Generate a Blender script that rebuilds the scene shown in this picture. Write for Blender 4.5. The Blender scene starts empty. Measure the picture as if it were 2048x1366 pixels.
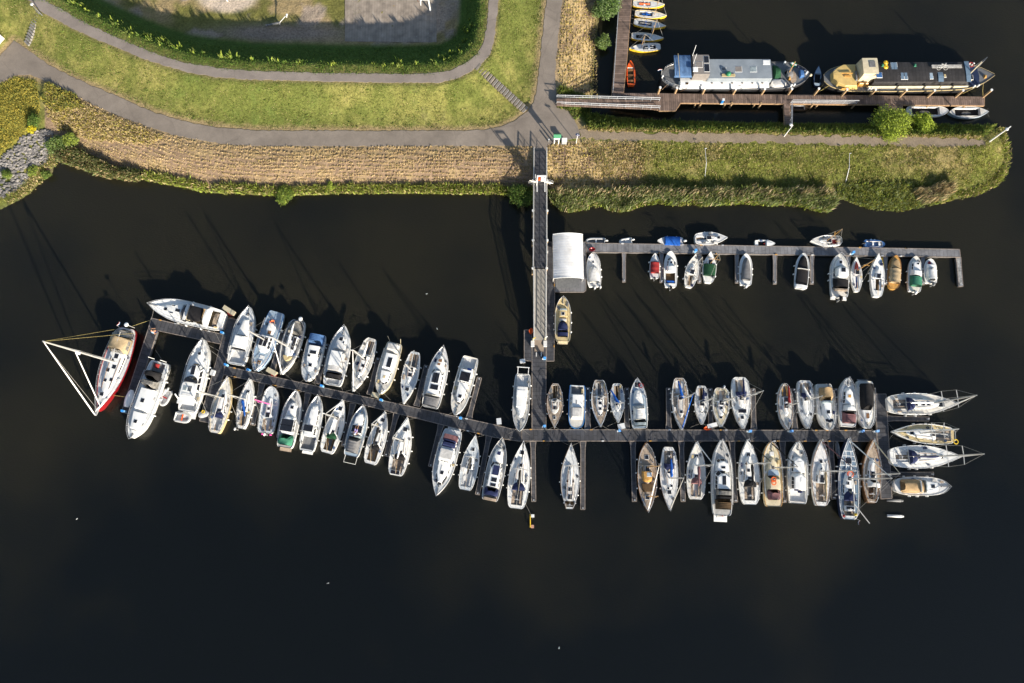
import bpy, math, random
import numpy as np
from mathutils import Vector, Matrix
from mathutils.geometry import tessellate_polygon
random.seed(7); RNG = np.random.default_rng(11)
S = bpy.context.scene
COL = S.collection
# ---------------------------------------------------------------- camera, sky, sun
CAM_H = 100.0; FPX = 1400.0; TH = math.atan(277.0/1400.0)
cd = bpy.data.cameras.new('camera'); cam = bpy.data.objects.new('camera', cd); COL.objects.link(cam)
cam.location = (0, 0, CAM_H); cam.rotation_euler = (TH, 0, 0)
cd.sensor_width = 36; cd.lens = FPX/2048*36; cd.clip_end = 3000; cd.clip_start = 1
S.camera = cam
SUN_EL = math.radians(19.0)
sv = Vector((.57*math.cos(SUN_EL), -.82*math.cos(SUN_EL), math.sin(SUN_EL))).normalized()
w = bpy.data.worlds.new('World'); S.world = w; w.use_nodes = True
nt = w.node_tree; bg = nt.nodes['Background']
sky = nt.nodes.new('ShaderNodeTexSky'); sky.sky_type = 'NISHITA'; sky.sun_disc = False
sky.sun_elevation = SUN_EL; sky.sun_rotation = math.atan2(sv.x, sv.y)
nt.links.new(sky.outputs[0], bg.inputs[0]); bg.inputs[1].default_value = .085
sl = bpy.data.lights.new('sun', 'SUN'); sl.energy = 5.0; sl.angle = math.radians(.8); sl.color = (1, .90, .76)
so = bpy.data.objects.new('sun', sl); COL.objects.link(so)
so.rotation_euler = sv.to_track_quat('Z', 'Y').to_euler(); so.location = sv*300
S.view_settings.view_transform = 'Standard'; S.view_settings.look = 'None'
S.view_settings.exposure = 1.0; S.view_settings.gamma = 1
S.cycles.max_bounces = 5; S.cycles.transparent_max_bounces = 8
# ---------------------------------------------------------------- measuring: photo point + height -> place in the world
CT, ST = math.cos(TH), math.sin(TH)
def P(px, py, z=0.0):
    x = (px-1024)/FPX; y = -(py-683)/FPX
    dy = y*CT+ST; dz = y*ST-CT
    k = (z-CAM_H)/dz
    return Vector((x*k, dy*k, z))
def Pn(px, py, z):
    x = (px-1024)/FPX; y = -(py-683)/FPX
    dy = y*CT+ST; dz = y*ST-CT
    k = (z-CAM_H)/dz
    return x*k, dy*k
def XY(p, z=0.): v = P(p[0], p[1], z); return (v.x, v.y)
# ---------------------------------------------------------------- materials
MATS = {}
def mat(name, rgb, rough=.6, var=.12, scale=3., bump=0., metal=0., bscale=20., spec=.5, detail=4., grime=None, trans=0.):
    if name in MATS: return MATS[name]
    m = bpy.data.materials.new(name); m.use_nodes = True; n = m.node_tree; b = n.nodes['Principled BSDF']
    b.inputs['Roughness'].default_value = rough; b.inputs['Metallic'].default_value = metal
    b.inputs['Specular IOR Level'].default_value = spec
    tc = n.nodes.new('ShaderNodeTexCoord')
    nz = n.nodes.new('ShaderNodeTexNoise'); nz.inputs['Scale'].default_value = scale; nz.inputs['Detail'].default_value = detail
    n.links.new(tc.outputs['Object'], nz.inputs['Vector'])
    rp = n.nodes.new('ShaderNodeValToRGB'); e = rp.color_ramp.elements
    e[0].position = .3; e[1].position = .7
    g = grime or [c*(1-var*1.6) for c in rgb]
    e[0].color = (*g, 1); e[1].color = (*[min(1, c*(1+var*.6)) for c in rgb], 1)
    n.links.new(nz.outputs['Fac'], rp.inputs['Fac']); n.links.new(rp.outputs['Color'], b.inputs['Base Color'])
    if bump:
        n2 = n.nodes.new('ShaderNodeTexNoise'); n2.inputs['Scale'].default_value = bscale; n2.inputs['Detail'].default_value = 3
        n.links.new(tc.outputs['Object'], n2.inputs['Vector'])
        bp = n.nodes.new('ShaderNodeBump'); bp.inputs['Strength'].default_value = bump; bp.inputs['Distance'].default_value = .05
        n.links.new(n2.outputs['Fac'], bp.inputs['Height']); n.links.new(bp.outputs['Normal'], b.inputs['Normal'])
    MATS[name] = m
    return m
def boards(name, rgb, spacing, ang, rough=.75, var=.25, gap=.55, rows=0):
    """planking: lines every `spacing` m along direction ang, board to board tone"""
    if name in MATS: return MATS[name]
    m = bpy.data.materials.new(name); m.use_nodes = True; n = m.node_tree; b = n.nodes['Principled BSDF']
    b.inputs['Roughness'].default_value = rough; b.inputs['Specular IOR Level'].default_value = .3
    tc = n.nodes.new('ShaderNodeTexCoord'); mp = n.nodes.new('ShaderNodeMapping')
    mp.inputs['Rotation'].default_value = (0, 0, ang)
    n.links.new(tc.outputs['Object'], mp.inputs['Vector'])
    br = n.nodes.new('ShaderNodeTexBrick'); br.inputs['Scale'].default_value = 1
    br.inputs['Brick Width'].default_value = 3.1; br.inputs['Row Height'].default_value = spacing
    br.inputs['Mortar Size'].default_value = spacing*.09
    br.inputs['Color1'].default_value = (*[c*(1-var) for c in rgb], 1); br.inputs['Color2'].default_value = (*[c*(1+var) for c in rgb], 1)
    br.inputs['Mortar'].default_value = (*[c*gap for c in rgb], 1)
    n.links.new(mp.outputs[0], br.inputs['Vector'])
    nz = n.nodes.new('ShaderNodeTexNoise'); nz.inputs['Scale'].default_value = .9; nz.inputs['Detail'].default_value = 6
    n.links.new(tc.outputs['Object'], nz.inputs['Vector'])
    mr = n.nodes.new('ShaderNodeMapRange'); mr.inputs[1].default_value = .3; mr.inputs[2].default_value = .7
    mr.inputs[3].default_value = .72; mr.inputs[4].default_value = 1.25
    n.links.new(nz.outputs['Fac'], mr.inputs[0])
    mx = n.nodes.new('ShaderNodeVectorMath'); mx.operation = 'SCALE'
    n.links.new(br.outputs['Color'], mx.inputs[0]); n.links.new(mr.outputs[0], mx.inputs['Scale'])
    vz = n.nodes.new('ShaderNodeTexNoise'); vz.inputs['Scale'].default_value = 5.5; vz.inputs['Detail'].default_value = 3; n.links.new(tc.outputs['Object'], vz.inputs['Vector'])
    vr = n.nodes.new('ShaderNodeMapRange'); vr.inputs[1].default_value = .70; vr.inputs[2].default_value = .76; n.links.new(vz.outputs['Fac'], vr.inputs[0])
    mc = n.nodes.new('ShaderNodeMix'); mc.data_type = 'RGBA'; n.links.new(vr.outputs[0], mc.inputs['Factor']); n.links.new(mx.outputs[0], mc.inputs['A']); mc.inputs['B'].default_value = (*[min(.6, c*2.2+.08) for c in rgb], 1)
    n.links.new(mc.outputs['Result'], b.inputs['Base Color'])
    MATS[name] = m; return m
def fabric(name, rgb): return mat(name, rgb, .85, .18, 2.2, .35, bscale=2.6, spec=.15)
M = dict(
 white=mat('gelcoat_white', (.80, .80, .775), .3, .05, 1.5, grime=(.70, .70, .67)),
 roof=mat('painted_white_roof', (.82, .82, .80), .45, .05, 1.2, grime=(.70, .71, .70)),
 deck=mat('nonskid_grey', (.58, .60, .61), .7, .10, 2.5, .1, grime=(.46, .48, .49)),
 lgrey=mat('light_grey_deck', (.68, .68, .67), .6, .08, 2.5, grime=(.55, .55, .54)),
 dgrey=mat('dark_grey_deck', (.16, .165, .17), .7, .15, 3),
 cream=mat('cream_paint', (.66, .58, .41), .45, .08, 1.5, grime=(.52, .45, .3)),
 sand=mat('sand_paint', (.58, .46, .24), .5, .1, 1.5),
 teak=mat('weathered_teak', (.36, .29, .22), .75, .22, 4, .1, grime=(.24, .18, .13)),
 dteak=mat('varnished_teak', (.24, .12, .05), .45, .25, 4),
 ochre=mat('varnished_pine', (.55, .30, .08), .4, .2, 4),
 navy=fabric('navy_canvas', (.022, .030, .085)), black=fabric('black_canvas', (.022, .021, .022)),
 grey=fabric('grey_canvas', (.17, .17, .175)), beige=fabric('beige_canvas', (.43, .33, .20)),
 tan=fabric('tan_canvas', (.40, .28, .15)), brown=fabric('brown_canvas', (.10, .065, .035)),
 green=fabric('green_canvas', (.05, .20, .125)), dkgreen=fabric('dark_green_canvas', (.02, .075, .035)),
 red=fabric('red_canvas', (.33, .035, .035)), blue=fabric('blue_canvas', (.015, .10, .42)), dusk=fabric('mauve_canvas', (.20, .10, .105)),
 sblue=fabric('faded_blue_canvas', (.07, .15, .32)), pale=fabric('pale_canvas', (.55, .54, .52)), cloth=fabric('white_canvas', (.72, .71, .68)),
 bpaint=mat('blue_paint', (.05, .14, .34), .45, .15, 2), pblue=mat('pale_blue_paint', (.25, .36, .48), .5, .14, 2, grime=(.33, .38, .42)),
 cyan=mat('bright_blue_paint', (.03, .22, .60), .4, .1, 2), steelblue=mat('steel_blue_deck', (.14, .21, .29), .55, .15, 2),
 redp=mat('red_paint', (.27, .012, .016), .3, .1, 2), orange=mat('orange_paint', (.80, .12, .015), .45, .1, 2), yellow=mat('yellow_paint', (.75, .50, .03), .45, .12, 2),
 pink=mat('pink_cover', (.75, .06, .35), .6, .1, 2), bhull=mat('black_hull', (.03, .03, .033), .4, .2, 1.5), darkblue=mat('dark_blue_hull', (.02, .03, .07), .3, .1, 2),
 glass=mat('dark_glass', (.018, .02, .026), .08, .2, 1, spec=.7), lglass=mat('pale_glass', (.30, .36, .38), .12, .25, 2, spec=.7),
 plastic=mat('clear_vinyl', (.22, .21, .19), .25, .35, 3), solar=mat('solar_cells', (.018, .017, .022), .2, .2, 6),
 alu=mat('anodised_aluminium', (.62, .61, .58), .35, .06, 3, metal=.35), steel=mat('stainless_steel', (.72, .72, .72), .3, .05, 3, metal=.6),
 wire=mat('rigging_wire', (.38, .37, .34), .5, .1, 3), rope=mat('mooring_rope', (.20, .19, .17), .9, .2, 5), sail=mat('furled_sailcloth', (.80, .79, .76), .8, .05, 4),
 rubber=mat('black_rubber', (.02, .02, .02), .7, .1, 4), tube=mat('grey_inflatable_rubber', (.40, .41, .42), .55, .1, 3), wood=mat('spar_wood', (.45, .28, .12), .5, .15, 4),
 post=mat('tan_timber_post', (.42, .28, .15), .8, .2, 5), galv=mat('galvanised_steel', (.50, .52, .55), .45, .1, 4, metal=.3), conc=mat('light_concrete', (.40, .375, .34), .85, .12, 2, .1),  # post: tan timber, same tone on every pile and pier
 gpaint=mat('green_paint', (.02, .20, .09), .5, .1, 2), skin=mat('sunburnt_skin', (.52, .27, .15), .6, .05, 3), hair=mat('brown_hair', (.06, .035, .02), .8, .2, 20), paleblue=mat('pale_blue_plastic', (.25, .52, .80), .4, .08, 3), ywrope=mat('yellow_rope', (.50, .40, .14), .9, .15, 5),
 rust=mat('rusty_grey_steel', (.22, .17, .13), .8, .5, 2.5), gdeck=mat('blue_grey_steel_roof', (.25, .285, .32), .55, .08, .8, grime=(.20, .23, .26)), taupe=mat('taupe_roof', (.22, .20, .185), .7, .1, 2),
 tar=boards('black_roof_planks', (.035, .033, .034), .5, math.pi/2, var=.15, gap=.7), shadeblue=fabric('steel_blue_tarpaulin', (.09, .17, .32)),
)
M['deckb'] = mat('bluish_deck', (.50, .545, .58), .7, .10, 2.5, .1, grime=(.38, .42, .45)); M['deckw'] = mat('warm_white_deck', (.70, .68, .62), .6, .08, 2, grime=(.55, .52, .46)); M['deckg'] = mat('worn_grey_deck', (.42, .42, .41), .75, .16, 2.2, .1, grime=(.30, .30, .29)); M['golden'] = mat('golden_ochre_paint', (.62, .44, .16), .5, .1, 1.5); M['coil'] = mat('blue_line', (.05, .12, .30), .9, .2, 5)
# ---------------------------------------------------------------- mesh helpers
def tag(o, label=None, cat=None, group=None, kind=None):
    if label: o['label'] = label
    if cat: o['category'] = cat
    if group: o['group'] = group
    if kind: o['kind'] = kind
    return o
def empty(name, loc=(0, 0, 0), rz=0., parent=None):
    o = bpy.data.objects.new(name, None); COL.objects.link(o); o.location = loc; o.rotation_euler = (0, 0, rz); o.empty_display_size = .3
    if parent: o.parent = parent
    return o
class MB:
    def __init__(s): s.v = []; s.f = []; s.mi = []; s.cur = 0
    def add(s, vs, fs):
        k = len(s.v); s.v += [tuple(v) for v in vs]; s.f += [tuple(i+k for i in f) for f in fs]; s.mi += [s.cur]*len(fs); return s
    def box(s, x0, x1, y0, y1, z0, z1):
        return s.add([(x0, y0, z0), (x1, y0, z0), (x1, y1, z0), (x0, y1, z0), (x0, y0, z1), (x1, y0, z1), (x1, y1, z1), (x0, y1, z1)],
            [(3, 2, 1, 0), (4, 5, 6, 7), (0, 1, 5, 4), (1, 2, 6, 5), (2, 3, 7, 6), (3, 0, 4, 7)])
    def bar(s, a, b, wd, hg):
        """box-section bar a->b, wd horizontally"""
        a = Vector(a); b = Vector(b); d = (b-a).normalized(); up = Vector((0, 0, 1)) if abs(d.z) < .95 else Vector((1, 0, 0))
        sx = d.cross(up).normalized()*wd/2; sy = sx.cross(d).normalized()*hg/2
        vs = [p+q for p in (a, b) for q in (-sx-sy, sx-sy, sx+sy, -sx+sy)]
        return s.add(vs, [(0, 1, 2, 3), (7, 6, 5, 4), (0, 4, 5, 1), (1, 5, 6, 2), (2, 6, 7, 3), (3, 7, 4, 0)])
    def tube(s, pts, r, n=6, r2=None, closed=False, cap=True):
        pts = [Vector(p) for p in pts]; m = len(pts); k = len(s.v); ru = None
        for i, p in enumerate(pts):
            a = pts[(i-1) % m] if (closed or i > 0) else p; b = pts[(i+1) % m] if (closed or i < m-1) else p
            d = (b-a).normalized() if (b-a).length > 1e-9 else Vector((0, 0, 1))
            up = Vector((0, 0, 1)) if abs(d.z) < .9 else Vector((1, 0, 0))
            u = d.cross(up).normalized(); vv = u.cross(d)
            rr = r[i] if isinstance(r, (list, tuple)) else (r if r2 is None else r+(r2-r)*i/max(1, m-1))
            for j in range(n):
                t = 2*math.pi*j/n; s.v.append(tuple(p+u*math.cos(t)*rr+vv*math.sin(t)*rr))
        nf = m if closed else m-1
        for i in range(nf):
            for j in range(n):
                i2 = (i+1) % m
                s.f.append((k+i*n+j, k+i2*n+j, k+i2*n+(j+1) % n, k+i*n+(j+1) % n)); s.mi.append(s.cur)
        if cap and not closed:
            s.f.append(tuple(k+j for j in range(n))); s.mi.append(s.cur)
            s.f.append(tuple(k+(m-1)*n+j for j in reversed(range(n)))); s.mi.append(s.cur)
        return s
    def ball(s, c, rx, ry=None, rz=None, nu=8, nv=6):
        ry = ry or rx; rz = rz or rx; k = len(s.v); c = Vector(c)
        for i in range(1, nv):
            a = math.pi*i/nv
            for j in range(nu):
                t = 2*math.pi*j/nu; s.v.append((c.x+rx*math.sin(a)*math.cos(t), c.y+ry*math.sin(a)*math.sin(t), c.z+rz*math.cos(a)))
        s.v.append((c.x, c.y, c.z+rz)); s.v.append((c.x, c.y, c.z-rz)); top = len(s.v)-2
        for i in range(nv-2):
            for j in range(nu): s.f.append((k+i*nu+j, k+(i+1)*nu+j, k+(i+1)*nu+(j+1) % nu, k+i*nu+(j+1) % nu)); s.mi.append(s.cur)
        for j in range(nu):
            s.f.append((top, k+j, k+(j+1) % nu)); s.f.append((top+1, k+(nv-2)*nu+(j+1) % nu, k+(nv-2)*nu+j)); s.mi += [s.cur]*2
        return s
    def prism(s, poly, z0, z1):
        """extrude a 2-D polygon [(x,y)]"""
        n = len(poly); k = len(s.v)
        ar = sum(poly[i][0]*poly[(i+1) % n][1]-poly[(i+1) % n][0]*poly[i][1] for i in range(n))
        if ar < 0: poly = poly[::-1]
        zz0 = z0 if hasattr(z0, '__len__') else [z0]*n; zz1 = z1 if hasattr(z1, '__len__') else [z1]*n
        if ar < 0: zz0 = list(zz0)[::-1]; zz1 = list(zz1)[::-1]
        s.v += [(p[0], p[1], zz0[i]) for i, p in enumerate(poly)]+[(p[0], p[1], zz1[i]) for i, p in enumerate(poly)]
        tris = tessellate_polygon([[Vector((p[0], p[1], 0)) for p in poly]])
        for t in tris:
            a, b, c = t
            if (poly[b][0]-poly[a][0])*(poly[c][1]-poly[a][1])-(poly[c][0]-poly[a][0])*(poly[b][1]-poly[a][1]) < 0: a, c = c, a
            s.f.append((k+n+a, k+n+b, k+n+c)); s.f.append((k+c, k+b, k+a)); s.mi += [s.cur]*2
        for i in range(n):
            j = (i+1) % n; s.f.append((k+i, k+j, k+n+j, k+n+i)); s.mi.append(s.cur)
        return s
    def build(s, name, m=None, parent=None, smooth=False):
        me = bpy.data.meshes.new(name); me.from_pydata(s.v, [], s.f)
        for x in (m if isinstance(m, (list, tuple)) else [m]): me.materials.append(M[x] if isinstance(x, str) else x)
        if isinstance(m, (list, tuple)): me.polygons.foreach_set('material_index', s.mi)
        if smooth: me.polygons.foreach_set('use_smooth', [True]*len(me.polygons))
        me.update()
        o = bpy.data.objects.new(name, me); COL.objects.link(o)
        if parent: o.parent = parent
        return o
def fastmesh(name, V, F, mats, mi=None, smooth=False, parent=None, colors=None):
    """V (n,3), F (m,k) numpy arrays"""
    me = bpy.data.meshes.new(name); nv, nf, k = len(V), len(F), F.shape[1]
    me.vertices.add(nv); me.vertices.foreach_set('co', np.asarray(V, dtype=np.float32).ravel())
    me.loops.add(nf*k); me.loops.foreach_set('vertex_index', np.asarray(F, dtype=np.int32).ravel())
    me.polygons.add(nf); me.polygons.foreach_set('loop_start', np.arange(0, nf*k, k, dtype=np.int32))
    for x in mats: me.materials.append(x)
    if mi is not None: me.polygons.foreach_set('material_index', np.asarray(mi, dtype=np.int32))
    if smooth: me.polygons.foreach_set('use_smooth', np.ones(nf, dtype=bool))
    if colors is not None:
        ca = me.color_attributes.new('cover', 'FLOAT_COLOR', 'POINT')
        ca.data.foreach_set('color', np.concatenate([colors, np.ones((nv, 1))], 1).astype(np.float32).ravel())
    me.update(calc_edges=True); me.validate()
    o = bpy.data.objects.new(name, me); COL.objects.link(o)
    if parent: o.parent = parent
    return o
# ================================================================ LAND
SHORE = [(-300,560),(-60,450),(0,420),(25,407),(45,397),(62,384),(85,361),(104,346),(110,328),(122,318),(150,327),(175,334),(200,346),(240,353),(280,358),(330,367),(365,373),(400,382),(440,386),(500,388),(545,391),(600,390),(700,386),(800,386),(900,387),(1000,388),(1030,394),(1062,390),(1095,392),(1110,404),(1140,412),(1170,406),(1200,404),(1240,412),(1300,398),(1400,400),(1480,396),(1560,400),(1620,408),(1650,412),(1668,400),(1690,400),(1720,412),(1790,416),(1860,408),(1900,402),(1950,388),(1990,370),(2010,345),(2018,310),(2014,280),(2000,256),(1975,249),(1900,248),(1800,248),(1700,247),(1600,246),(1500,245),(1400,242),(1350,243),(1300,239),(1240,234),(1200,228),(1172,222),(1176,205),(1184,190),(1187,150),(1190,100),(1195,60),(1200,0),(1206,-80),(1215,-300)]
LAND = SHORE+[(-300,-300)]
RU = [(27,81),(40,88),(55,98),(92,126),(138,151),(185,172),(231,191),(277,212),(308,225),(369,243),(431,255),(520,261.5),(700,261.5),(850,261.5),(940,261),(975,259),(1005,253),(1034,239),(1055,222),(1067,204),(1073,183),(1077,150),(1080.5,117),(1085,70),(1090,30),(1093,0),(1104,-300)]
RR = [(1142,-300),(1125,0),(1120,40),(1114.5,94),(1111,131),(1110,152),(1113,175),(1113,215),(1134,218),(1151,244),(1158,258),(1160,276)]
RL = [(1120,282),(1094,290),(1094,303),(1066,303),(1066,292),(1020,291),(800,292),(520,292),(461,289),(400,281),(354,271),(308,258),(277,246),(231,229),(185,209),(138,185),(92,163),(62,150),(31,150),(0,165),(-300,300)]
ROAD = [(-300,225),(0,112)]+RU+RR+RL
PATH2 = [(1158,258),(1260,266),(1400,266),(1500,267),(1600,271),(1700,272),(1800,275),(1900,277),(1968,280),(1973,286),(1970,291),(1900,292),(1800,291),(1700,289),(1600,287),(1500,284),(1400,283),(1260,280),(1160,276)]
RIN = [(-300,-300),(30,-45),(86,0),(123,18),(154,37),(191,55),(234,75),(277,94),(323,111),(369,125),(431,135),(500,141.5),(654,146),(808,148),(869,146),(900,141.5),(931,126),(955,108),(967.6,83),(974,52),(978,0),(985,-300)]
ROUT = [(1003,-300),(997,0),(992,46),(989,77),(980,108),(964.6,126),(943,141.5),(921,154),(878,165),(808,165),(654,163),(500,159),(431,154),(369,143),(323,129),(277,114),(234,95),(191,78),(154,61),(123,45),(83,23),(57,0),(0,-45),(-300,-260)]
RING = RIN+ROUT
BASIN = RIN
A = lambda l: np.array(l, dtype=float)
def inpoly(x, y, poly):
    p = A(poly); c = np.zeros(x.shape, bool); j = len(p)-1
    for i in range(len(p)):
        xi, yi = p[i]; xj, yj = p[j]
        if yi != yj:
            c ^= ((yi > y) != (yj > y)) & (x < (xj-xi)*(y-yi)/(yj-yi)+xi)
        j = i
    return c
def pdist(x, y, line, closed=False):
    p = A(line); n = len(p); d = np.full(x.shape, 1e9)
    for i in range(n if closed else n-1):
        a = p[i]; b = p[(i+1) % n]; ab = b-a; L = ab@ab
        if L == 0: continue
        t = np.clip(((x-a[0])*ab[0]+(y-a[1])*ab[1])/L, 0, 1)
        d = np.minimum(d, np.hypot(x-a[0]-t*ab[0], y-a[1]-t*ab[1]))
    return d
def polyd(x, y, poly): return np.where(inpoly(x, y, poly), 0., pdist(x, y, poly, True))
ZR, ZP, ZB = 2.2, 5.4, 1.2
def hfun(x, y):
    x = np.asarray(x, float); y = np.asarray(y, float)
    dS = pdist(x, y, SHORE); land = inpoly(x, y, LAND)
    dR = np.minimum(polyd(x, y, ROAD), polyd(x, y, PATH2)); dP = polyd(x, y, RING); inb = inpoly(x, y, BASIN)
    dB = pdist(x, y, RIN)
    a = np.maximum(dR-5, .01)**-1.25; b = np.maximum(dP-5, .01)**-1.25; c = np.maximum(dS, .3)**-1.25
    h = (a*ZR+b*ZP+c*.12)/(a+b+c)
    t = np.clip((dB-14)/50, 0, 1); t = t*t*(3-2*t)
    h = np.where(inb, ZP+(ZB-ZP)*t, h)
    h = np.where(land, h, -np.minimum(dS*.03, 1.2)-.05)
    return h, dict(dS=dS, dR=dR, dP=dP, dB=dB, inb=inb, land=land)
def vnoise(x, y, s, seed=0):
    r = np.random.default_rng(seed); T = r.random((256, 256))
    u = x/s+1000; v = y/s+1000; i = np.floor(u).astype(int); j = np.floor(v).astype(int); fu = u-i; fv = v-j
    fu = fu*fu*(3-2*fu); fv = fv*fv*(3-2*fv); g = lambda a, b: T[a % 256, b % 256]
    return (g(i, j)*(1-fu)+g(i+1, j)*fu)*(1-fv)+(g(i, j+1)*(1-fu)+g(i+1, j+1)*fu)*fv
def fb(x, y, s, seed=0): return vnoise(x, y, s, seed)*.5+vnoise(x, y, s/2.1, seed+1)*.3+vnoise(x, y, s/4.3, seed+2)*.2
def sm(a, b, t): t = np.clip((t-a)/(b-a), 0, 1); return t*t*(3-2*t)
def cover(x, y, I, wx, wy):
    """what grows or lies at a spot: albedo"""
    n1 = fb(wx, wy, 6, 3); n2 = fb(wx, wy, 1.3, 9); n3 = fb(wx, wy, 16, 21)
    G = A([.122, .142, .035]); G2 = A([.205, .196, .060]); DG = A([.078, .116, .026]); TAN = A([.40, .30, .155]); BR = A([.19, .135, .09]); GOLD = A([.30, .27, .06]); OL = A([.16, .175, .038])
    mixv = lambda a, b, t: a*(1-t[..., None])+b*t[..., None]
    c = mixv(G*np.ones(x.shape+(3,)), G2, sm(.38, .66, n1*.6+n2*.4)); c = mixv(c, DG, sm(.56, .75, n2*.5+n3*.5)*.7)
    c = mixv(c, TAN*.72, sm(.62, .78, n2*.55+n1*.45)*.35)
    # lush green on the steep inside of the ring and dark green strip beside the north road
    c = mixv(c, A([.060, .105, .022]), sm(14, 22, I['dB'])*(1-sm(52, 64, I['dB']))*I['inb'])
    fl = I['inb']*sm(52, 66, I['dB'])
    floor = mixv(mixv(A([.16, .155, .045])*np.ones(x.shape+(3,)), A([.33, .25, .13]), sm(.40, .60, fb(wx, wy, 5, 40))), A([.36, .29, .24]), sm(.52, .64, fb(wx, wy, 4, 50))*.8)
    dirt = np.exp(-(((x-560)/120)**2+((y-66)/16)**2))
    floor = mixv(floor, A([.30, .235, .19]), np.clip(dirt*1.3, 0, .9))
    sand = sm(1.15, .75, np.hypot((x-455)/62, (y+8)/34)); floor = mixv(floor, A([.56, .46, .36]), sand)
    c = mixv(c, floor, fl)
    pen = (x > 1096) & (y > 262)
    c = mixv(c, mixv(OL*np.ones(x.shape+(3,)), A([.29, .235, .10]), sm(.44, .64, n1*.5+n2*.5)), pen*1.)
    c = mixv(c, A([.11, .13, .03])*np.ones(3), pen*sm(330, 352, y)*(y < 375)*(x > 1290)*.7)
    npen = (x > 1150) & (y < 266) & (y > 218); c = mixv(c, A([.085, .125, .025]), npen*1.)
    emb = (y > 200) & (x < 1066) & (x > 90) & (I['dP'] > I['dR']) & (~inpoly(x, y, BASIN)) & (I['dS'] < 150)
    below_ = None; below = inpoly(x, y, [(90,162),(138,187),(231,231),(308,260),(400,283),(520,293),(1066,293),(1066,400),(90,420)])
    c = mixv(c, mixv(BR*1.35*np.ones(x.shape+(3,)), TAN*.8, sm(.5, .75, n2)*.7+sm(40, 10, I['dR'])*.35), below*1.)
    ns = inpoly(x, y, [(1126,-300),(1126,0),(1121,40),(1115,94),(1111,152),(1116,175),(1183,195),(1188,150),(1191,100),(1196,60),(1201,0),(1206,-300)])
    c = mixv(c, mixv(BR*np.ones(x.shape+(3,)), TAN, sm(.3, .6, n2)), ns*1.)
    pl = inpoly(x, y, [(1094,288),(1160,279),(1275,284),(1290,340),(1270,372),(1095,380)]); c = mixv(c, mixv(BR*np.ones(x.shape+(3,)), TAN, sm(.3, .6, n2)), pl*1.)
    gold = inpoly(x, y, [(-300,300),(0,168),(32,154),(70,160),(78,220),(60,262),(0,312),(-300,450)]); c = mixv(c, mixv(GOLD*np.ones(x.shape+(3,)), A([.13, .15, .03]), sm(.45, .7, n1)*.7), gold*1.)
    # dry verge beside the tarmac
    m = np.minimum(I['dR'], I['dP']); c = mixv(c, A([.36, .26, .15]), sm(15, 3, m*(.5+n2)+8*(I['dP'] < I['dR']))*.8*(~pen)*(~gold))
    # wet dark edge at the waterline
    c = mixv(c, A([.07, .075, .03]), sm(9, 2, I['dS'])*.8)
    return np.clip(c*(.80+.4*n2)[..., None], 0, 1)
STEP = 4.0
gx = np.concatenate([np.arange(-300, -160, 14), np.arange(-160, 2090, STEP)]); gy = np.concatenate([np.arange(-296, -140, 13), np.arange(-140, 450, STEP), np.arange(450, 590, 13)])
GX, GY = np.meshgrid(gx, gy); HH, I_ = hfun(GX, GY)
wx, wy = Pn(GX, GY, HH)
rough = np.clip((np.minimum(I_['dR'], I_['dP'])-5)/10, 0, 1)*(HH > .25)
HH = HH+rough*(fb(wx, wy, .9, 77)-.5)*.22+rough*(RNG.random(HH.shape)-.5)*.05
WX, WY = Pn(GX, GY, HH)
V = np.stack([WX, WY, HH], -1).reshape(-1, 3); ny, nx = GX.shape
C = cover(GX, GY, I_, WX, WY).reshape(-1, 3)
ids = np.arange(ny*nx).reshape(ny, nx)
keep = (I_['land'] | (I_['dS'] < 26)); k = keep[:-1, :-1] | keep[1:, :-1] | keep[:-1, 1:] | keep[1:, 1:]
F = np.stack([ids[1:, :-1], ids[1:, 1:], ids[:-1, 1:], ids[:-1, :-1]], -1)[k]
def ground_mat():
    m = bpy.data.materials.new('ground_cover'); m.use_nodes = True; n = m.node_tree; b = n.nodes['Principled BSDF']
    b.inputs['Roughness'].default_value = .95; b.inputs['Specular IOR Level'].default_value = .1
    at = n.nodes.new('ShaderNodeAttribute'); at.attribute_name = 'cover'; tc = n.nodes.new('ShaderNodeTexCoord')
    nz = n.nodes.new('ShaderNodeTexNoise'); nz.inputs['Scale'].default_value = 3.2; nz.inputs['Detail'].default_value = 7; nz.inputs['Roughness'].default_value = .7
    n.links.new(tc.outputs['Object'], nz.inputs['Vector'])
    mr = n.nodes.new('ShaderNodeMapRange'); mr.inputs[1].default_value = .32; mr.inputs[2].default_value = .68; mr.inputs[3].default_value = .62; mr.inputs[4].default_value = 1.35
    n.links.new(nz.outputs['Fac'], mr.inputs[0]); vm = n.nodes.new('ShaderNodeVectorMath'); vm.operation = 'SCALE'
    n.links.new(at.outputs['Color'], vm.inputs[0]); n.links.new(mr.outputs[0], vm.inputs['Scale']); n.links.new(vm.outputs[0], b.inputs['Base Color'])
    bp = n.nodes.new('ShaderNodeBump'); bp.inputs['Strength'].default_value = .9; bp.inputs['Distance'].default_value = .12
    n.links.new(nz.outputs['Fac'], bp.inputs['Height']); n.links.new(bp.outputs['Normal'], b.inputs['Normal'])
    return m
tag(fastmesh('ground', V, F, [ground_mat()], smooth=True, colors=C), kind='structure')
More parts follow.
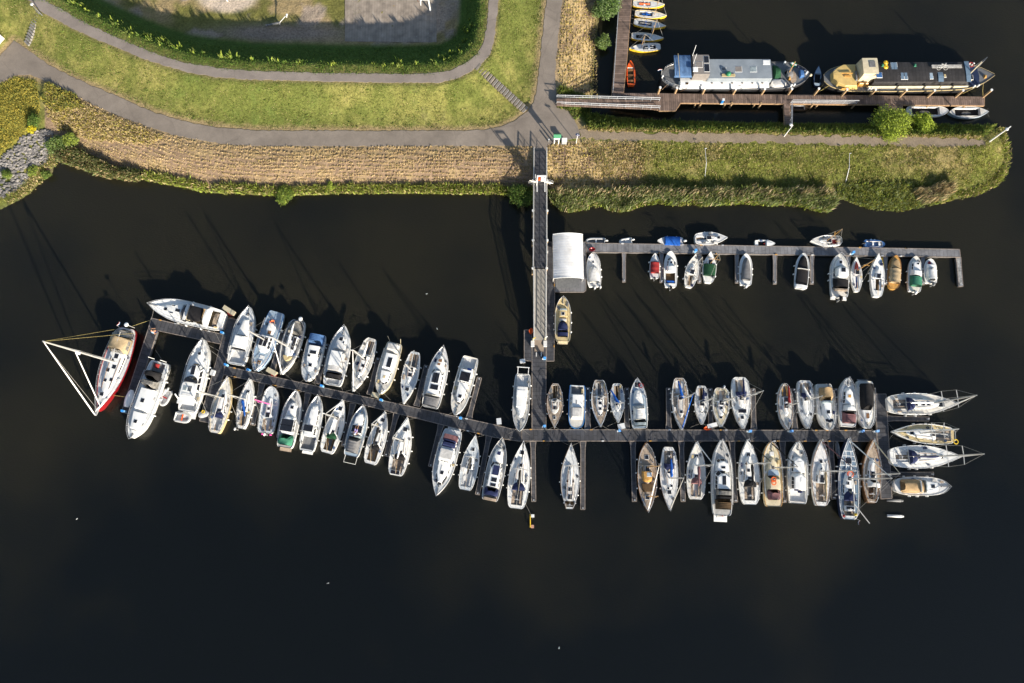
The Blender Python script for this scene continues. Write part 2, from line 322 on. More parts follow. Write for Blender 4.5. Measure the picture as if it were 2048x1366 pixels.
# ---- roads and paths
def asphalt(name, rgb, crack=.0, fleck=0.):
    m = bpy.data.materials.new(name); m.use_nodes = True; n = m.node_tree; b = n.nodes['Principled BSDF']; b.inputs['Roughness'].default_value = .9; b.inputs['Specular IOR Level'].default_value = .25
    tc = n.nodes.new('ShaderNodeTexCoord'); nz = n.nodes.new('ShaderNodeTexNoise'); nz.inputs['Scale'].default_value = .35; nz.inputs['Detail'].default_value = 9; nz.inputs['Roughness'].default_value = .62
    n.links.new(tc.outputs['Object'], nz.inputs['Vector']); rp = n.nodes.new('ShaderNodeValToRGB'); e = rp.color_ramp.elements
    e[0].position = .3; e[1].position = .72; e[0].color = (*[c*.80 for c in rgb], 1); e[1].color = (*[c*1.18 for c in rgb], 1); n.links.new(nz.outputs['Fac'], rp.inputs['Fac'])
    n2 = n.nodes.new('ShaderNodeTexNoise'); n2.inputs['Scale'].default_value = 14; n2.inputs['Detail'].default_value = 5; n.links.new(tc.outputs['Object'], n2.inputs['Vector'])
    mr = n.nodes.new('ShaderNodeMapRange'); mr.inputs[1].default_value = .3; mr.inputs[2].default_value = .7; mr.inputs[3].default_value = .86-fleck; mr.inputs[4].default_value = 1.12+fleck; n.links.new(n2.outputs['Fac'], mr.inputs[0])
    vm = n.nodes.new('ShaderNodeVectorMath'); vm.operation = 'SCALE'; n.links.new(rp.outputs['Color'], vm.inputs[0]); n.links.new(mr.outputs[0], vm.inputs['Scale']); 
    vo = n.nodes.new('ShaderNodeTexVoronoi'); vo.feature = 'DISTANCE_TO_EDGE'; vo.inputs['Scale'].default_value = .22; wp = n.nodes.new('ShaderNodeMixRGB'); wp.inputs[0].default_value = .35; n.links.new(tc.outputs['Object'], wp.inputs[1]); n.links.new(nz.outputs['Color'], wp.inputs[2]); n.links.new(wp.outputs[0], vo.inputs['Vector'])
    ck = n.nodes.new('ShaderNodeMapRange'); ck.inputs[1].default_value = .0; ck.inputs[2].default_value = .012; ck.inputs[3].default_value = .88; ck.inputs[4].default_value = 1; n.links.new(vo.outputs['Distance'], ck.inputs[0])
    v2 = n.nodes.new('ShaderNodeTexVoronoi'); v2.inputs['Scale'].default_value = .16; n.links.new(tc.outputs['Object'], v2.inputs['Vector']); sp_ = n.nodes.new('ShaderNodeSeparateColor'); n.links.new(v2.outputs['Color'], sp_.inputs[0]); pr = n.nodes.new('ShaderNodeMapRange'); pr.inputs[3].default_value = .93; pr.inputs[4].default_value = 1.06; n.links.new(sp_.outputs[0], pr.inputs[0]); m3 = n.nodes.new('ShaderNodeMath'); m3.operation = 'MULTIPLY'; n.links.new(ck.outputs[0], m3.inputs[0]); n.links.new(pr.outputs[0], m3.inputs[1])
    ve = n.nodes.new('ShaderNodeVectorMath'); ve.operation = 'SCALE'; n.links.new(vm.outputs[0], ve.inputs[0]); n.links.new(m3.outputs[0], ve.inputs['Scale']); n.links.new(ve.outputs[0], b.inputs['Base Color'])
    return m
def rough_edge(poly, z, amp=.09, step=.45, lim=None):
    pts = [XY(p, z) for p in poly]; out = []
    for i, a in enumerate(pts):
        b = pts[(i+1) % len(pts)]; L = math.dist(a, b); n = max(1, int(L/step)) if L < 60 else 1
        for j in range(n):
            t = j/n; out.append((a[0]+(b[0]-a[0])*t+random.uniform(-amp, amp), a[1]+(b[1]-a[1])*t+random.uniform(-amp, amp)))
    return out
def sheet(name, poly, z, m, amp=.09):
    mb = MB(); mb.prism(rough_edge(poly, z, amp), z-.15, z); return tag(mb.build(name, m), kind='structure')
sheet('road', ROAD, ZR+.05, asphalt('road_asphalt', (.240, .205, .172)))
sheet('gravel_path', PATH2, ZR+.045, asphalt('gravel_track', (.265, .21, .15), fleck=.25), .3)
sheet('ring_path', RING, ZP+.05, asphalt('path_asphalt', (.262, .224, .195)))
mb = MB(); PAV = [(690,-300),(690,83),(873,85),(874,-300)]
mb.prism([XY(p, ZB) for p in PAV], ZB-.1, ZB+.06)
pav = boards('court_pavers', (.315, .265, .215), .42, math.pi/2, var=.07, gap=.84)
tag(mb.build('paved_court', pav), kind='structure')
# the deep water
def water_mat():
    m = bpy.data.materials.new('harbour_water'); m.use_nodes = True; n = m.node_tree; b = n.nodes['Principled BSDF']; b.inputs['Subsurface Weight'].default_value = .75; b.inputs['Subsurface Radius'].default_value = (.9, 1.1, .7); b.inputs['Subsurface Scale'].default_value = 2.2
    b.inputs['Roughness'].default_value = .12; b.inputs['IOR'].default_value = 1.33; b.inputs['Specular IOR Level'].default_value = .5
    tc = n.nodes.new('ShaderNodeTexCoord'); nz = n.nodes.new('ShaderNodeTexNoise'); nz.inputs['Scale'].default_value = .035; nz.inputs['Detail'].default_value = 4
    n.links.new(tc.outputs['Object'], nz.inputs['Vector']); rp = n.nodes.new('ShaderNodeValToRGB'); e = rp.color_ramp.elements
    e[0].position = .35; e[1].position = .68; e[0].color = (.0048, .0062, .0066, 1); e[1].color = (.0175, .0165, .0105, 1)
    sx = n.nodes.new('ShaderNodeSeparateXYZ'); n.links.new(tc.outputs['Object'], sx.inputs[0]); mr = n.nodes.new('ShaderNodeMapRange'); mr.inputs[1].default_value = -25; mr.inputs[2].default_value = 30; mr.inputs[3].default_value = -.22; mr.inputs[4].default_value = .16
    n.links.new(sx.outputs['Y'], mr.inputs[0]); ad = n.nodes.new('ShaderNodeMath'); ad.operation = 'ADD'; n.links.new(nz.outputs['Fac'], ad.inputs[0]); n.links.new(mr.outputs[0], ad.inputs[1]); n.links.new(ad.outputs[0], rp.inputs['Fac']); n.links.new(rp.outputs['Color'], b.inputs['Base Color'])
    w1 = n.nodes.new('ShaderNodeTexNoise'); w1.inputs['Scale'].default_value = 2.3; w1.inputs['Detail'].default_value = 4; w1.inputs['Roughness'].default_value = .6
    mp = n.nodes.new('ShaderNodeMapping'); mp.inputs['Rotation'].default_value = (0, 0, .3); mp.inputs['Scale'].default_value = (1, 2.2, 1)
    n.links.new(tc.outputs['Object'], mp.inputs[0]); n.links.new(mp.outputs[0], w1.inputs['Vector'])
    bp = n.nodes.new('ShaderNodeBump'); bp.inputs['Strength'].default_value = .55; bp.inputs['Distance'].default_value = .05
    n.links.new(w1.outputs['Fac'], bp.inputs['Height']); n.links.new(bp.outputs['Normal'], b.inputs['Normal'])
    return m
mb = MB(); mb.add([(-900, -900, 0), (900, -900, 0), (900, 900, 0), (-900, 900, 0)], [(0, 1, 2, 3)]); tag(mb.build('water', water_mat()), kind='structure')
# ---- grass, reeds, tufts
def leafmat(name, rgb, var=.3):
    m = bpy.data.materials.new(name); m.use_nodes = True; n = m.node_tree; b = n.nodes['Principled BSDF']; b.inputs['Roughness'].default_value = .75; b.inputs['Specular IOR Level'].default_value = .2
    g = n.nodes.new('ShaderNodeNewGeometry'); hv = n.nodes.new('ShaderNodeHueSaturation'); hv.inputs['Color'].default_value = (*rgb, 1)
    mr = n.nodes.new('ShaderNodeMapRange'); mr.inputs[3].default_value = 1-var; mr.inputs[4].default_value = 1+var
    n.links.new(g.outputs['Random Per Island'], mr.inputs[0]); n.links.new(mr.outputs[0], hv.inputs['Value']); n.links.new(hv.outputs[0], b.inputs['Base Color'])
    tr = n.nodes.new('ShaderNodeBsdfTranslucent'); n.links.new(hv.outputs[0], tr.inputs[0]); mx = n.nodes.new('ShaderNodeMixShader'); mx.inputs[0].default_value = .3
    n.links.new(b.outputs[0], mx.inputs[1]); n.links.new(tr.outputs[0], mx.inputs[2]); n.links.new(mx.outputs[0], n.nodes['Material Output'].inputs[0])
    return m
LM = dict(lime=leafmat('lime_leaves', (.36, .45, .055), .45), lawn=leafmat('lawn_blades', (0.162, 0.186, 0.042)), dry=leafmat('dry_grass', (0.585, 0.465, 0.260)), lush=leafmat('lush_grass', (0.173, 0.220, 0.058)), bright=leafmat('bright_leaves', (0.320, 0.397, 0.064)),
          olive=leafmat('olive_grass', (0.282, 0.275, 0.070)), gold=leafmat('golden_grass', (0.50, 0.42, 0.085)), reed=leafmat('reed_leaves', (0.27, 0.315, 0.145)), plume=leafmat('reed_plumes', (0.60, 0.48, 0.31)),
          dark=leafmat('dark_leaves', (0.070, 0.134, 0.028)), mid=leafmat('mid_leaves', (0.128, 0.218, 0.038)), pale=leafmat('willow_leaves', (0.256, 0.346, 0.141)), yel=leafmat('yellow_flowers', (0.800, 0.666, 0.038)))
def band(pts, w0, w1, n):
    p = A(pts); seg = np.hypot(*(p[1:]-p[:-1]).T); cum = seg/seg.sum(); i = RNG.choice(len(seg), n, p=cum); t = RNG.random(n)[:, None]
    q = p[i]*(1-t)+p[i+1]*t; d = p[i+1]-p[i]; nn = np.stack([d[:, 1], -d[:, 0]], -1)/np.hypot(d[:, 0], d[:, 1])[:, None]
    return q+nn*RNG.uniform(w0, w1, n)[:, None]
def rpts(poly, n, zmul=1.):
    p = A(poly); x0, y0 = p.min(0); x1, y1 = p.max(0); out = []
    tot = 0
    while tot < n:
        x = RNG.uniform(x0, x1, n*2); y = RNG.uniform(y0, y1, n*2); k = inpoly(x, y, poly); out.append(np.stack([x[k], y[k]], -1)); tot += k.sum()
    return np.concatenate(out)[:n]
def blades(name, px, h0, h1, wd, lean, mats, weights, per=1, spread=.1, wind=(0, 0), parent=None, clump=1.6, gaps=0.):
    """px (n,2) photo points on the ground; `per` blades at each"""
    hz, I = hfun(px[:, 0], px[:, 1]); ok = I['land'] | (hz > -.4)
    if gaps: gx_, gy_ = Pn(px[:, 0], px[:, 1], 0); ok &= fb(gx_, gy_, 1.5, 8) > gaps*(.75+.5*RNG.random(len(ok)))
    px = px[ok]; hz = np.maximum(hz[ok], 0)-.02; X, Y = Pn(px[:, 0], px[:, 1], hz)
    X = np.repeat(X, per); Y = np.repeat(Y, per); Z = np.repeat(hz, per); n = len(X)
    a = RNG.uniform(0, 6.28, n); r = spread*np.sqrt(RNG.random(n)); X = X+np.cos(a)*r; Y = Y+np.sin(a)*r
    cl = fb(X, Y, clump, 5); h = RNG.uniform(h0, h1, n)*(.55+.95*cl); az = RNG.uniform(0, 6.28, n); ww = wd*RNG.uniform(.6, 1.3, n)/2; la = RNG.uniform(0, 6.28, n); ll = lean*h*RNG.random(n)
    tx = X+np.cos(la)*ll+wind[0]*h; ty = Y+np.sin(la)*ll+wind[1]*h
    mx_, my_ = (X*.45+tx*.55-(tx-X)*.2), (Y*.45+ty*.55-(ty-Y)*.2)
    dx, dy = np.cos(az)*ww, np.sin(az)*ww
    V = np.stack([np.stack([X-dx, Y-dy, Z], -1), np.stack([X+dx, Y+dy, Z], -1), np.stack([mx_+dx*.9, my_+dy*.9, Z+h*.6], -1), np.stack([tx, ty, Z+h], -1)], 1).reshape(-1, 3)
    F = np.arange(n*4).reshape(n, 4)
    o = fastmesh(name, V, F, [LM[k] for k in mats], mi=RNG.choice(len(mats), n, p=np.array(weights)/sum(weights)), parent=parent)
    return tag(o, kind='stuff')
LAWN = [(-100,-60),(30,-40),(57,4),(83,27),(154,65),(234,99),(323,133),(431,158),(500,163),(654,167),(878,169),(943,146),(980,112),(993,77),(1000,0),(1004,-60),(1092,-60),(1088,20),(1078,117),(1070,183),(1052,218),(1005,249),(940,258),(520,258),(431,251),(308,221),(231,187),(138,147),(92,122),(27,78),(-100,140)]
q = rpts(LAWN, 26000); blades('grass', q, .04, .13, .07, .7, ['lawn', 'lush', 'dry'], [6, 2, 1.0], per=3, spread=.22)
q = rpts(LAWN, 5000); blades('lawn_clumps', q, .06, .20, .1, .8, ['lush', 'mid', 'lawn'], [3, 2, 2], per=5, spread=.3, gaps=.52)
q = rpts([(0,0),(86,4),(191,60),(323,116),(431,140),(654,150),(869,150),(931,130),(960,108),(973,60),(978,-60),(940,-60),(930,40),(880,92),(700,98),(420,92),(300,60),(200,10),(100,-60)], 16000); blades('slope_grass', q, .06, .20, .08, .8, ['mid', 'lush', 'dark'], [4, 2, 3], per=2, spread=.2)
# leafy weeds along the crest inside the ring path (their shadow has a ragged edge)
cr = []
for x, y, n in [(145,4,14),(165,16,14),(188,26,10),(205,37,12),(232,48,12),(258,62,14),(272,70,12),(300,76,12),(322,83,12),(338,92,8),(360,96,10),(385,103,10),(405,108,8),(445,113,8),(468,116,8),(505,119,10),(545,124,8),(600,126,8),(668,128,6),(742,125,9),(800,130,6),(890,116,6),(930,64,10),(935,55,8),(940,90,6),(915,108,8)]:
    for k_ in range(n): RNG.random() < .22 and cr.append((x+RNG.normal(0, 5.5), y+RNG.normal(0, 2.6)))
ln = A([(150,6),(258,60),(330,86),(431,110),(520,122),(654,129),(808,130),(869,127),(905,113),(935,80),(945,20),(948,-60)])
for k_ in range(30):
    i = RNG.integers(len(ln)-1); t = RNG.random(); p = ln[i]*(1-t)+ln[i+1]*t; cr.append((p[0]+RNG.normal(0, 5), p[1]+RNG.normal(0, 3)))
blades('crest_weeds', A(cr), .3, .85, .16, .55, ['bright', 'lush', 'mid'], [3, 3, 2], per=9, spread=.33)
# dry tufts growing through the concrete mesh of the bank: rows that follow the road
ru = A(RL[5:-2][::-1]); ru = ru[np.argsort(ru[:, 0])]; shx = A(SHORE[:32]); tu = []
for ix, x in enumerate(np.arange(150, 1064, 4.6)):
    yr = np.interp(x, ru[:, 0], ru[:, 1]); ys = np.interp(x, [0, 150, 240, 330, 400, 500, 1064], [400, 322, 340, 352, 368, 375, 374])
    y = yr+5; j = 0
    while y < ys:
        d = min(1, (y-yr)/40); tu.append((x+RNG.normal(0, .9), y+RNG.normal(0, .6+1.0*(1-d))+1.6*math.sin(x*.021+j)+1.1*math.sin(x*.063+2*j))); y += 7.0; j += 1
tu = A(tu); keep = RNG.random(len(tu)) < .55+.75*fb(tu[:, 0]/13, tu[:, 1]/13, 2.2, 61)
blades('bank_tufts', tu[keep], .10, .24, .10, .5, ['dry', 'plume', 'olive'], [8, 2.0, .5], per=20, spread=.145)
q = rpts([(90,170),(300,262),(520,296),(1060,296),(1060,375),(500,378),(330,355),(150,315),(100,250)], 1500); blades('bank_grass', q, .05, .22, .06, .9, ['dry', 'olive'], [6, 1.4], per=3, spread=.2)
q = rpts([(90,168),(140,195),(240,240),(330,275),(300,290),(180,280),(120,262),(95,230)], 2600); blades('tall_bank_grass', q, .2, .5, .08, .8, ['dry', 'gold', 'olive'], [6, 2, 1.6], per=4, spread=.2)
q = rpts([(95,165),(150,190),(170,215),(110,225),(85,200)], 500); blades('bank_weeds', q, .3, .7, .1, .6, ['olive', 'lush', 'gold'], [3, 2, 2], per=5, spread=.25)
tu = []
for x in np.arange(1098, 1292, 5.6):
    for j, y in enumerate(np.arange(291, 374, 6.0)): tu.append((x+RNG.normal(0, 1), y+RNG.normal(0, .9)))
for x in np.arange(1116, 1190, 5.6):
    for y in np.arange(-90, 196, 5.6): tu.append((x+(0-y)*.03*(y < 120)+4+RNG.normal(0, 1), y+RNG.normal(0, .9)))
tu = A(tu); kk = RNG.random(len(tu)) < .94; tu = tu[kk]; tu = tu[(polyd(tu[:, 0], tu[:, 1], ROAD) > 3)]
blades('bank_tussocks', tu, .10, .28, .10, 1.1, ['dry', 'gold', 'olive'], [7, 1.6, 1.4], per=16, spread=.15)
q = rpts([(-120,240),(0,170),(32,155),(72,163),(80,220),(62,258),(0,310),(-120,380)], 6500); blades('golden_meadow', q, .12, .34, .08, .8, ['gold', 'olive', 'lush'], [5, 3, 1.2], per=4, spread=.25, wind=(.2, .1))
PEN = [(1275,286),(1965,294),(1975,262),(2000,264),(2012,290),(2014,320),(2003,345),(1985,362),(1900,378),(1670,378),(1290,376)]
q = rpts(PEN, 15000); blades('peninsula_grass', q, .08, .26, .07, .9, ['olive', 'dry', 'lush', 'lawn'], [6, 2.6, 2, 2], per=3, spread=.25)
q = rpts([(1160,282),(1280,284),(1300,376),(1230,380)], 1800); blades('mixed_tussock_grass', q, .1, .35, .08, .8, ['dry', 'olive', 'lush'], [4, 2, 1.2], per=3, spread=.2)
q = rpts([(1165,225),(1240,240),(1400,246),(1600,250),(1990,252),(1968,272),(1800,270),(1500,264),(1180,258)], 9000); blades('shore_grass', q, .2, .65, .10, .7, ['lush', 'mid', 'bright', 'olive'], [5, 2, 1.8, 1.8], per=4, spread=.25, gaps=.25)
q = rpts([(1165,254),(1400,261),(1800,270),(1960,272),(1960,276),(1800,273),(1500,266),(1180,262)], 1400); blades('path_edge_grass', q, .2, .5, .08, .6, ['dry', 'olive'], [3, 3], per=3, spread=.2)
q = rpts([(1118,172),(1182,196),(1180,222),(1150,240),(1138,222),(1116,215)], 1200); blades('ramp_side_grass', q, .25, .6, .09, .6, ['lush', 'mid', 'olive'], [4, 2, 2], per=4, spread=.25)
q = band(SHORE[13:31], 2, 6, 1500); blades('waterline_grass', q, .15, .4, .1, .8, ['dry', 'olive'], [3, 1], per=4, spread=.25, gaps=.3)
q = band(SHORE[13:31], 0, 13, 5200); blades('bank_fringe', q, .3, 1.1, .11, .6, ['bright', 'lush', 'olive', 'dry'], [4, 3, 3, 1.4], per=5, spread=.28, gaps=.33)
q = band([(1880,402),(1950,388),(1990,370),(2010,345),(2018,310),(2014,280),(2000,256)], -1, 9, 1200); blades('tip_fringe', q, .12, .5, .11, .6, ['bright', 'lush', 'olive', 'dry'], [3, 3, 4, 2.5], per=4, spread=.45, gaps=.42)
R1 = [(1098,388),(1200,388),(1300,384),(1400,382),(1500,382),(1600,386),(1655,390),(1670,400),(1662,420),(1640,428),(1622,418),(1600,410),(1575,406),(1545,412),(1520,408),(1490,402),(1462,407),(1440,417),(1424,421),(1405,410),(1385,402),(1360,408),(1345,412),(1318,401),(1290,405),(1268,412),(1250,424),(1228,427),(1205,410),(1180,407),(1172,420),(1150,428),(1125,424),(1104,404)]
q = []
for x_ in list(np.arange(694, 722, 4.4)): q += [(x_+RNG.normal(0, .5), y_) for y_ in np.arange(-60, 80, 2.6) if RNG.random() < .8-(x_-694)*.014]
for x_ in (860, 864, 868): q += [(x_+RNG.normal(0, .5), y_) for y_ in np.arange(-60, 80, 4) if RNG.random() < .35]
blades('court_weeds', A(q), .03, .16, .08, .8, ['olive', 'lawn', 'dry'], [3, 3, 1], per=4, spread=.09)
q = rpts(R1, 6500); blades('reed_bed', q, .9, 1.75, .11, .35, ['reed', 'lush', 'bright', 'plume'], [5, 3, .8, .9], per=6, spread=.3, wind=(.08, .06), gaps=.25)
q = rpts([(1100,388),(1655,386),(1662,398),(1600,402),(1300,400),(1105,400)], 650); blades('reed_plumes', q, 1.6, 2.1, .11, .2, ['plume', 'dry'], [5, 2], per=2, spread=.35, wind=(.16, .14), gaps=.3)
q = band([(1104,406),(1125,424),(1150,427),(1172,418),(1180,408),(1205,411),(1228,426),(1250,423),(1268,412),(1290,406),(1318,402),(1345,411),(1385,403),(1405,410),(1424,420),(1440,416),(1462,407),(1490,403),(1520,408),(1545,411),(1575,406),(1600,410),(1622,418),(1640,427),(1662,419)], -4, 12, 3000); blades('reed_foot_weeds', q, .3, 1.1, .13, .6, ['bright', 'lush', 'dry', 'olive'], [3, 3, 1.4, 2], per=6, spread=.3, gaps=.44, clump=2.4)
q = rpts([(1672,372),(1780,366),(1900,372),(1905,398),(1860,410),(1800,422),(1740,418),(1700,402),(1672,396)], 3200); blades('tall_shore_weeds', q, .15, .75, .11, .6, ['reed', 'bright', 'olive', 'lush'], [4, 2, 4, 2], per=5, spread=.3, gaps=.36)
q = rpts([(1820,388),(1860,378),(1896,372),(1902,386),(1880,402),(1840,408)], 900); blades('dry_reeds', q, .8, 1.5, .1, .25, ['dry', 'plume', 'reed'], [4, 2, 2], per=5, spread=.3, wind=(.3, .2))
q = rpts([(112,296),(160,300),(230,338),(292,350),(278,362),(220,356),(150,332),(116,318)], 1600); blades('pale_reeds', q, .9, 1.9, .1, .3, ['dry', 'reed', 'lush'], [3, 4, 2.5], per=6, spread=.3, wind=(.3, -.35))
q = rpts([(86,330),(108,300),(112,330),(100,352),(60,384),(20,408),(-20,420),(0,395),(40,380)], 700); blades('rock_weeds', q, .15, .6, .11, .6, ['lush', 'olive', 'dry'], [3, 3, 3], per=5, spread=.35, gaps=.48)
# riprap
mb = MB(); q = rpts([(-60,370),(0,318),(48,272),(84,258),(106,264),(108,290),(96,318),(70,348),(30,384),(-30,412)], 900); hz, _ = hfun(q[:, 0], q[:, 1])
for (x, y), h in zip(q, hz):
    X, Y = Pn(x, y, h); r = RNG.uniform(.14, .34); k_ = len(mb.v); mb.ball((X, Y, h+.05), r, r*RNG.uniform(.6, 1), r*RNG.uniform(.5, .9), 6, 4)
    for j in range(k_, len(mb.v)): v = mb.v[j]; mb.v[j] = (v[0]+RNG.normal(0, .035), v[1]+RNG.normal(0, .035), v[2]+RNG.normal(0, .04))
tag(mb.build('riprap_stones', mat('basalt_stone', (.24, .225, .21), .85, .3, 1.1, grime=(.07, .07, .075))), kind='stuff')
# ---- bushes and trees
def tree(name, label, cat, px, py, hgt, rad, mats, n, leaf=.2, lobes=7, tr=.07, flat=.75, group=None, offs=(0, 0)):
    h, _ = hfun(A([px]), A([py])); z = max(0, float(h[0])); base = P(px, py, z); root = empty(name, base); tag(root, label, cat, group)
    mb = MB(); th = hgt*.42; mb.tube([(0, 0, -.1), (offs[0]*.2, offs[1]*.2, th*.6), (offs[0]*.6, offs[1]*.6, th)], [tr*1.3, tr, tr*.7], 7); cs = []
    for k_ in range(lobes):
        a = 6.283*k_/lobes+RNG.uniform(-.4, .4); rr = rad*RNG.uniform(.35, .68); c = Vector((offs[0]+math.cos(a)*rr, offs[1]+math.sin(a)*rr, hgt*RNG.uniform(.42, .72))); cs.append((c, rad*RNG.uniform(.36, .56)))
        mb.tube([(offs[0]*.4, offs[1]*.4, th*.7), tuple(c*.6+Vector((0, 0, th*.3))), tuple(c)], [tr*.6, tr*.4, tr*.15], 5)
    cs.append((Vector((offs[0], offs[1], hgt*.72)), rad*.55)); mb.build('trunk', mat('bark', (.12, .09, .06), .9, .3, 6), root)
    m = n; ci = RNG.integers(0, len(cs), m); cen = A([list(c[0]) for c in cs])[ci]; cr_ = A([c[1] for c in cs])[ci]
    d = RNG.normal(size=(m, 3)); d /= np.linalg.norm(d, axis=1)[:, None]; rr = cr_*(RNG.random(m)**.33); rr = rr*(1+.38*np.sin(d[:, 0]*7+d[:, 1]*5+ci)*np.cos(d[:, 2]*6+2*ci)); pos = cen+d*rr[:, None]*A([1, 1, flat]); pos[:, 2] = np.maximum(pos[:, 2], .05)
    u = RNG.normal(size=(m, 3)); u /= np.linalg.norm(u, axis=1)[:, None]; v = np.cross(u, d+RNG.normal(size=(m, 3))*.6); v /= np.linalg.norm(v, axis=1)[:, None]; s_ = leaf*RNG.uniform(.5, 1.2, m)[:, None]
    V = np.stack([pos-u*s_*.5, pos+v*s_*.28, pos+u*s_*.5, pos-v*s_*.28], 1).reshape(-1, 3); F = np.arange(m*4).reshape(m, 4)
    fastmesh('crown', V, F, [LM[k2] for k2 in mats], mi=RNG.integers(0, len(mats), m), parent=root); return root
tree('tree', 'wide bright green tree overhanging the wooden jetty end, larger of the pair', 'tree', 1779, 260, 2.5, 2.95, ['lime', 'bright', 'lime', 'lush'], 15000, .22, 12, .12, offs=(-.4, .2))
tree('tree', 'small vivid lime green tree with one side over the white open boat', 'tree', 1840, 256, 1.9, 1.85, ['lime', 'lime', 'bright'], 8000, .24, 7, .09)
tree('bush', 'pale green willow bush at the top edge beside the boardwalk', 'bush', 1207, 40, 3.2, 2.3, ['pale', 'mid', 'pale', 'dark'], 9000, .22, 8, offs=(.1, .9))
tree('bush', 'smaller straggly green bush below the willow bush on the inlet bank', 'bush', 1204, 92, 1.8, 1.3, ['pale', 'lush', 'mid'], 3500, .2, 5)
tree('bush', 'dark green bush at the water left of the footbridge', 'bush', 1043, 396, 2.2, 1.9, ['mid', 'dark', 'lush'], 7000, .2, 7)
tree('bush', 'rounded olive green bush bulging from the bank over the water', 'bush', 573, 393, 1.5, 1.6, ['lush', 'bright', 'mid'], 5200, .2, 7, flat=.6)
tree('bush', 'little lime green bush alone on the dry bank', 'bush', 663, 376, 1.1, .65, ['bright', 'bright'], 1500, .17, 4)
tree('bush', 'bright green bush with a long shadow above the reeds at the left bank', 'bush', 151, 284, 2.1, 1.15, ['bright', 'lush'], 4200, .19, 5)
tree('bush', 'broad grey green bush next to the riprap stones', 'bush', 122, 296, 1.9, 1.7, ['lush', 'mid', 'pale'], 6000, .19, 7)
tree('bush', 'dark green bush between golden meadow and riprap stones', 'bush', 72, 244, 1.2, 1.1, ['mid', 'dark', 'lush'], 3200, .18, 6)
tree('bush', 'small bush with yellow flowers at the upper edge of the riprap', 'bush', 66, 262, .8, .7, ['yel', 'bright', 'yel'], 1500, .16, 4)
tree('bush', 'low green bush among the riprap stones near the water', 'bush', 70, 345, .9, .9, ['bright', 'lush'], 1900, .17, 5)
tree('bush', 'low green bush leaning over the water below the riprap', 'bush', 96, 352, .9, .8, ['lush', 'mid'], 1800, .17, 5)
tree('bush', 'small green bush on the riprap nearest the left picture edge', 'bush', 18, 352, 1.0, .85, ['mid', 'lush', 'bright'], 1900, .17, 5)
# ================================================================ PONTOONS, BRIDGE, JETTIES
D_DARK = lambda a: boards('dark_deck_%d' % round(math.degrees(a)), (.058, .059, .066), .6, a, var=.12, gap=.7)
D_LITE = boards('grey_grating_deck', (.185, .185, .195), .55, math.pi/2, var=.12, gap=.75)
D_WOODV = boards('jetty_planks_across', (.175, .125, .10), .32, math.pi/2, var=.28, gap=.5); D_WOODH = boards('jetty_planks_along', (.175, .125, .10), .32, 0, var=.28, gap=.5)
edge_m = mat('pontoon_edge_timber', (.26, .22, .19), .8, .25, 3)
float_m = mat('float_concrete', (.10, .10, .10), .9, .2, 2)
def pontoon(name, label, cat, poly, z, m, group=None, edge='on', th=.5, flecks=0):
    pts = [XY(p, z) for p in poly]; c = (sum(p[0] for p in pts)/len(pts), sum(p[1] for p in pts)/len(pts))
    root = empty(name, (c[0], c[1], 0)); tag(root, label, cat, group)
    lp = [(p[0]-c[0], p[1]-c[1]) for p in pts]; n = len(lp)
    mb = MB(); mb.prism(lp, z-.14, z); mb.build('deck', m, root)
    q = [(p[0]*.985, p[1]*.985) for p in lp]; mb = MB(); mb.prism(q, z-th-.2, z-.142); mb.build('float', float_m, root)
    if edge:
        mb = MB()
        for i in range(n):
            a = lp[i]; b = lp[(i+1) % n]; mb.bar((a[0], a[1], z-.04), (b[0], b[1], z-.04), .09, .13)
        mb.build('edge_beam', edge_m, root)
    if flecks:
        for k_ in range(flecks):
            i = random.choice([0, 2]) if n == 4 else random.randrange(n); a = Vector(lp[i]+(0,)); b = Vector(lp[(i+1) % n]+(0,)); L = (b-a).length
            if L < 3: continue
            t = random.uniform(.03, .97); p = a.lerp(b, t); d = (b-a)/L; mb = MB(); mb.bar((p.x, p.y, z+.05), (p.x+d.x*.35, p.y+d.y*.35, z+.05), .14, .1)
            mb.build('cleat', random.choice(['ochre', 'ochre', 'lgrey', 'steel']), root)
    return root
Z1 = .55
A1_ = math.atan2(-.218, 1)
pontoon('floating_pontoon', 'long dark walkway pontoon slanting down between the left rows of boats', 'pontoon', [(450,732),(700,787),(1000,852),(1023,858),(1043,859),(1043,882),(1036,882),(990,875),(883,849),(700,803),(447,749)], Z1, D_DARK(-A1_+math.pi/2), 'main walkway pontoons', flecks=22)
pontoon('floating_pontoon', 'long straight dark walkway pontoon between the two right hand rows of boats', 'pontoon', [(1043.5,859),(1400,860),(1752,861),(1754,882.5),(1400,882),(1043.5,882)], Z1, D_DARK(math.pi/2), 'main walkway pontoons', flecks=26)
pontoon('floating_pontoon', 'dark vertical pontoon joining the footbridge ramp to the main walkway', 'pontoon', [(1064,693),(1092,693),(1092,858.3),(1064,858.3)], Z1, D_DARK(0), 'main walkway pontoons', flecks=5)
pontoon('floating_pontoon', 'dark slanting cross pontoon beside the white flybridge cruiser', 'pontoon', [(456,636),(476,640),(449,731),(446.6,750),(420,846),(399,842)], Z1, D_DARK(.27), 'main walkway pontoons', flecks=8)
pontoon('floating_pontoon', 'dark pontoon running along the white open cruiser at the upper left', 'pontoon', [(302,636),(446,669),(441,688),(315,661),(297,657)], Z1, D_DARK(-A1_+math.pi/2), 'main walkway pontoons', flecks=8)
pontoon('floating_pontoon', 'dark outermost left pontoon beside the red hulled yacht', 'pontoon', [(296.5,657.6),(314.6,661.6),(262,829),(243,824)], Z1, D_DARK(.27), 'main walkway pontoons', flecks=6)
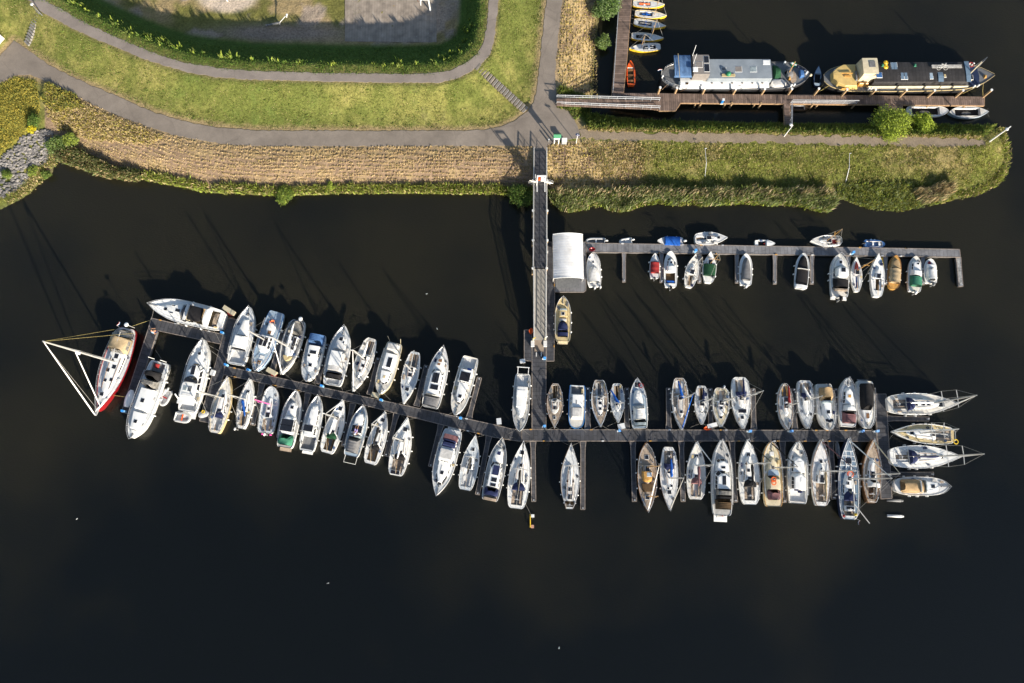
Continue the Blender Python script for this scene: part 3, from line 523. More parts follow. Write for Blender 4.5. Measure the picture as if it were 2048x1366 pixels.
pontoon('floating_pontoon', 'dark T shaped end pontoon at the right where three yachts lie side on', 'pontoon', [(1750,788),(1772,788),(1784,996.6),(1762,998)], Z1, D_DARK(.05), 'main walkway pontoons', flecks=10)
pontoon('floating_pontoon', 'dark side pontoon right of the footbridge ramp next to the cream launch', 'pontoon', [(1096,484),(1104,484),(1109.5,584),(1108,722),(1093,722),(1093,560)], Z1-.03, D_DARK(0), 'service pontoons', flecks=4)
pontoon('floating_pontoon', 'small dark work pontoon left of the footbridge ramp with two deck hatches', 'pontoon', [(1048.5,660),(1063.4,660),(1063.4,722),(1048.5,721)], Z1-.03, D_DARK(0), 'service pontoons')
pontoon('floating_pontoon', 'wide grey platform under and below the white tent', 'pontoon', [(1104.5,484),(1172,484),(1172,580),(1168,584),(1110,584)], Z1, D_LITE, 'service pontoons')
pontoon('floating_pontoon', 'long pale grey pontoon at the upper right with small boats', 'pontoon', [(1172.6,486),(1919,498.6),(1921,514),(1172.6,504)], Z1, D_LITE, 'main walkway pontoons', flecks=20)
def finger(x0, y0, x1, y1, label, w0=12, w1=8.5, m=None):
    d = math.hypot(x1-x0, y1-y0); nx_, ny_ = -(y1-y0)/d, (x1-x0)/d; f = 14/d if d > 30 else .2
    mx_, my_ = x0+(x1-x0)*f, y0+(y1-y0)*f
    poly = [(x0+nx_*w0/2, y0+ny_*w0/2), (mx_+nx_*w1/2, my_+ny_*w1/2), (x1+nx_*w1/2, y1+ny_*w1/2), (x1-nx_*w1/2, y1-ny_*w1/2), (mx_-nx_*w1/2, my_-ny_*w1/2), (x0-nx_*w0/2, y0-ny_*w0/2)]
    a = P(x0, y0); b = P(x1, y1); ang = math.atan2(b.y-a.y, b.x-a.x)
    r = pontoon('finger_pontoon', label, 'finger pontoon', poly, Z1-.12, m or D_DARK(round((-ang+math.pi/2)*10)/10), 'finger pontoons between the berths', th=.3)
    c = r.location; mb = MB(); q = P(x1, y1, Z1)-c; q.z = 0; d3 = (P(x0, y0, Z1)-c-q).normalized(); d3.z = 0; mb.tube([(q.x+d3.x*.2, q.y+d3.y*.2, Z1-.12), (q.x+d3.x*.2, q.y+d3.y*.2, Z1+.35)], .09, 8); mb.build('end_bollard', 'galv', r)
for a in [
 (543,747,566,662,'narrow dark finger pontoon right of the pale blue boat'),
 (634,767,655,688,'narrow dark finger pontoon between the blue canopied boat and the cream topped cruiser'),
 (739,789,757,716,'narrow dark finger pontoon left of the cream yellow sided cruiser'),
 (833,812,853,731,'narrow dark finger pontoon left of the cruiser with grey stern awning'),
 (938,836,959,755,'narrow dark finger pontoon right of the cruiser with blue cloth and solar panel'),
 (524,767,505,850,'narrow dark finger pontoon left of the pink trimmed boat'),
 (616,787,601,864,'narrow dark finger pontoon right of the green canopied cruiser'),
 (706,807,687,892,'narrow dark finger pontoon left of the grey canopied cruiser with sunbather'),
 (793,827,772,912,'narrow dark finger pontoon left of the large white yacht with open transom'),
 (882,849,861,933,'narrow dark finger pontoon left of the big cruiser with navy flybridge seats'),
 (978,872,955,989,'narrow dark finger pontoon left of the navy canopied cruiser'),
 (1066,883,1067.5,1003,'narrow dark finger pontoon above the yellow marker pole'),
 (1166,883,1165.6,1019,'narrow dark finger pontoon right of the lone grey decked yacht'),
 (1265.6,883,1269,1003,'narrow dark finger pontoon left of the brown wooden ketch'),
 (1362.6,883,1366.5,1003,'narrow dark finger pontoon right of the bow down yacht with blue sail cover'),
 (1464,883,1471,1004,'narrow dark finger pontoon right of the big cruiser with brown cockpit cover'),
 (1565,883,1568.7,1005,'narrow dark finger pontoon between the cream boat with lifebuoys and the all white cruiser'),
 (1662,883,1668,998,'narrow dark finger pontoon left of the blue decked yacht with a dark dinghy on it'),
 (1175.5,858,1175.5,775,'narrow slatted finger pontoon between the blue edged boat and the teak decked yacht'),
 (1253.5,858,1253.5,776,'narrow slatted finger pontoon left of the white cruiser with domed canvas stern'),
 (1337.5,858,1337,776,'narrow slatted finger pontoon left of the yacht with blue furled jib'),
 (1422,858,1420,777,'narrow slatted finger pontoon above the red canoe'),
 (1508,858,1506,777,'narrow slatted finger pontoon under the mast tip right of the broad white yacht'),
 (1590,859,1587,777,'narrow slatted finger pontoon between the maroon sailed boat and the cream yacht'),
 (1673,859,1670.6,777,'narrow slatted finger pontoon between the beige awning cruiser and the cruiser with lattice foredeck'),
 (1774,837,1858,838,'dark finger pontoon pointing right between the upper two side on yachts'),
 (1778,949,1867,948.5,'dark finger pontoon pointing right above the tan canopied boat')]: finger(*a)
for x, y0, y1, l in [(1248,504,564,'pale finger pontoon standing empty between the covered outboard boat and the red covered boat'),(1323,506,565,'pale finger pontoon between the red covered boat and the small white cabin boat'),(1399,507,566,'pale finger pontoon between two small white yachts'),
  (1474,509,566,'pale finger pontoon left of the grey covered sports boat'),(1550,510,568,'pale finger pontoon standing empty in the middle of the upper right row'),(1624,511,568,'pale finger pontoon right of the black covered open boat'),(1697,512,566,'pale finger pontoon between the large cabin boat and the red decked dinghy'),
  (1771,513,569,'pale finger pontoon left of the tan covered sloop'),(1846,514,569,'pale finger pontoon right of the green covered boat')]: finger(x, y0, x, y1, l, 8, 6, D_LITE)
finger(1917, 515, 1922, 573, 'weathered pale finger pontoon at the far right end of the upper pontoon', 10, 8.5, mat('bird_stained_deck', (.34, .34, .33), .9, .45, 3, grime=(.12, .12, .12)))
# ---- wooden jetties
def jetty(label, poly, z, m, group='wooden jetty sections'):
    pts = [XY(p, z) for p in poly]; c = (sum(p[0] for p in pts)/len(pts), sum(p[1] for p in pts)/len(pts)); root = empty('wooden_jetty', (c[0], c[1], 0)); tag(root, label, 'jetty', group)
    lp = [(p[0]-c[0], p[1]-c[1]) for p in pts]; mb = MB(); mb.prism(lp, z-.1, z); mb.build('deck', m, root)
    mb = MB(); n = len(lp)
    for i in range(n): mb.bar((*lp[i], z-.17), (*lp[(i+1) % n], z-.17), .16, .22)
    mb.build('edge_beam', mat('tan_edge_beam', (.42, .27, .15), .8, .25, 3), root)  # tan timber beam all round, paler than the deck planks
    for i in range(n):
        a, b = Vector(lp[i]), Vector(lp[(i+1) % n]); L = (b-a).length
        if L > 8:
            for k_ in range(int(L/6)+1):
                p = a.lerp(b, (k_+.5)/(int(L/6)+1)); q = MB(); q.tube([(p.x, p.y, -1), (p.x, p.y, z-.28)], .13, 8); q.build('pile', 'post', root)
    return root
ZJ = 1.25
jetty('brown boardwalk running up from the jetty past the training dinghies', [(1240,0-60),(1264,-60),(1263,0),(1254,115),(1247,185),(1224,186),(1231,100),(1240.6,0)], ZJ, D_WOODH)
jetty('wide brown jetty section where the ramp from land arrives', [(1224,186.5),(1316,186.5),(1362,187.5),(1362,204),(1351,221),(1318,221),(1318,219),(1224,205)], ZJ, D_WOODV)
jetty('long brown jetty along the two barges', [(1362.5,187.5),(1600,189.5),(1969,193.5),(1969,210.5),(1600,207),(1362.5,205)], ZJ, D_WOODV)
jetty('narrow brown jetty branch leading down to the bank by the lamp post', [(1568,207.5),(1580,207.5),(1580,256),(1570,254)], ZJ-.02, D_WOODH)
jetty('brown jetty branch half hidden under the bright green tree', [(1761,210),(1805,210.5),(1805,232),(1761,232)], ZJ-.02, D_WOODV)
def railing(name, label, cat, a, b, za, zb, hgt=1.05, nposts=10, m='galv', group=None, rails=(1, .55), r=.04, parent=None):
    A_ = P(a[0], a[1], za); B_ = P(b[0], b[1], zb); root = parent or tag(empty(name, A_), label, cat, group); o = Vector((0, 0, 0)); e = B_-A_
    if parent: o = A_-parent.location; e = B_-parent.location
    mb = MB()
    for f in rails: mb.tube([o+Vector((0, 0, hgt*f)), e+Vector((0, 0, hgt*f))], r, 6)
    mb.build('rails', m, root); mb = MB()
    for i in range(nposts+1):
        p = o.lerp(e, i/nposts); mb.tube([p, p+Vector((0, 0, hgt))], r*.8, 5)
    mb.build('posts', m, root); return root
# gangway from land
g0 = P(1113,203,2.25); root = tag(empty('access_ramp', g0), 'brown planked ramp with grey railings from the path to the jetty', 'ramp'); mb = MB()
pl = [P(1113,196,2.95)-g0, P(1318,201,ZJ+.05)-g0, P(1318,219,ZJ+.05)-g0, P(1113,211,2.95)-g0]; mb.add([tuple(p) for p in pl]+[(p.x, p.y, p.z-.16) for p in pl], [(3, 2, 1, 0), (4, 5, 6, 7), (0, 1, 5, 4), (1, 2, 6, 5), (2, 3, 7, 6), (3, 0, 4, 7)]); mb.build('deck', D_WOODV, root)
railing('', '', '', (1113,197.5), (1318,202.5), 2.3, ZJ+.06, nposts=12, parent=root, r=.05); railing('', '', '', (1113,211), (1318,219), 2.3, ZJ+.06, nposts=12, parent=root, r=.05)
railing('railing', 'long galvanised railing on the jetty edge between the barges', 'railing', (1580,207), (1712,208), ZJ, ZJ, nposts=5, rails=(1, .6, .25))
railing('railing', 'short galvanised railing on the narrow jetty branch by the lamp post', 'railing', (1580,212), (1579,256), ZJ, 1.3, nposts=3)
railing('railing', 'thin galvanised railing along the left edge of the boardwalk', 'railing', (1240,-40), (1225,186), ZJ, ZJ, nposts=16, hgt=.8, r=.035)
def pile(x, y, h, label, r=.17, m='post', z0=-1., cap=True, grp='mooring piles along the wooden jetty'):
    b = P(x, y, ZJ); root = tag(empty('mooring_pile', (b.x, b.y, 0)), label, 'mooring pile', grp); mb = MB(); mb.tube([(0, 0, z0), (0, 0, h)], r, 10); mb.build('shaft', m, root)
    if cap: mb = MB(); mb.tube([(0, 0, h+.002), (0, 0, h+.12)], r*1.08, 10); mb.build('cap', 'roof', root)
for x, y, h, l in [(1316,187,2.9,'tan timber mooring pile with a rope, left of the grey barge'),(1350,186,2.6,'timber mooring pile at the stern of the grey barge'),(1405,187,2.6,'timber mooring pile beside the wheelhouse of the grey barge'),(1466,188,2.6,'timber mooring pile halfway along the grey barge'),(1523,188.5,2.7,'timber mooring pile near the folded tarpaulins of the grey barge'),(1576,189,2.8,'timber mooring pile at the bow of the grey barge'),
   (1628,190,3.0,'timber mooring pile with yellow rope between the two barges'),(1683,192,3.1,'grey timber mooring pile at the stern of the black and cream barge'),(1739,192.5,3.1,'timber mooring pile below the cream wheelhouse'),(1800,193,3.1,'timber mooring pile below the roof windows of the black barge'),(1855,194,3.1,'timber mooring pile with a hanging fender below the bicycle rack'),(1911,194,3.1,'timber mooring pile near the bow of the black barge'),(1966,194,3.2,'last timber mooring pile at the right end of the jetty')]: pile(x, y, h, l)
for x, y, l in [(1402,206,'short pile stub on the lower jetty edge under the grey barge stern'),(1464,206.5,'short pile stub on the lower jetty edge right of the blue post'),(1522,207,'short pile stub on the lower jetty edge near the branch'),(1626,208,'short pile stub outside the long jetty railing')]: pile(x, y, ZJ+.12, l, .16, cap=False, grp='short pile stubs on the lower jetty edge')
# ---- footbridge
ZBR = 2.75
def rectdeck(x0, x1, ya, yb, za, zb, th=.25): return [P(x0, ya, za), P(x1, ya, za), P(x1, yb, zb), P(x0, yb, zb)]
def bridge(label, xa0, xa1, xb0, xb1, ya, yb, za, zb, m, rails=True, npost=18, piers=()):
    o = P((xa0+xa1)/2, ya, za); root = tag(empty('footbridge', o), label, 'footbridge'); p = [P(xa0, ya, za)-o, P(xa1, ya, za)-o, P(xb1, yb, zb)-o, P(xb0, yb, zb)-o]
    mb = MB(); mb.add([tuple(q) for q in p]+[(q.x, q.y, q.z-.28) for q in p], [(3, 2, 1, 0), (4, 5, 6, 7), (0, 1, 5, 4), (1, 2, 6, 5), (2, 3, 7, 6), (3, 0, 4, 7)]); mb.build('deck', m, root)
    for i0, i1 in ((0, 3), (1, 2)):
        a, b = p[i0], p[i1]; s = -1 if i0 == 0 else 1; a = a+Vector((s*.06, 0, 0)); b = b+Vector((s*.06, 0, 0)); mb = MB()
        mb.bar(a+Vector((0, 0, -.15)), b+Vector((0, 0, -.15)), .12, .5); mb.build('side_girder', 'alu', root); mb = MB()
        mb.tube([a+Vector((0, 0, 1.15)), b+Vector((0, 0, 1.15))], .07, 6); mb.tube([a+Vector((0, 0, .6)), b+Vector((0, 0, .6))], .03, 5)
        for k_ in range(npost+1): q = a.lerp(b, k_/npost); mb.bar(q, q+Vector((0, 0, 1.15)), .06, .06)
        for k_ in range(npost): q = a.lerp(b, k_/npost); q2 = a.lerp(b, (k_+1)/npost); mb.tube([q+Vector((0, 0, 1.1)), q2+Vector((0, 0, .1))], .028, 4)
        mb.build('railing', 'alu', root)
    for y, z in piers:
        for xx in (xa0-2.2, xa1+2.2):
            q = P(xx, y, z)-o; mb = MB(); mb.tube([(q.x, q.y, -o.z-1), (q.x, q.y, q.z+.05)], .16, 10); pl_ = mb.build('pier', 'post', root); mb = MB(); mb.tube([(q.x, q.y, q.z+.052), (q.x, q.y, q.z+.2)], .19, 10); mb.build('pier_cap', 'roof', pl_)
    return root
bridge('fixed dark decked footbridge with pale railings from the bank over the water', 1068.3,1092, 1067,1092, 302,536, 2.5,ZBR, D_DARK(0), piers=((362,2.65),(422,2.7),(481,2.75)))
bridge('pale concrete coloured ramp of the footbridge sloping down to the pontoon', 1068,1091, 1068.5,1090.5, 538,680, ZBR,Z1+.4, mat('pale_ramp_deck', (.25, .235, .21), .85, .12, 1.5), npost=11, piers=((537,ZBR+.1),))
o = P(1078.5, 691, Z1); root = tag(empty('landing_plate', o), 'brown landing plate at the foot of the footbridge ramp', 'landing plate'); mb = MB(); mb.add([tuple(P(x, y, z)-o) for x, y, z in [(1069,680,Z1+.38),(1087.5,680,Z1+.38),(1087.5,703,Z1+.04),(1069,703,Z1+.04),(1069,680,Z1+.30),(1087.5,680,Z1+.30),(1087.5,703,Z1+.005),(1069,703,Z1+.005)]], [(3, 2, 1, 0), (4, 5, 6, 7), (0, 1, 5, 4), (1, 2, 6, 5), (2, 3, 7, 6), (3, 0, 4, 7)]); mb.build('plate', mat('brown_checker_plate', (.21, .165, .125), .7, .15, 2), root)
for x in (1072.5, 1082.5): a = P(x, 705, Z1)-o; b = P(x, 713, Z1)-o; mb = MB(); mb.bar((a.x, a.y, .06), (b.x, b.y, .06), .12, .1); mb.build('guide_rail', 'lgrey', root)
for x, s in ((1065.5, 'left'), (1090.5, 'right')):
    c = P(x, 687, Z1+.5); mb = MB(); mb.box(-.25, .25, -.42, .42, -.5, 0); o_ = mb.build('ramp_block', 'lgrey'); o_.location = c; tag(o_, 'light grey block at the %s side of the ramp foot' % s, 'block', 'blocks at the ramp foot')
# bridge gate portal
b0 = P(1079.5, 371, 2.65); root = tag(empty('bridge_gate', b0), 'tall white gate frame with sign boards over the footbridge', 'gate'); xl = P(1073.5, 371, 2.65)-b0; xr = P(1089, 371, 2.65)-b0
for q in (xl, xr): mb = MB(); mb.bar(q, q+Vector((0, 0, 3.3)), .16, .16); mb.build('post', 'roof', root)
mb = MB(); mb.bar(xl+Vector((-.1, 0, 3.32)), xr+Vector((.12, 0, 3.32)), .16, .16); mb.build('crossbar', 'roof', root)
mb = MB(); mb.bar(xl+Vector((.1, .0, 2.5)), xr+Vector((-.1, 0, 2.5)), .08, .12); mb.build('lower_crossbar', 'roof', root)
for q in (xl, xr): mb = MB(); mb.bar(q+Vector((0, -.1, 1.25)), q+Vector((0, -1.5, 1.25)), .12, .1); mb.build('guide_bar', 'roof', root)
mb = MB(); mb.box(xl.x+.15, xl.x+.55, -.25, .05, 2.3, 2.8); mb.build('sign_board', 'orange', root); mb = MB(); mb.box(xl.x+.5, xr.x-.15, -.4, .09, 2.35, 2.85); mb.build('sign_board', 'roof', root)
mb = MB(); mb.bar(xl+Vector((-.3, 0, 2.6)), xl+Vector((-.3, 0, 3.9)), .09, .09); mb.build('antenna', 'galv', root)
mb = MB(); mb.box(xl.x+.1, xr.x-.1, -.03, .03, .1, 2.1); mb.build('gate_leaf', mat('dark_mesh', (.05, .05, .055), .6, .2, 3), root)
for s, q in ((-1, xl), (1, xr)):  # fan shaped guards of bent bars either side
    mb = MB()
    for k_ in range(7): a = math.pi*(.0+.16*k_); mb.tube([q+Vector((s*.15, 0, 1.2)), q+Vector((s*(.25+1.05*math.sin(a)), 0, 1.2+1.1*math.cos(a)))], .03, 4)
    mb.build('climb_guard', 'alu', root)
for x, y, l in [(1066,682,'small white and yellow winch post left of the ramp foot'),(1089.5,680,'cream crook topped post right of the ramp foot')]:
    c = P(x, y, Z1); root = tag(empty('guide_pile', c), l, 'pile'); mb = MB(); mb.tube([(0, 0, -1), (0, 0, 1.9)], .11, 8); mb.build('shaft', 'cream', root); mb = MB(); mb.tube([(0, 0, 1.9), (.3, .15, 2.0)], .07, 6); mb.build('arm', 'yellow' if 'yellow' in l else 'roof', root)
# ---- white tent on the platform
TL, TR, BL, BR = P(1107,474,2.3), P(1166.5,475,2.3), P(1106,553,2.3), P(1165.5,553,2.3)
root = tag(empty('tent', ((TL.x+BR.x)/2, (TL.y+BR.y)/2, Z1)), 'white barrel roofed tent with ribbed cloth on the grey platform', 'tent'); hx = (TR.x-TL.x)/2; hy = (TL.y-BL.y)/2+.35; zr = 1.95
V_, F_ = [], []; NX, NY = 20, 68
for j in range(NY+1):
    y = -hy+2*hy*j/NY; rib = .016*abs(math.sin(math.pi*17*j/NY))
    for i in range(NX+1): a = -1+2*i/NX; V_.append((a*hx, y, zr+.6*(1-a*a)+rib-.02))
for j in range(NY):
    for i in range(NX): k_ = j*(NX+1)+i; F_.append((k_, k_+1, k_+NX+2, k_+NX+1))
mb = MB(); mb.add(V_, F_); ro = mb.build('roof_cloth', mat('white_tent_cloth', (.80, .80, .80), .55, .10, .7, grime=(.58, .57, .55)), root, True)
for s in (-1, 1):
    mb = MB(); mb.box(s*hx-.02, s*hx+.02, -hy, hy, .9, zr-.032); mb.build('side_wall', 'cloth', root); mb = MB(); arch = [(hx*(-1+2*i/14), s*hy, zr+.58*(1-(-1+2*i/14)**2)) for i in range(15)]; mb.tube(arch, .05, 6); mb.build('end_arch', 'roof', root)
    for t in (-1, 1): mb = MB(); mb.bar((t*hx*.97, s*hy*.97, .01), (t*hx*.97, s*hy*.97, zr-.05), .09, .09); mb.build('post', 'alu', root)
c = P(1135,568,Z1+.05); mb = MB(); mb.box(-1.75, 1.75, -.65, .95, 0, .04); m_ = mb.build('floor_mat', 'dgrey'); m_.location = c; tag(m_, 'dark grey mat on the platform at the open end of the tent', 'mat')
# ---- small things on pontoons
def at(o, x, y, z, rz=0.): o.location = P(x, y, z); o.rotation_euler = (0, 0, rz); return o
PED0 = None
def pedestal(x, y, rz, label, h=1.0):
    global PED0
    if PED0 is None:
        PED0 = empty('power_pedestal'); mb = MB(); mb.box(-.16, .16, -.13, .13, 0, h*.8); mb.build('body', 'paleblue', PED0); mb = MB(); mb.prism([(-.19, -.16), (.19, -.16), (.19, .16), (-.19, .16)], h*.8+.002, [h*.86, h*.86, h, h]); mb.build('lid', 'cyan', PED0); mb = MB(); mb.box(-.34, -.165, -.1, .1, .0, .45); mb.build('socket_box', 'roof', PED0); r = PED0
    else:
        r = PED0.copy(); COL.objects.link(r)
        for c in PED0.children: d = c.copy(); COL.objects.link(d); d.parent = r
    at(r, x, y, Z1, rz); tag(r, label, 'power pedestal', 'blue power pedestals on the pontoons')
for x, y, l in [(448,667,'pale blue power pedestal at the corner by the open white cruiser'),(455,731,'blue power pedestal where the cross pontoon meets the slanting walkway'),(500,741,'blue power pedestal at the bow of the pale blue boat'),(646,773,'blue power pedestal beside the bow of the blue canopied boat'),(764,801,'blue power pedestal at the bow of the cream yellow sided cruiser'),(922,837,'blue power pedestal by the bow of the cruiser with solar panel'),
   (1088.5,853,'blue power pedestal at the foot of the vertical pontoon'),(1238,862,'blue power pedestal above the walkway by the small yacht with slanted blue sail'),(1497,863,'blue power pedestal beside the bow of the broad white yacht'),(1579,863,'blue power pedestal by the bow of the maroon sailed boat'),(1720,863,'blue power pedestal left of the black covered boat bow'),(1749.5,863,'blue power pedestal at the right hand corner of the walkway'),(1748.5,863.5,None),
   (251,823,'blue power pedestal at the lower end of the outermost left pontoon'),(1389,504,'light blue power pedestal on the pale pontoon above the leaning small yacht'),(1702,508,'light blue power pedestal on the pale pontoon by the large cabin boat'),(1089,718,'white and blue power pedestal casting a long shadow below the ramp')]:
    if l: pedestal(x, y, random.uniform(-.2, .2)+(-.25 if x < 1000 else 0), l)
def dockbox(x, y, rz, label, m='lgrey', L=1.1, W=.6, H=.5):
    root = tag(empty('dock_box'), label, 'dock box', 'dock boxes and steps'); mb = MB(); mb.box(-L/2, L/2, -W/2, W/2, 0, H*.75); mb.build('body', m, root); mb = MB(); mb.prism([(-L/2-.03, -W/2-.03), (L/2+.03, -W/2-.03), (L/2+.03, W/2+.03), (-L/2-.03, W/2+.03)], H*.75+.002, [H*.85, H*1.1, H*1.1, H*.85]); mb.build('lid', m, root); return at(root, x, y, Z1, rz)
for a in [(427,746,-.3,'white dock box on the slanting cross pontoon','roof',.55,.75),(545,744,-.5,'cream dock box at the bow of the yacht with furled jib','cream',1.5,.6),(1045,723,.1,'white dock box under the ramp edge by the small work pontoon','roof',.7,.5),(1242,853,.2,'white dock box at the bow of the small yacht with slanted blue sail','roof',.9,.7),(1423,851,.25,'white wedge shaped dock box above the red canoe','roof',1.3,.5),(460,622,-.55,'cream sloping dock box at the top of the cross pontoon','cream',2.0,.6),(998,843,.1,'white grey dock box on the walkway right of the empty berth','roof',.6,.8),(752,791,-.3,'pale dock box at the bow of the cream yellow sided cruiser','cream',1.1,.6)]: dockbox(*a)
# red canoe, gangplank
def canoe(x, y, rz, L, label, m, name='canoe', cat='canoe'):
    mb = MB(); n = 12; V_ = []; F_ = []
    for i in range(n+1):
        t = i/n; hw = .3*math.sin(math.pi*min(max(t, .02), .98))**.6; sh = .28+.12*(2*t-1)**2
        V_ += [(L*(t-.5), -hw, sh), (L*(t-.5), -hw*.8, .02), (L*(t-.5), hw*.8, .02), (L*(t-.5), hw, sh), (L*(t-.5), hw*.72, sh-.02), (L*(t-.5), 0, .10), (L*(t-.5), -hw*.72, sh-.02)]
    for i in range(n):
        for j in range(7): a = i*7+j; b = i*7+(j+1) % 7; F_.append((a, a+7, b+7, b))
    mb.add(V_, F_); o = mb.build(name, m); at(o, x, y, Z1+.01, rz); return tag(o, label, cat)
canoe(1414, 857, .02, 1.0, 'short red life float on the walkway under the wedge dock box', 'orange', 'life_float', 'life float')
canoe(462, 628, -.5, .9, 'red life float lying beside the cream sloping box', 'redp', 'life_float', 'life float')
canoe(1184, 499.5, .0, .9, 'red life float on the pale pontoon by the covered outboard boat', 'redp', 'life_float', 'life float')
canoe(1062, 663, 1.5, .9, 'orange red life float standing by the ramp foot', 'orange', 'life_float', 'life float')
canoe(548.5, 749.5, -.2, .8, 'red life float below the cream dock box', 'redp', 'life_float', 'life float')
o = canoe(1674, 900, 1.6, 2.4, 'dark grey dinghy hull on the finger beside the blue decked yacht', 'dgrey', 'upturned_dinghy', 'dinghy')
# pole with box below the main pontoon, floating logs, mooring posts in the water
c = P(1060.5, 1056, 0); root = tag(empty('marker_pole', c), 'thin yellow marker pole with pink float and white box in the water', 'marker'); mb = MB(); mb.tube([(0, 0, -.4), (0, .2, .4), (0, 1.9, .45)], .06, 6); mb.build('pole', 'yellow', root); mb = MB(); mb.box(.1, .5, .0, .42, -.2, .35); mb.build('float', mat('pink_float', (.55, .30, .22), .7, .2, 3), root); mb = MB(); mb.box(.12, .55, 1.45, 1.85, .0, .7); mb.build('box', 'roof', root)
for x, y, l, m_ in [(1790,1032,'grey floating log loose in the water below the end pontoon','lgrey'),(1789,1001,'dark floating log beside the foot of the end pontoon','dgrey')]:
    mb = MB(); mb.tube([(-1.1, 0, .02), (.85, 0, .05)], [.18, .2], 9); mb.ball((1.0, 0, .08), .2, .17, .15); o = mb.build('floating_log', m_, None, True); o.location = P(x, y, 0); o.rotation_euler = (0, 0, -.04); tag(o, l, 'log')
# ---- left road end, steps, posts, signs
def slab_steps(name, label, a, b, wpx, z0, z1, n, m, nose, plain=0.):
    A_ = P(a[0], a[1], z0+.03); B_ = P(b[0], b[1], z1+.03); root = tag(empty(name, A_), label, 'steps'); d = B_-A_; dz = d.z; d.z = 0; L = d.length; u = d/L; v = Vector((-u.y, u.x, 0)); w_ = wpx/13.2/2
    for i in range(n):
        t0 = i/n; t1 = (i+1)/n; z = dz*(i+.2)/n+.09; mb = MB(); p = [u*L*t0-v*w_, u*L*(t1-.02)-v*w_, u*L*(t1-.02)+v*w_, u*L*t0+v*w_]
        mb.prism([(q.x, q.y) for q in p], z-.5, z); s = mb.build('step', m, root)
        if nose and t0 >= plain: q = u*L*(t1-.12/L*1); mb = MB(); mb.bar(q-v*w_*.85+Vector((0, 0, z+.012)), q+v*w_*.85+Vector((0, 0, z+.012)), .13, .02); mb.build('nosing', nose, s)
    return root
slab_steps('stairway', 'straight concrete stairway with pale nosings between upper path and road junction', (955,133), (1053,222), 15, ZP, ZR, 18, mat('step_concrete', (.25, .22, .18), .85, .2, 1.5), 'conc', .28)
slab_steps('stairway', 'rough grey stone steps near the upper left corner', (77,22), (53,90), 13, ZP-.1, ZR, 12, mat('rough_step_stone', (.24, .23, .22), .9, .25, 1.5), None)
c = P(-22, 76, ZR); root = tag(empty('shed', c, -.62), 'white roofed shed cut by the left picture edge', 'shed'); mb = MB(); mb.box(-2.4, 2.3, -1.3, 1.3, 0, 2.1); mb.build('wall', 'cloth', root); mb = MB(); mb.prism([(-2.6, -1.5), (2.5, -1.5), (2.5, 1.5), (-2.6, 1.5)], [2.1]*4, [2.2, 2.2, 2.5, 2.5]); mb.build('roof', 'roof', root)
def lamp(x, y, tipx, tipy, z0, label, arm=.9, cat='lamp post', m='galv', r=.07, hh=None):
    b = P(x, y, z0); lo, hi = 1., 12.
    for _ in range(40):  # pole height from how far the vertical pole reaches in the photo
        mid = (lo+hi)/2; 
        q = Vector((b.x, b.y, z0+mid)); dy = q.y; dz = q.z-CAM_H; yc = dy*CT+dz*ST; zc = -dy*ST+dz*CT; py = 683+FPX*yc/zc
        if py > tipy: lo = mid
        else: hi = mid
    h = hh or lo; root = tag(empty('lamp_post', b), label, cat); mb = MB(); mb.tube([(0, 0, -.1), (0, 0, h)], r*1.2, 8, r*.7); mb.build('pole', m, root); t = P(tipx, tipy, z0+h)-b; t.z = 0; d = t.normalized() if t.length > .3 else Vector((-1, .2, 0)); 
    if arm: mb = MB(); mb.tube([(0, 0, h), tuple(d*arm+Vector((0, 0, h+.08)))], r*.6, 6); mb.build('arm', m, root)
    mb = MB(); q = d*(arm+.1); mb.ball((q.x, q.y, h+.06), .26, .26, .1, 10, 6); mb.build('lamp_head', 'lgrey', root); return root
hz = lambda x, y: float(hfun(A([x]), A([y]))[0][0])
for (x0, y0, x1, y1, l) in [(1410,355,1410,297,'thin grey pole leaning in the peninsula grass above the reeds, left one of two'),(1691,367,1699,307,'thin grey pole leaning on the peninsula near the dry reeds, right one of two')]:
    a_ = P(x0, y0, hz(x0, y0)); b_ = P(x1, y1, hz(x1, y1)+1.1); root = tag(empty('leaning_pole', a_), l, 'pole', 'leaning poles on the peninsula'); mb = MB(); d_ = b_-a_; mb.tube([(0, 0, -.1), tuple(d_*.5+Vector((.15, 0, .25))), tuple(d_)], .035, 6); mb.build('shaft', 'galv', root); mb = MB(); mb.tube([tuple(d_), tuple(d_+Vector((.3, .1, -.1)))], .05, 6); mb.build('hook', 'galv', root)
lamp(1979, 283, 2006, 264, hz(1979,283), 'white lamp post at the tip of the peninsula', arm=.7, m='roof', r=.1, hh=4.6)
lamp(1568, 273, 1582, 252, hz(1568,273), 'lamp post with round head where the narrow jetty meets the bank', arm=.2, m='roof', hh=3.4)
lamp(84, 30, 71, 8, ZP, 'dark post beside the upper end of the rough stone steps', arm=0, cat='post', m='dgrey', hh=2.4)
b = P(1152, 287, hz(1152,287)); root = tag(empty('round_sign', b), 'round traffic sign on a white pole at the start of the peninsula path', 'sign'); mb = MB(); mb.tube([(0, 0, -.1), (0, 0, 2.9)], .05, 8); mb.build('pole', 'roof', root); mb = MB(); mb.tube([(0, .05, 2.62), (0, .10, 2.7)], .32, 18); mb.build('sign_face', mat('violet_grey_sign', (.22, .22, .34), .5, .1, 2), root); root.rotation_euler = (0, 0, 0)
b = P(1112.5, 288, ZR); root = tag(empty('notice_board', b), 'notice board with a green gabled roof on two white legs beside the road', 'notice board')
for s in (-.33, .33): mb = MB(); mb.bar((s, 0, -.1), (s, 0, 2.5), .12, .12); mb.build('leg', 'roof', root)
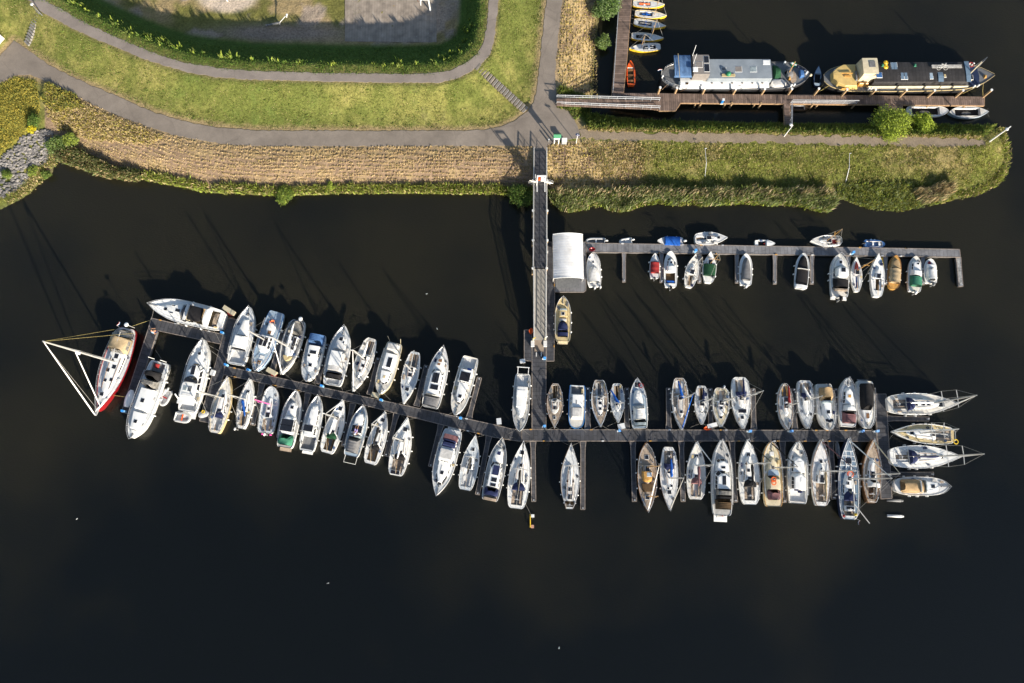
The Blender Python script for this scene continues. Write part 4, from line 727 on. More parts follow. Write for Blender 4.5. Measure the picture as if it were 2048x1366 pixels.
mb = MB(); mb.box(-.45, .45, -.04, .04, 1.5, 2.55); mb.build('board', 'lgrey', root); mb = MB(); mb.add([(-.55, -.38, 2.58), (.55, -.38, 2.58), (.55, 0, 2.95), (-.55, 0, 2.95), (-.55, .38, 2.58), (.55, .38, 2.58), (-.55, -.38, 2.52), (.55, -.38, 2.52), (.55, .38, 2.52), (-.55, .38, 2.52)], [(0, 1, 2, 3), (3, 2, 5, 4), (0, 6, 7, 1), (5, 8, 9, 4), (1, 7, 8, 5, 2), (0, 3, 4, 9, 6), (6, 9, 8, 7)]); mb.build('roof', 'gpaint', root)
b = P(1128, 286, ZR); root = tag(empty('utility_cabinet', b), 'grey utility cabinet beside the notice board', 'cabinet'); mb = MB(); mb.box(-.36, .36, -.25, .25, 0, .95); mb.build('body', 'galv', root); mb = MB(); mb.prism([(-.4, -.29), (.4, -.29), (.4, .29), (-.4, .29)], .952, [1.0, 1.0, 1.08, 1.08]); mb.build('lid', 'lgrey', root)
for x, y in ((1097, 283), (1105, 283)): b = P(x, y, ZR+.05); root = tag(empty('bollard', b), 'low dark bollard at the head of the footbridge', 'bollard', 'bollards at the footbridge'); mb = MB(); mb.tube([(0, 0, 0), (0, 0, .7)], .12, 9); mb.build('shaft', 'dgrey', root); mb = MB(); mb.ball((0, 0, .74), .13, .13, .08); mb.build('cap', 'galv', root)
# ---- court and playground
b = P(861, 22, ZB+.06); root = tag(empty('basketball_hoop', b), 'white basketball hoop stand on the paved court', 'basketball hoop'); mb = MB(); mb.bar((0, 0, 0), (0, 0, 2.7), .18, .18); mb.build('pole', 'roof', root); mb = MB(); mb.bar((0, 0, 2.7), (-1.15, 0, 2.75), .16, .16); mb.build('arm', 'roof', root); mb = MB(); mb.box(-1.24, -1.16, -.8, .8, 2.3, 3.2); mb.build('backboard', 'roof', root)
mb = MB(); mb.tube([(-1.5+.23*math.cos(a), .23*math.sin(a), 2.45) for a in [k_*math.pi/8 for k_ in range(16)]], .03, 5, closed=True); mb.build('ring', 'orange', root)
b = P(560, 50, ZB); root = tag(empty('play_swing', b), 'dark play beam with a white tipped raised arm on the trampled playground', 'play equipment'); mb = MB(); mb.bar((-2.1, -.35, .35), (.1, .05, .5), .22, .2); mb.build('low_beam', 'dgrey', root); mb = MB(); mb.tube([(0, 0, .45), (1.5, .75, 1.5)], .06, 6); mb.build('raised_arm', 'lgrey', root); mb = MB(); mb.ball((1.5, .75, 1.5), .16); mb.ball((1.45, .45, 1.4), .12); mb.build('white_handles', 'roof', root); mb = MB(); mb.tube([(0, 0, -.1), (0, 0, .6)], .16, 8); mb.tube([(-2, -.33, -.1), (-2, -.33, .5)], .14, 8); mb.build('foot_posts', 'dgrey', root)
b = P(455, 2, ZB+.1); root = tag(empty('play_post', b), 'white tipped post in the sand pit at the top edge', 'post'); mb = MB(); mb.tube([(0, 0, -.2), (0, 0, .9)], .1, 8); mb.build('shaft', 'roof', root); mb = MB(); mb.box(-.2, .2, -.03, .03, .7, 1.1); mb.build('board', 'roof', root)
b = P(1443, 206, ZJ); root = tag(empty('blue_post', b), 'bright blue post with white top at the edge of the jetty below the grey barge', 'service post'); mb = MB(); mb.box(-.16, .16, -.14, .14, 0, 1.0); mb.build('body', 'cyan', root); mb = MB(); mb.box(-.17, .17, -.15, .15, 1.002, 1.12); mb.build('top', 'roof', root); mb = MB(); mb.box(-.25, .25, -.22, -.142, -.08, .1); mb.build('bracket', 'cream', root)
for x, y, l in [(853,588,'white gull afloat in the open water above the left boats'),(874,657,'small white gull on the water above the cruiser with grey stern awning'),(154,1038,'single white gull on the dark water far down at the left'),(1118,1296,'single white gull on the dark water near the bottom edge'),(657,1166,'single white gull on the water below the left boat row')]:
    mb = MB(); mb.ball((0, 0, .07), .11, .055, .05); o = mb.build('gull', 'roof', None, True); mb = MB(); mb.ball((.15, 0, .14), .05, .04, .04); o.location = P(x, y, 0); o.rotation_euler = (0, 0, random.uniform(0, 6)); tag(o, l, 'gull'); mb.build('head', 'roof', o)
# ================================================================ BOAT BUILDER
SHAPES = dict(
 sail=[(0,.42),(.012,.52),(.045,.63),(.12,.76),(.27,.93),(.42,1),(.56,.96),(.70,.78),(.82,.52),(.92,.24),(1,.025)],
 sailn=[(0,.36),(.12,.66),(.28,.92),(.44,1),(.58,.95),(.72,.74),(.84,.46),(.93,.21),(1,.02)],
 wide=[(0,.50),(.012,.62),(.045,.75),(.12,.87),(.28,.98),(.42,1),(.56,.95),(.70,.77),(.82,.52),(.92,.25),(1,.03)],
 motor=[(0,.70),(.012,.79),(.04,.86),(.10,.92),(.30,1),(.52,1),(.66,.93),(.78,.76),(.88,.50),(.95,.27),(1,.06)],
 blunt=[(0,.72),(.012,.81),(.04,.88),(.10,.94),(.30,1),(.55,1),(.70,.95),(.82,.80),(.91,.58),(.97,.34),(1,.12)],
 cruiser=[(0,.66),(.012,.76),(.04,.85),(.12,.94),(.32,1),(.55,.99),(.70,.90),(.82,.70),(.91,.45),(.97,.22),(1,.05)],
 pram=[(0,.88),(.10,.95),(.30,1),(.60,1),(.78,.95),(.88,.86),(.95,.68),(.985,.45),(1,.22)],
 double=[(0,.06),(.06,.36),(.15,.68),(.28,.92),(.45,1),(.60,.97),(.75,.80),(.87,.50),(.95,.23),(1,.03)],
 oval=[(0,.30),(.04,.62),(.12,.85),(.28,.98),(.5,1),(.72,.93),(.86,.72),(.95,.42),(1,.08)],
)
def cr(pts, t):
    n = len(pts)
    for i in range(n-1):
        if t <= pts[i+1][0] or i == n-2:
            p0 = pts[max(i-1, 0)]; p1 = pts[i]; p2 = pts[i+1]; p3 = pts[min(i+2, n-1)]; u = (t-p1[0])/(p2[0]-p1[0])
            m1 = (p2[1]-p0[1])/max(p2[0]-p0[0], 1e-6)*(p2[0]-p1[0]); m2 = (p3[1]-p1[1])/max(p3[0]-p1[0], 1e-6)*(p2[0]-p1[0])
            return max(0.0, (2*u**3-3*u*u+1)*p1[1]+(u**3-2*u*u+u)*m1+(-2*u**3+3*u*u)*p2[1]+(u**3-u*u)*m2)
    return pts[-1][1]
PROF = dict(box=[(0,.97),(.02,1),(.98,1),(1,.97)], vee=[(0,1),(.80,1),(1,.5)], flat=[(0,1),(1,1)],
 nose=[(0,.92),(.05,1),(.45,1),(.62,.95),(.78,.82),(.90,.62),(.97,.38),(1,.12)],
 pill=[(0,.3),(.04,.6),(.12,.85),(.25,1),(.75,1),(.88,.85),(.96,.6),(1,.3)],
 round=[(0,.72),(.04,.92),(.11,1),(.86,1),(.95,.92),(1,.66)], arch=[(0,.35),(.2,.72),(.5,1),(1,1)],
 hood=[(0,1),(.35,1),(.65,.9),(.85,.68),(1,.34)])
GRP = {}
class Boat:
    N = 0
    def __init__(s, name, label, cat, bow, stern, beam, shape='motor', fb=.9, hull='white', deck='deck', group=None, ck=None, sheer=.25, trim=None, toe=.05, rail=True, cut=0., tuck=(.80, .96)):
        s.sh = SHAPES[shape]; s.fb = fb; b = P(*bow, fb); a = P(*stern, fb); d = b-a; d.z = 0; s.L = d.length; s.B = beam*.475*(a-P(stern[0]+1, stern[1], fb)).length; s.ang = math.atan2(d.y, d.x)
        s.root = empty(name, (a.x, a.y, 0), s.ang); tag(s.root, label, cat, group); s.sheer = sheer; L, Bh = s.L, s.B
        N = 30; ts = sorted(set([i/N for i in range(N+1)]+[.012, .045]+([ck[0], ck[1]] if ck else []))); mb = MB(); n = len(ts)
        hw = [cr(s.sh, t)*Bh for t in ts]; zt = [s.z(t) for t in ts]
        # hull skin: waterline point, rub line, gunwale top outside, gunwale inside
        for i, t in enumerate(ts):
            w_ = hw[i]; x = t*L
            for sg in (-1, 1): mb.v += [(x-(.05*L*max(0, t-.85)/.15 if t > .85 else 0), sg*w_*tuck[0], -.25), (x, sg*w_*tuck[1], zt[i]*.55), (x, sg*w_, zt[i]), (x, sg*w_, zt[i]+toe), (x, sg*max(w_-.07, 0), zt[i]+toe), (x, sg*max(w_-.07, 0), zt[i]-.02)]
        for i in range(n-1):
            for sg in (0, 1):
                for j in range(5):
                    a_ = i*12+sg*6+j; q = (a_, a_+12, a_+13, a_+1); mb.f.append(q if sg == 0 else q[::-1]); mb.mi.append(1 if (trim and 2 <= j < 4) else 0)
        mb.f.append((0, 1, 2, 3, 9, 8, 7, 6)); mb.mi.append(0); e = (n-1)*12; mb.f.append((e, e+6, e+7, e+8, e+9, e+3, e+2, e+1)); mb.mi.append(0)
        s.hullo = mb.build('hull', [hull, trim or hull], s.root)
        if deck in ('deck', 'lgrey', 'white') and L > 5: deck = {'deck': ['deck', 'deckb', 'deckg', 'deck'], 'lgrey': ['lgrey', 'deckw', 'deck', 'deckb'], 'white': ['white', 'deckw', 'lgrey', 'white']}[deck][Boat.N % 4]
        Boat.N += 1
        # deck with a real cockpit well
        mb = MB(); c0, c1, cw, cz, cm = ck if ck else (2, 2, 0, 0, deck)
        def row(t, w_): x = t*L; zz = s.z(t)+.004; wi = min(w_, max(cw*Bh, .01)) if ck else w_*.5; return [(x, -w_, zz), (x, -wi, zz+.02), (x, wi, zz+.02), (x, w_, zz)]
        for i, t in enumerate(ts): mb.v += row(t, max(hw[i]-.065, .005))
        for i in range(n-1):
            inck = ck and ts[i] >= c0-1e-6 and ts[i+1] <= c1+1e-6
            for j in range(3):
                if inck and j == 1: continue
                a_ = i*4+j; mb.f.append((a_, a_+4, a_+5, a_+1)[::-1]); mb.mi.append(0)
        s.decko = mb.build('deck', deck, s.root)
        if ck:
            mb = MB(); x0, x1 = c0*L, c1*L; zc = s.z((c0+c1)/2)-cz; y0 = min(cw*Bh, cr(s.sh, c0)*Bh*.98); y1 = min(cw*Bh, cr(s.sh, c1)*Bh*.98); z0, z1 = s.z(c0)+.03, s.z(c1)+.03
            mb.add([(x0, -y0, zc), (x1, -y1, zc), (x1, y1, zc), (x0, y0, zc)], [(0, 1, 2, 3)]); fl = mb.build('cockpit_floor', cm, s.root)
            mb = MB(); mb.add([(x0, -y0, zc), (x1, -y1, zc), (x1, y1, zc), (x0, y0, zc), (x0, -y0, z0), (x1, -y1, z1), (x1, y1, z1), (x0, y0, z0)], [(0, 4, 5, 1), (2, 6, 7, 3), (1, 5, 6, 2), (3, 7, 4, 0)]); mb.build('cockpit_sides', 'lgrey' if deck not in ('pblue',) else deck, fl)
    def z(s, t): return s.fb+s.sheer*max(0, (t-.35)/.65)**2+.05*s.sheer*(1-t)
    def hw(s, t): return cr(s.sh, t)*s.B
    def blk(s, name, t0, t1, w0, w1, z0, h, m, prof='box', win='', slope=.18, rf=.5, rr=.1, sag=0, seam=4, smooth=False, camber=.04, hatch=(), parent=None, base=None, nw=3, wm='glass', v0=0.):
        """cabin / canopy / seat block; t in hull lengths from the stern, w in half beams, z above local deck"""
        L = s.L; zb = (s.z((t0+t1)/2) if base is None else base)+z0; pf = PROF[prof]; len_ = (t1-t0)*L
        ss = [0]+[p[0] for p in pf[1:-1]]+[1]
        if prof in ('flat', 'box', 'hood', 'vee') and (sag or smooth): ss = sorted(set(ss+[i/12 for i in range(13)]))
        def wf(u):
            for i in range(len(pf)-1):
                if u <= pf[i+1][0]: k = (u-pf[i][0])/(pf[i+1][0]-pf[i][0]); return pf[i][1]+(pf[i+1][1]-pf[i][1])*k
            return pf[-1][1]
        mb = MB(); R_ = []; rf_ = min(rf*h, len_*.4); rr_ = min(rr*h, len_*.3)
        for u in ss:
            w_ = (w0+(w1-w0)*u)*s.B*wf(u); x = t0*L+u*len_; x2 = t0*L+rr_+u*(len_-rr_-rf_); i1 = min(slope*h, w_*.5); i2 = min(i1+.07, w_*.8)
            hh = h*(1+sag*math.cos(2*math.pi*seam*u)); zt = zb+hh
            y = v0*s.B
            R_.append([(x, y-w_, zb), (x+(x2-x)*.9, y-w_+i1, zb+hh*.9), (x2, y-w_+i2, zt), (x2, y-(w_-i2)*.45, zt+camber*.8), (x2, y, zt+camber), (x2, y+(w_-i2)*.45, zt+camber*.8), (x2, y+w_-i2, zt), (x+(x2-x)*.9, y+w_-i1, zb+hh*.9), (x, y+w_, zb)])
        for r in R_: mb.v += r
        n = len(R_)
        for i in range(n-1):
            for j in range(8): a = i*9+j; mb.f.append((a, a+1, a+10, a+9)[::-1]); mb.mi.append(0)
        mb.f.append(tuple(range(9))[::-1]); mb.mi.append(0); mb.f.append(tuple((n-1)*9+j for j in range(9))); mb.mi.append(0)
        par = parent or s.root; o = mb.build(name, m, par, smooth)
        sub = o if par is s.root else par
        def pane(A_, B_, C_, D_, nm='window'):  # quad in the wall, 12 mm proud
            A_, B_, C_, D_ = map(Vector, (A_, B_, C_, D_)); nn = (B_-A_).cross(D_-A_).normalized(); ctr = (A_+B_+C_+D_)/4; cen = Vector(((t0+t1)/2*L, v0*s.B, zb)); 
            if nn.dot(ctr-cen) < 0: nn = -nn
            q = [p+nn*.014 for p in (A_, B_, C_, D_)]+[p+nn*.002 for p in (A_, B_, C_, D_)]
            mb = MB(); mb.add([tuple(p) for p in q], [(0, 1, 2, 3), (0, 4, 5, 1), (1, 5, 6, 2), (2, 6, 7, 3), (3, 7, 4, 0)]); mb.build(nm, wm, sub)
        def quad(a0, a1, b0, b1, f0, f1, g0=.22, g1=.88):
            a0, a1, b0, b1 = map(Vector, (a0, a1, b0, b1)); L0 = a0.lerp(b0, f0); L1 = a1.lerp(b1, f0); H0 = a0.lerp(b0, f1); H1 = a1.lerp(b1, f1)
            pane(L0.lerp(L1, g0), H0.lerp(H1, g0), H0.lerp(H1, g1), L0.lerp(L1, g1))
        if 's' in win:
            for sg in (0, 8):
                k = 1 if sg == 0 else 7
                i0, i1 = 0, n-1
                for i, u in enumerate(ss):
                    if wf(u) < .97: i1 = min(i1, i-1) if i > 0 and u > .5 else i1
                    if wf(u) < .97 and u < .3: i0 = i+1
                if i1 <= i0: i0, i1 = 0, n-1
                for q in range(nw):
                    f0 = .04+.92*q/nw+.02; f1 = .04+.92*(q+1)/nw-.02; quad(R_[i0][sg], R_[i0][k], R_[i1][sg], R_[i1][k], f0, f1, .3, .86)
        if 'f' in win:
            e = R_[-1]
            if prof == 'vee':
                m_ = R_[-2]
                quad(m_[0], m_[1], e[0], e[1], .08, .94); quad(m_[8], m_[7], e[8], e[7], .08, .94); quad(e[0], e[1], e[8], e[7], .06, .94)
            else:
                for q in range(3): quad(e[0], e[1], e[8], e[7], q/3+.025, (q+1)/3-.025)
        for ht in hatch: s.box(ht[4] if len(ht) > 4 else 'hatch', ht[0], ht[1], ht[2], ht[3], zb+h+camber*.55, ht[5] if len(ht) > 5 else 'glass', sub)
        return o
    def box(s, name, t, v, ln, wd, z, m, par=None, h=.05, frame=True):
        """small low box (hatch, skylight, panel) centred at t, v; ln, wd in metres"""
        x, y = t*s.L, v*s.B; par = par or s.root
        mb = MB()
        if frame:
            mb.cur = 0; mb.box(x-ln/2-.05, x+ln/2+.05, y-wd/2-.05, y+wd/2+.05, z-.05, z+h*.6); mb.cur = 1; mb.box(x-ln/2, x+ln/2, y-wd/2, y+wd/2, z+h*.6+.002, z+h); return mb.build(name, ['roof', m], par)
        mb.box(x-ln/2, x+ln/2, y-wd/2, y+wd/2, z-.05, z+h); return mb.build(name, m, par)
    def dhatch(s, t, v=0, ln=.5, wd=.5, m='glass', name='hatch'): return s.box(name, t, v, ln, wd, s.z(t)+.05, m)
    def rails(s, t0=.1, t1=1.0, h=.55, both=True, r=.022, m='steel', n=7, inset=.05, low=True):
        mb = MB(); sides = []
        for sg in (-1, 1):
            pts = []
            for i in range(n*2+1): t = t0+(min(t1, .985)-t0)*i/(n*2); pts.append(Vector((t*s.L, sg*max(s.hw(t)-inset, .02), s.z(t)+h)))
            sides.append(pts)
            if low: mb.tube([p-Vector((0, 0, h*.5)) for p in pts], r*.7, 4)
            for p in pts[::2]: mb.tube([p-Vector((0, 0, h)), p], r, 4)
        if t1 >= .97:
            mid = Vector((s.L*1.015, 0, s.z(1)+h)); mb.tube(sides[0]+[mid]+sides[1][::-1], r, 5); mb.tube([mid, (s.L*.99, 0, s.z(1))], r, 4)
        else:
            for p in sides: mb.tube(p, r, 5)
        mb.build('guard_rail', m, s.root)
    def pulpit(s, h=.6, r=.028, d=.15):
        mb = MB(); pts = [Vector((t*s.L, sg*max(s.hw(t)-.03, .05), s.z(t)+h)) for sg, tt in ((-1, (1-d, 1-d/2, .975)), (1, (.975, 1-d/2, 1-d))) for t in tt]; pts.insert(3, Vector((s.L*1.01, 0, s.z(1)+h))); mb.tube(pts, r, 5)
        for p in pts[::2]: mb.tube([p, (min(p.x, s.L*.985), p.y*.9, s.z(1)-.05)], r*.9, 4)
        mb.build('pulpit', 'steel', s.root)
    def pushpit(s, h=.6, r=.028, t=.1):
        mb = MB(); a = [Vector((t*s.L, sg*(s.hw(t)-.04), s.z(0)+h)) for sg in (-1, 1)]; b = [Vector((.02*s.L, sg*(s.hw(0)-.05), s.z(0)+h)) for sg in (-1, 1)]; mb.tube([a[0], b[0], b[1], a[1]], r, 5)
        for p in a+b: mb.tube([p, p-Vector((0, 0, h))], r, 4)
        mb.build('pushpit', 'steel', s.root)
    def fenders(s, n=3, sides=(-1, 1), m='roof', r=.10):
        for sg in sides:
            for i in range(n):
                t = .15+.6*(i+random.uniform(.2, .8))/n; w_ = s.hw(t)+r; mb = MB(); mb.tube([(t*s.L, sg*w_, s.z(t)*.15), (t*s.L, sg*w_, s.z(t)*.3), (t*s.L, sg*w_, s.z(t)*.72), (t*s.L, sg*w_, s.z(t)*.85)], [r*.4, r, r, r*.35], 7); mb.build('fender', m, s.root)
    def mast(s, t, h, boom=.36, cover=None, jib='sail', spread=(.45,), bt=None, lean=(0, 0), bz=.0, stays=True, r=.075, mcol='alu', boomcol='alu', bang=0., bmt=None, swing=.6, back=True):
        x = t*s.L; z0 = s.z(t)+bz; top = Vector((x+lean[0], lean[1], z0+h)); base = Vector((x, 0, z0)); mb = MB(); mb.tube([base, base.lerp(top, .6), top], [r, r*.95, r*.7], 8); m_ = mb.build('mast', mcol, s.root)
        for f in spread:
            c = base.lerp(top, f); sw = swing*(1.15-f*.5)*s.B
            mb = MB(); mb.bar(c+Vector((-.1, -sw, .08)), c+Vector((.0, 0, 0)), .09, .03); mb.bar(c, c+Vector((-.1, sw, .08)), .09, .03); mb.build('spreader', mcol, m_)
        if stays:
            mb = MB(); w_ = s.hw(t)*.93; rr = .016
            for sg in (-1, 1):
                q = [Vector((x-.15, sg*w_, s.z(t)+.03))]
                for f in spread: q.append(base.lerp(top, f)+Vector((-.1, sg*swing*(1.15-f*.5)*s.B, .08)))
                q.append(top*1.0); mb.tube(q, rr, 4)
            if back: mb.tube([top, (.02*s.L, 0, s.z(0)+.05)], rr, 4)
            mb.build('rigging', 'wire', m_); fs = MB(); bow = Vector(((bt or .985)*s.L, 0, s.z(1)+.08))
            if jib: fs.tube([bow, bow.lerp(top, .05), bow.lerp(top, .5), bow.lerp(top, .94), top], [.03, .085, .075, .04, .015], 7); fs.build('furled_jib', jib, s.root)
            else: fs.tube([bow, top], .016, 4); fs.build('forestay', 'wire', m_)
        if boom:
            bl = (bmt if bmt is not None else boom)*s.L; zb = z0+(1.05 if s.L > 6.5 else .6); a = Vector((x-.12, 0, zb)); b = a+Vector((-bl*math.cos(bang), bl*math.sin(bang), .12)); mb = MB(); mb.tube([a, b], .055, 7); bo = mb.build('boom', boomcol, s.root)
            if cover:
                pts = [a.lerp(b, k/8)+Vector((0, math.sin(k*1.7)*.02, .13+.05*math.sin(k*2.3))) for k in range(9)]; mb = MB(); mb.tube(pts, [.15, .21, .20, .18, .165, .15, .13, .11, .05], 8); mb.build('sail_cover', cover, bo, True)
        return m_
    def outboard(s, v=0, m='roof', sc=1., t=-.0):
        x = t*s.L-.22*sc; y = v*s.B; z_ = s.z(0)+.12; mb = MB(); k = len(mb.v); mb.tube([(x-.22*sc, y, z_+.12), (x-.1*sc, y, z_+.26*sc), (x+.1*sc, y, z_+.27*sc), (x+.22*sc, y, z_+.12)], [.10*sc, .17*sc, .17*sc, .09*sc], 9); o = mb.build('outboard', m, s.root, True)
        mb = MB(); mb.bar((x, y, z_+.1), (x-.1*sc, y, -.35), .12*sc, .2*sc); mb.bar((x+.15*sc, y, z_-.02), (x+.36*sc, y, z_-.1), .24*sc, .1*sc); mb.build('outboard_leg', 'dgrey', o)
    def clutter(s, n=3, t0=.05, t1=.9):
        for _ in range(n):
            t = random.uniform(t0, t1); v = random.choice((-1, 1))*random.uniform(.62, .8); x = t*s.L; y = v*s.hw(t); z_ = s.z(t)+.04; k = random.random(); mb = MB()
            if k < .55: mb.tube([(x+.16*math.cos(a), y+.16*math.sin(a)*.8, z_+.03) for a in [q*.79 for q in range(8)]], .045, 5, closed=True); mb.build('coiled_rope', random.choice(('rope', 'coil', 'rope', 'navy', 'rubber')), s.root)
            else: a, b_ = random.uniform(.12, .3), random.uniform(.08, .16); mb.prism([(x-a, y-b_), (x+a, y-b_), (x+a*.9, y+b_), (x-a*.9, y+b_)], z_-.02, z_+random.uniform(.08, .22)); mb.build('deck_box', random.choice(('teak', 'lgrey', 'dgrey', 'pale', 'navy', 'sand')), s.root)
    def grabs(s, t0, t1, v, z_):
        mb = MB()
        for sg in (-1, 1): mb.tube([(t0*s.L, sg*v*s.B, z_), ((t0+t1)/2*s.L, sg*v*s.B*.93, z_+.03), (t1*s.L, sg*v*s.B*.8, z_)], .03, 5)
        mb.build('grab_rails', random.choice(('teak', 'steel', 'dteak')), s.root)
    def windscreen(s, t, w_, h=.5, m='lglass', prof='hood', ln=.07): s.blk('windscreen', t-ln, t+ln, w_, w_, .02, h, m, prof, rf=1.2, slope=.5, camber=.0)
    def lines(s, ends, rope='rope'):
        for (t, v, px, py) in ends:
            q = P(px, py, Z1+.02); d = q-s.root.location; c, sn = math.cos(-s.ang), math.sin(-s.ang); l = Vector((d.x*c-d.y*sn, d.x*sn+d.y*c, Z1+.05)); a = Vector((t*s.L, v*s.hw(t), s.z(t)+.06)); mid = (a+l)/2-Vector((0, 0, .12)); mb = MB(); mb.tube([a, mid, l], .022, 4); mb.build('mooring_line', rope, s.root)
    def autolines(s, end=1.0, spread=1.5, out=.45):
        t = .97 if end > .5 else .03
        for sg in (-1, 1):
            a = Vector((t*s.L, sg*s.hw(t)*.9, s.z(t)+.06)); l = Vector((s.L+out if end > .5 else -out, sg*spread, Z1+.03)); mb = MB(); mb.tube([a, (a+l)/2-Vector((0, 0, .1)), l], .014, 4); mb.build('mooring_line', 'rope', s.root)
    def flag(s, t=.02, v=.3, cols=('redp', 'roof', 'bpaint'), h=1.3):
        x, y, z_ = t*s.L, v*s.B, s.z(0); mb = MB(); mb.tube([(x, y, z_), (x-.25, y, z_+h)], .02, 5); st = mb.build('flag_staff', 'roof', s.root); mb = MB()
        for i in range(3):
            mb.cur = i; zz = z_+h-.12*i; mb.add([(x-.25, y, zz), (x-.5, y+.12, zz-.1), (x-.8, y+.02, zz-.22), (x-.8, y+.02, zz-.34), (x-.5, y+.12, zz-.22), (x-.25, y, zz-.12)], [(0, 1, 4, 5), (1, 2, 3, 4)])
        mb.build('flag', list(cols), st)
    def ring(s, t, v, z_, m='orange', name='lifebuoy', r=.3):
        mb = MB(); mb.tube([(t*s.L+r*math.cos(a), v*s.B+r*math.sin(a), z_) for a in [k*math.pi/7 for k in range(14)]], .07, 6, closed=True); mb.build(name, m, s.root)
    def cushions(s, c0, c1, w_, z_, m='teak'):
        for sg in (-1, 1): s.blk('cockpit_bench', c0, c1, .14, .14, 0, .06, m, 'flat', base=s.z(c0)-z_, v0=sg*w_, camber=0, rf=0, rr=0, slope=0)
def yacht(label, bow, stern, beam, mh, mt=.56, shape='sail', hull='white', deck='deck', coach=(.34,.78), cw=(.60,.36), cm='white', ck=(.05,.33,.42,.38,'teak'), hood=None, bimini=None, cover=None, jib='sail', fb=.95, hats=((.84,0,.5),), chats=((.66,0,.45),), boomL=.34, spread=(.5,), group='sailing yachts', fend=3, lines=1, bang=0., swing=.62, toe=.05, trim=None, mast=True, wheel=True, cat='sailing yacht', pp=True, winv='s', lean=(0, 0), bench='teak', solar=None, sheer=.28, back=True, mr=.092, mcol='alu', name='sailing_yacht', nose=1., tuck=(.80, .96)):
    b = Boat(name, label, cat, bow, stern, beam, shape, fb, hull, deck, group, ck=ck, toe=toe, trim=trim, sheer=sheer, tuck=tuck)
    c0, c1 = coach
    ct = b.blk('coachroof', c0, c1, cw[0], cw[1], .0, .34 if b.L > 7 else .24, cm, 'nose' if nose else 'vee', win=winv, slope=.35, rf=1.6, rr=0, camber=.05, nw=2, hatch=[(t, v, l, l) for t, v, l in chats]+[((c0+.045), 0, .65, .55, 'companionway_hatch')])
    for t, v, l in hats: b.dhatch(t, v, l, l)
    if bench and ck: b.cushions(ck[0]+.01, ck[1]-.02, ck[2]*.72 if True else 0, .14, bench)
    if ck and wheel and b.L > 8.2: mb = MB(); x = (ck[0]+.32*(ck[1]-ck[0]))*b.L; mb.tube([(x, .38*math.cos(a), b.z(.1)+.25+.38*math.sin(a)) for a in [k*math.pi/7 for k in range(14)]], .025, 5, closed=True); mb.bar((x+.1, 0, b.z(.1)-.35), (x+.1, 0, b.z(.1)+.5), .16, .16); mb.build('steering_wheel', 'steel', b.root)
    elif ck and wheel: mb = MB(); mb.bar((.03*b.L, 0, b.z(0)+.12), ((ck[0]+.45*(ck[1]-ck[0]))*b.L, .08, b.z(0)+.3), .05, .04); mb.build('tiller', 'wood', b.root)
    if hood: b.blk('sprayhood', c0-.075, c0+.06, cw[0]*1.02, cw[0]*.86, .30, .55, hood, 'hood', rf=1.1, rr=.25, slope=.35, smooth=True, camber=.10, win='f', wm='plastic')
    if bimini: b.blk('bimini', ck[0]+.03, ck[1]-.05, cw[0]*.95, cw[0]*.95, 1.6, .08, bimini, 'round', smooth=True, camber=.12)
    if solar: b.box('solar_panel', solar[0], solar[1], solar[2], solar[3], b.z(.5)+solar[4] if len(solar) > 4 else b.z(.5)+.42, 'solar')
    if mast: b.mast(mt, mh, boomL, cover, jib, spread, bz=.32 if c0 < mt < c1 else 0, bang=bang, swing=swing, lean=lean, back=back, r=mr, mcol=mcol)
    # genoa tracks, winches
    for sg in (-1, 1):
        for t in (c0-.05, c0+.02): mb = MB(); mb.tube([(t*b.L, sg*cw[0]*b.B*1.12, b.z(t)+.03), (t*b.L, sg*cw[0]*b.B*1.12, b.z(t)+.2)], .08, 8); mb.build('winch', 'steel', b.root)
    if pp: b.rails(.08, .99, .5, r=.018); b.pulpit(); b.pushpit()
    b.fenders(fend); b.clutter(4); b.grabs(c0+.06, c1-.12, cw[0]*.55, b.z(.5)+(.42 if b.L > 7 else .31))
    if lines: b.autolines(lines if lines != 1 else 1.0)
    return b
# ================================================================ THE FLEET
def motor(label, bow, stern, beam, shape='motor', blocks=(), fb=1.05, hull='white', deck='lgrey', ck=None, group='motor cruisers', hats=(), rail=(.15, 1.0), fend=3, line=1.0, name='motor_cruiser', cat='motor cruiser', trim=None, toe=.07, outb=None, plat=None, flag=None, rings=(), anchor=True, sheer=.3):
    b = Boat(name, label, cat, bow, stern, beam, shape, fb, hull, deck, group, ck=ck, trim=trim, toe=toe, sheer=sheer)
    for k in blocks:
        k = list(k); kw = k.pop() if isinstance(k[-1], dict) else {}
        b.blk(*k, **kw)
    for h in hats: b.dhatch(*h)
    if rail: b.rails(rail[0], rail[1], .6, r=.026)
    if plat: mb = MB(); mb.box(-plat[0], -.01, -b.hw(0)*.9, b.hw(0)*.9, .3, .4); mb.build('swim_platform', plat[1], b.root)
    if outb: b.outboard(*outb)
    if flag is not None: b.flag(v=flag)
    for r in rings: b.ring(*r)
    if anchor: mb = MB(); mb.bar((b.L*.90, 0, b.z(.9)+.10), (b.L*1.01, 0, b.z(1)+.12), .10, .08); mb.ball((b.L*.87, 0, b.z(.87)+.12), .14, .12, .1); mb.build('anchor_gear', 'dgrey', b.root)
    b.fenders(fend); b.clutter(4 if b.L > 6 else 1)
    if line is not None: b.autolines(line)
    return b
W = dict
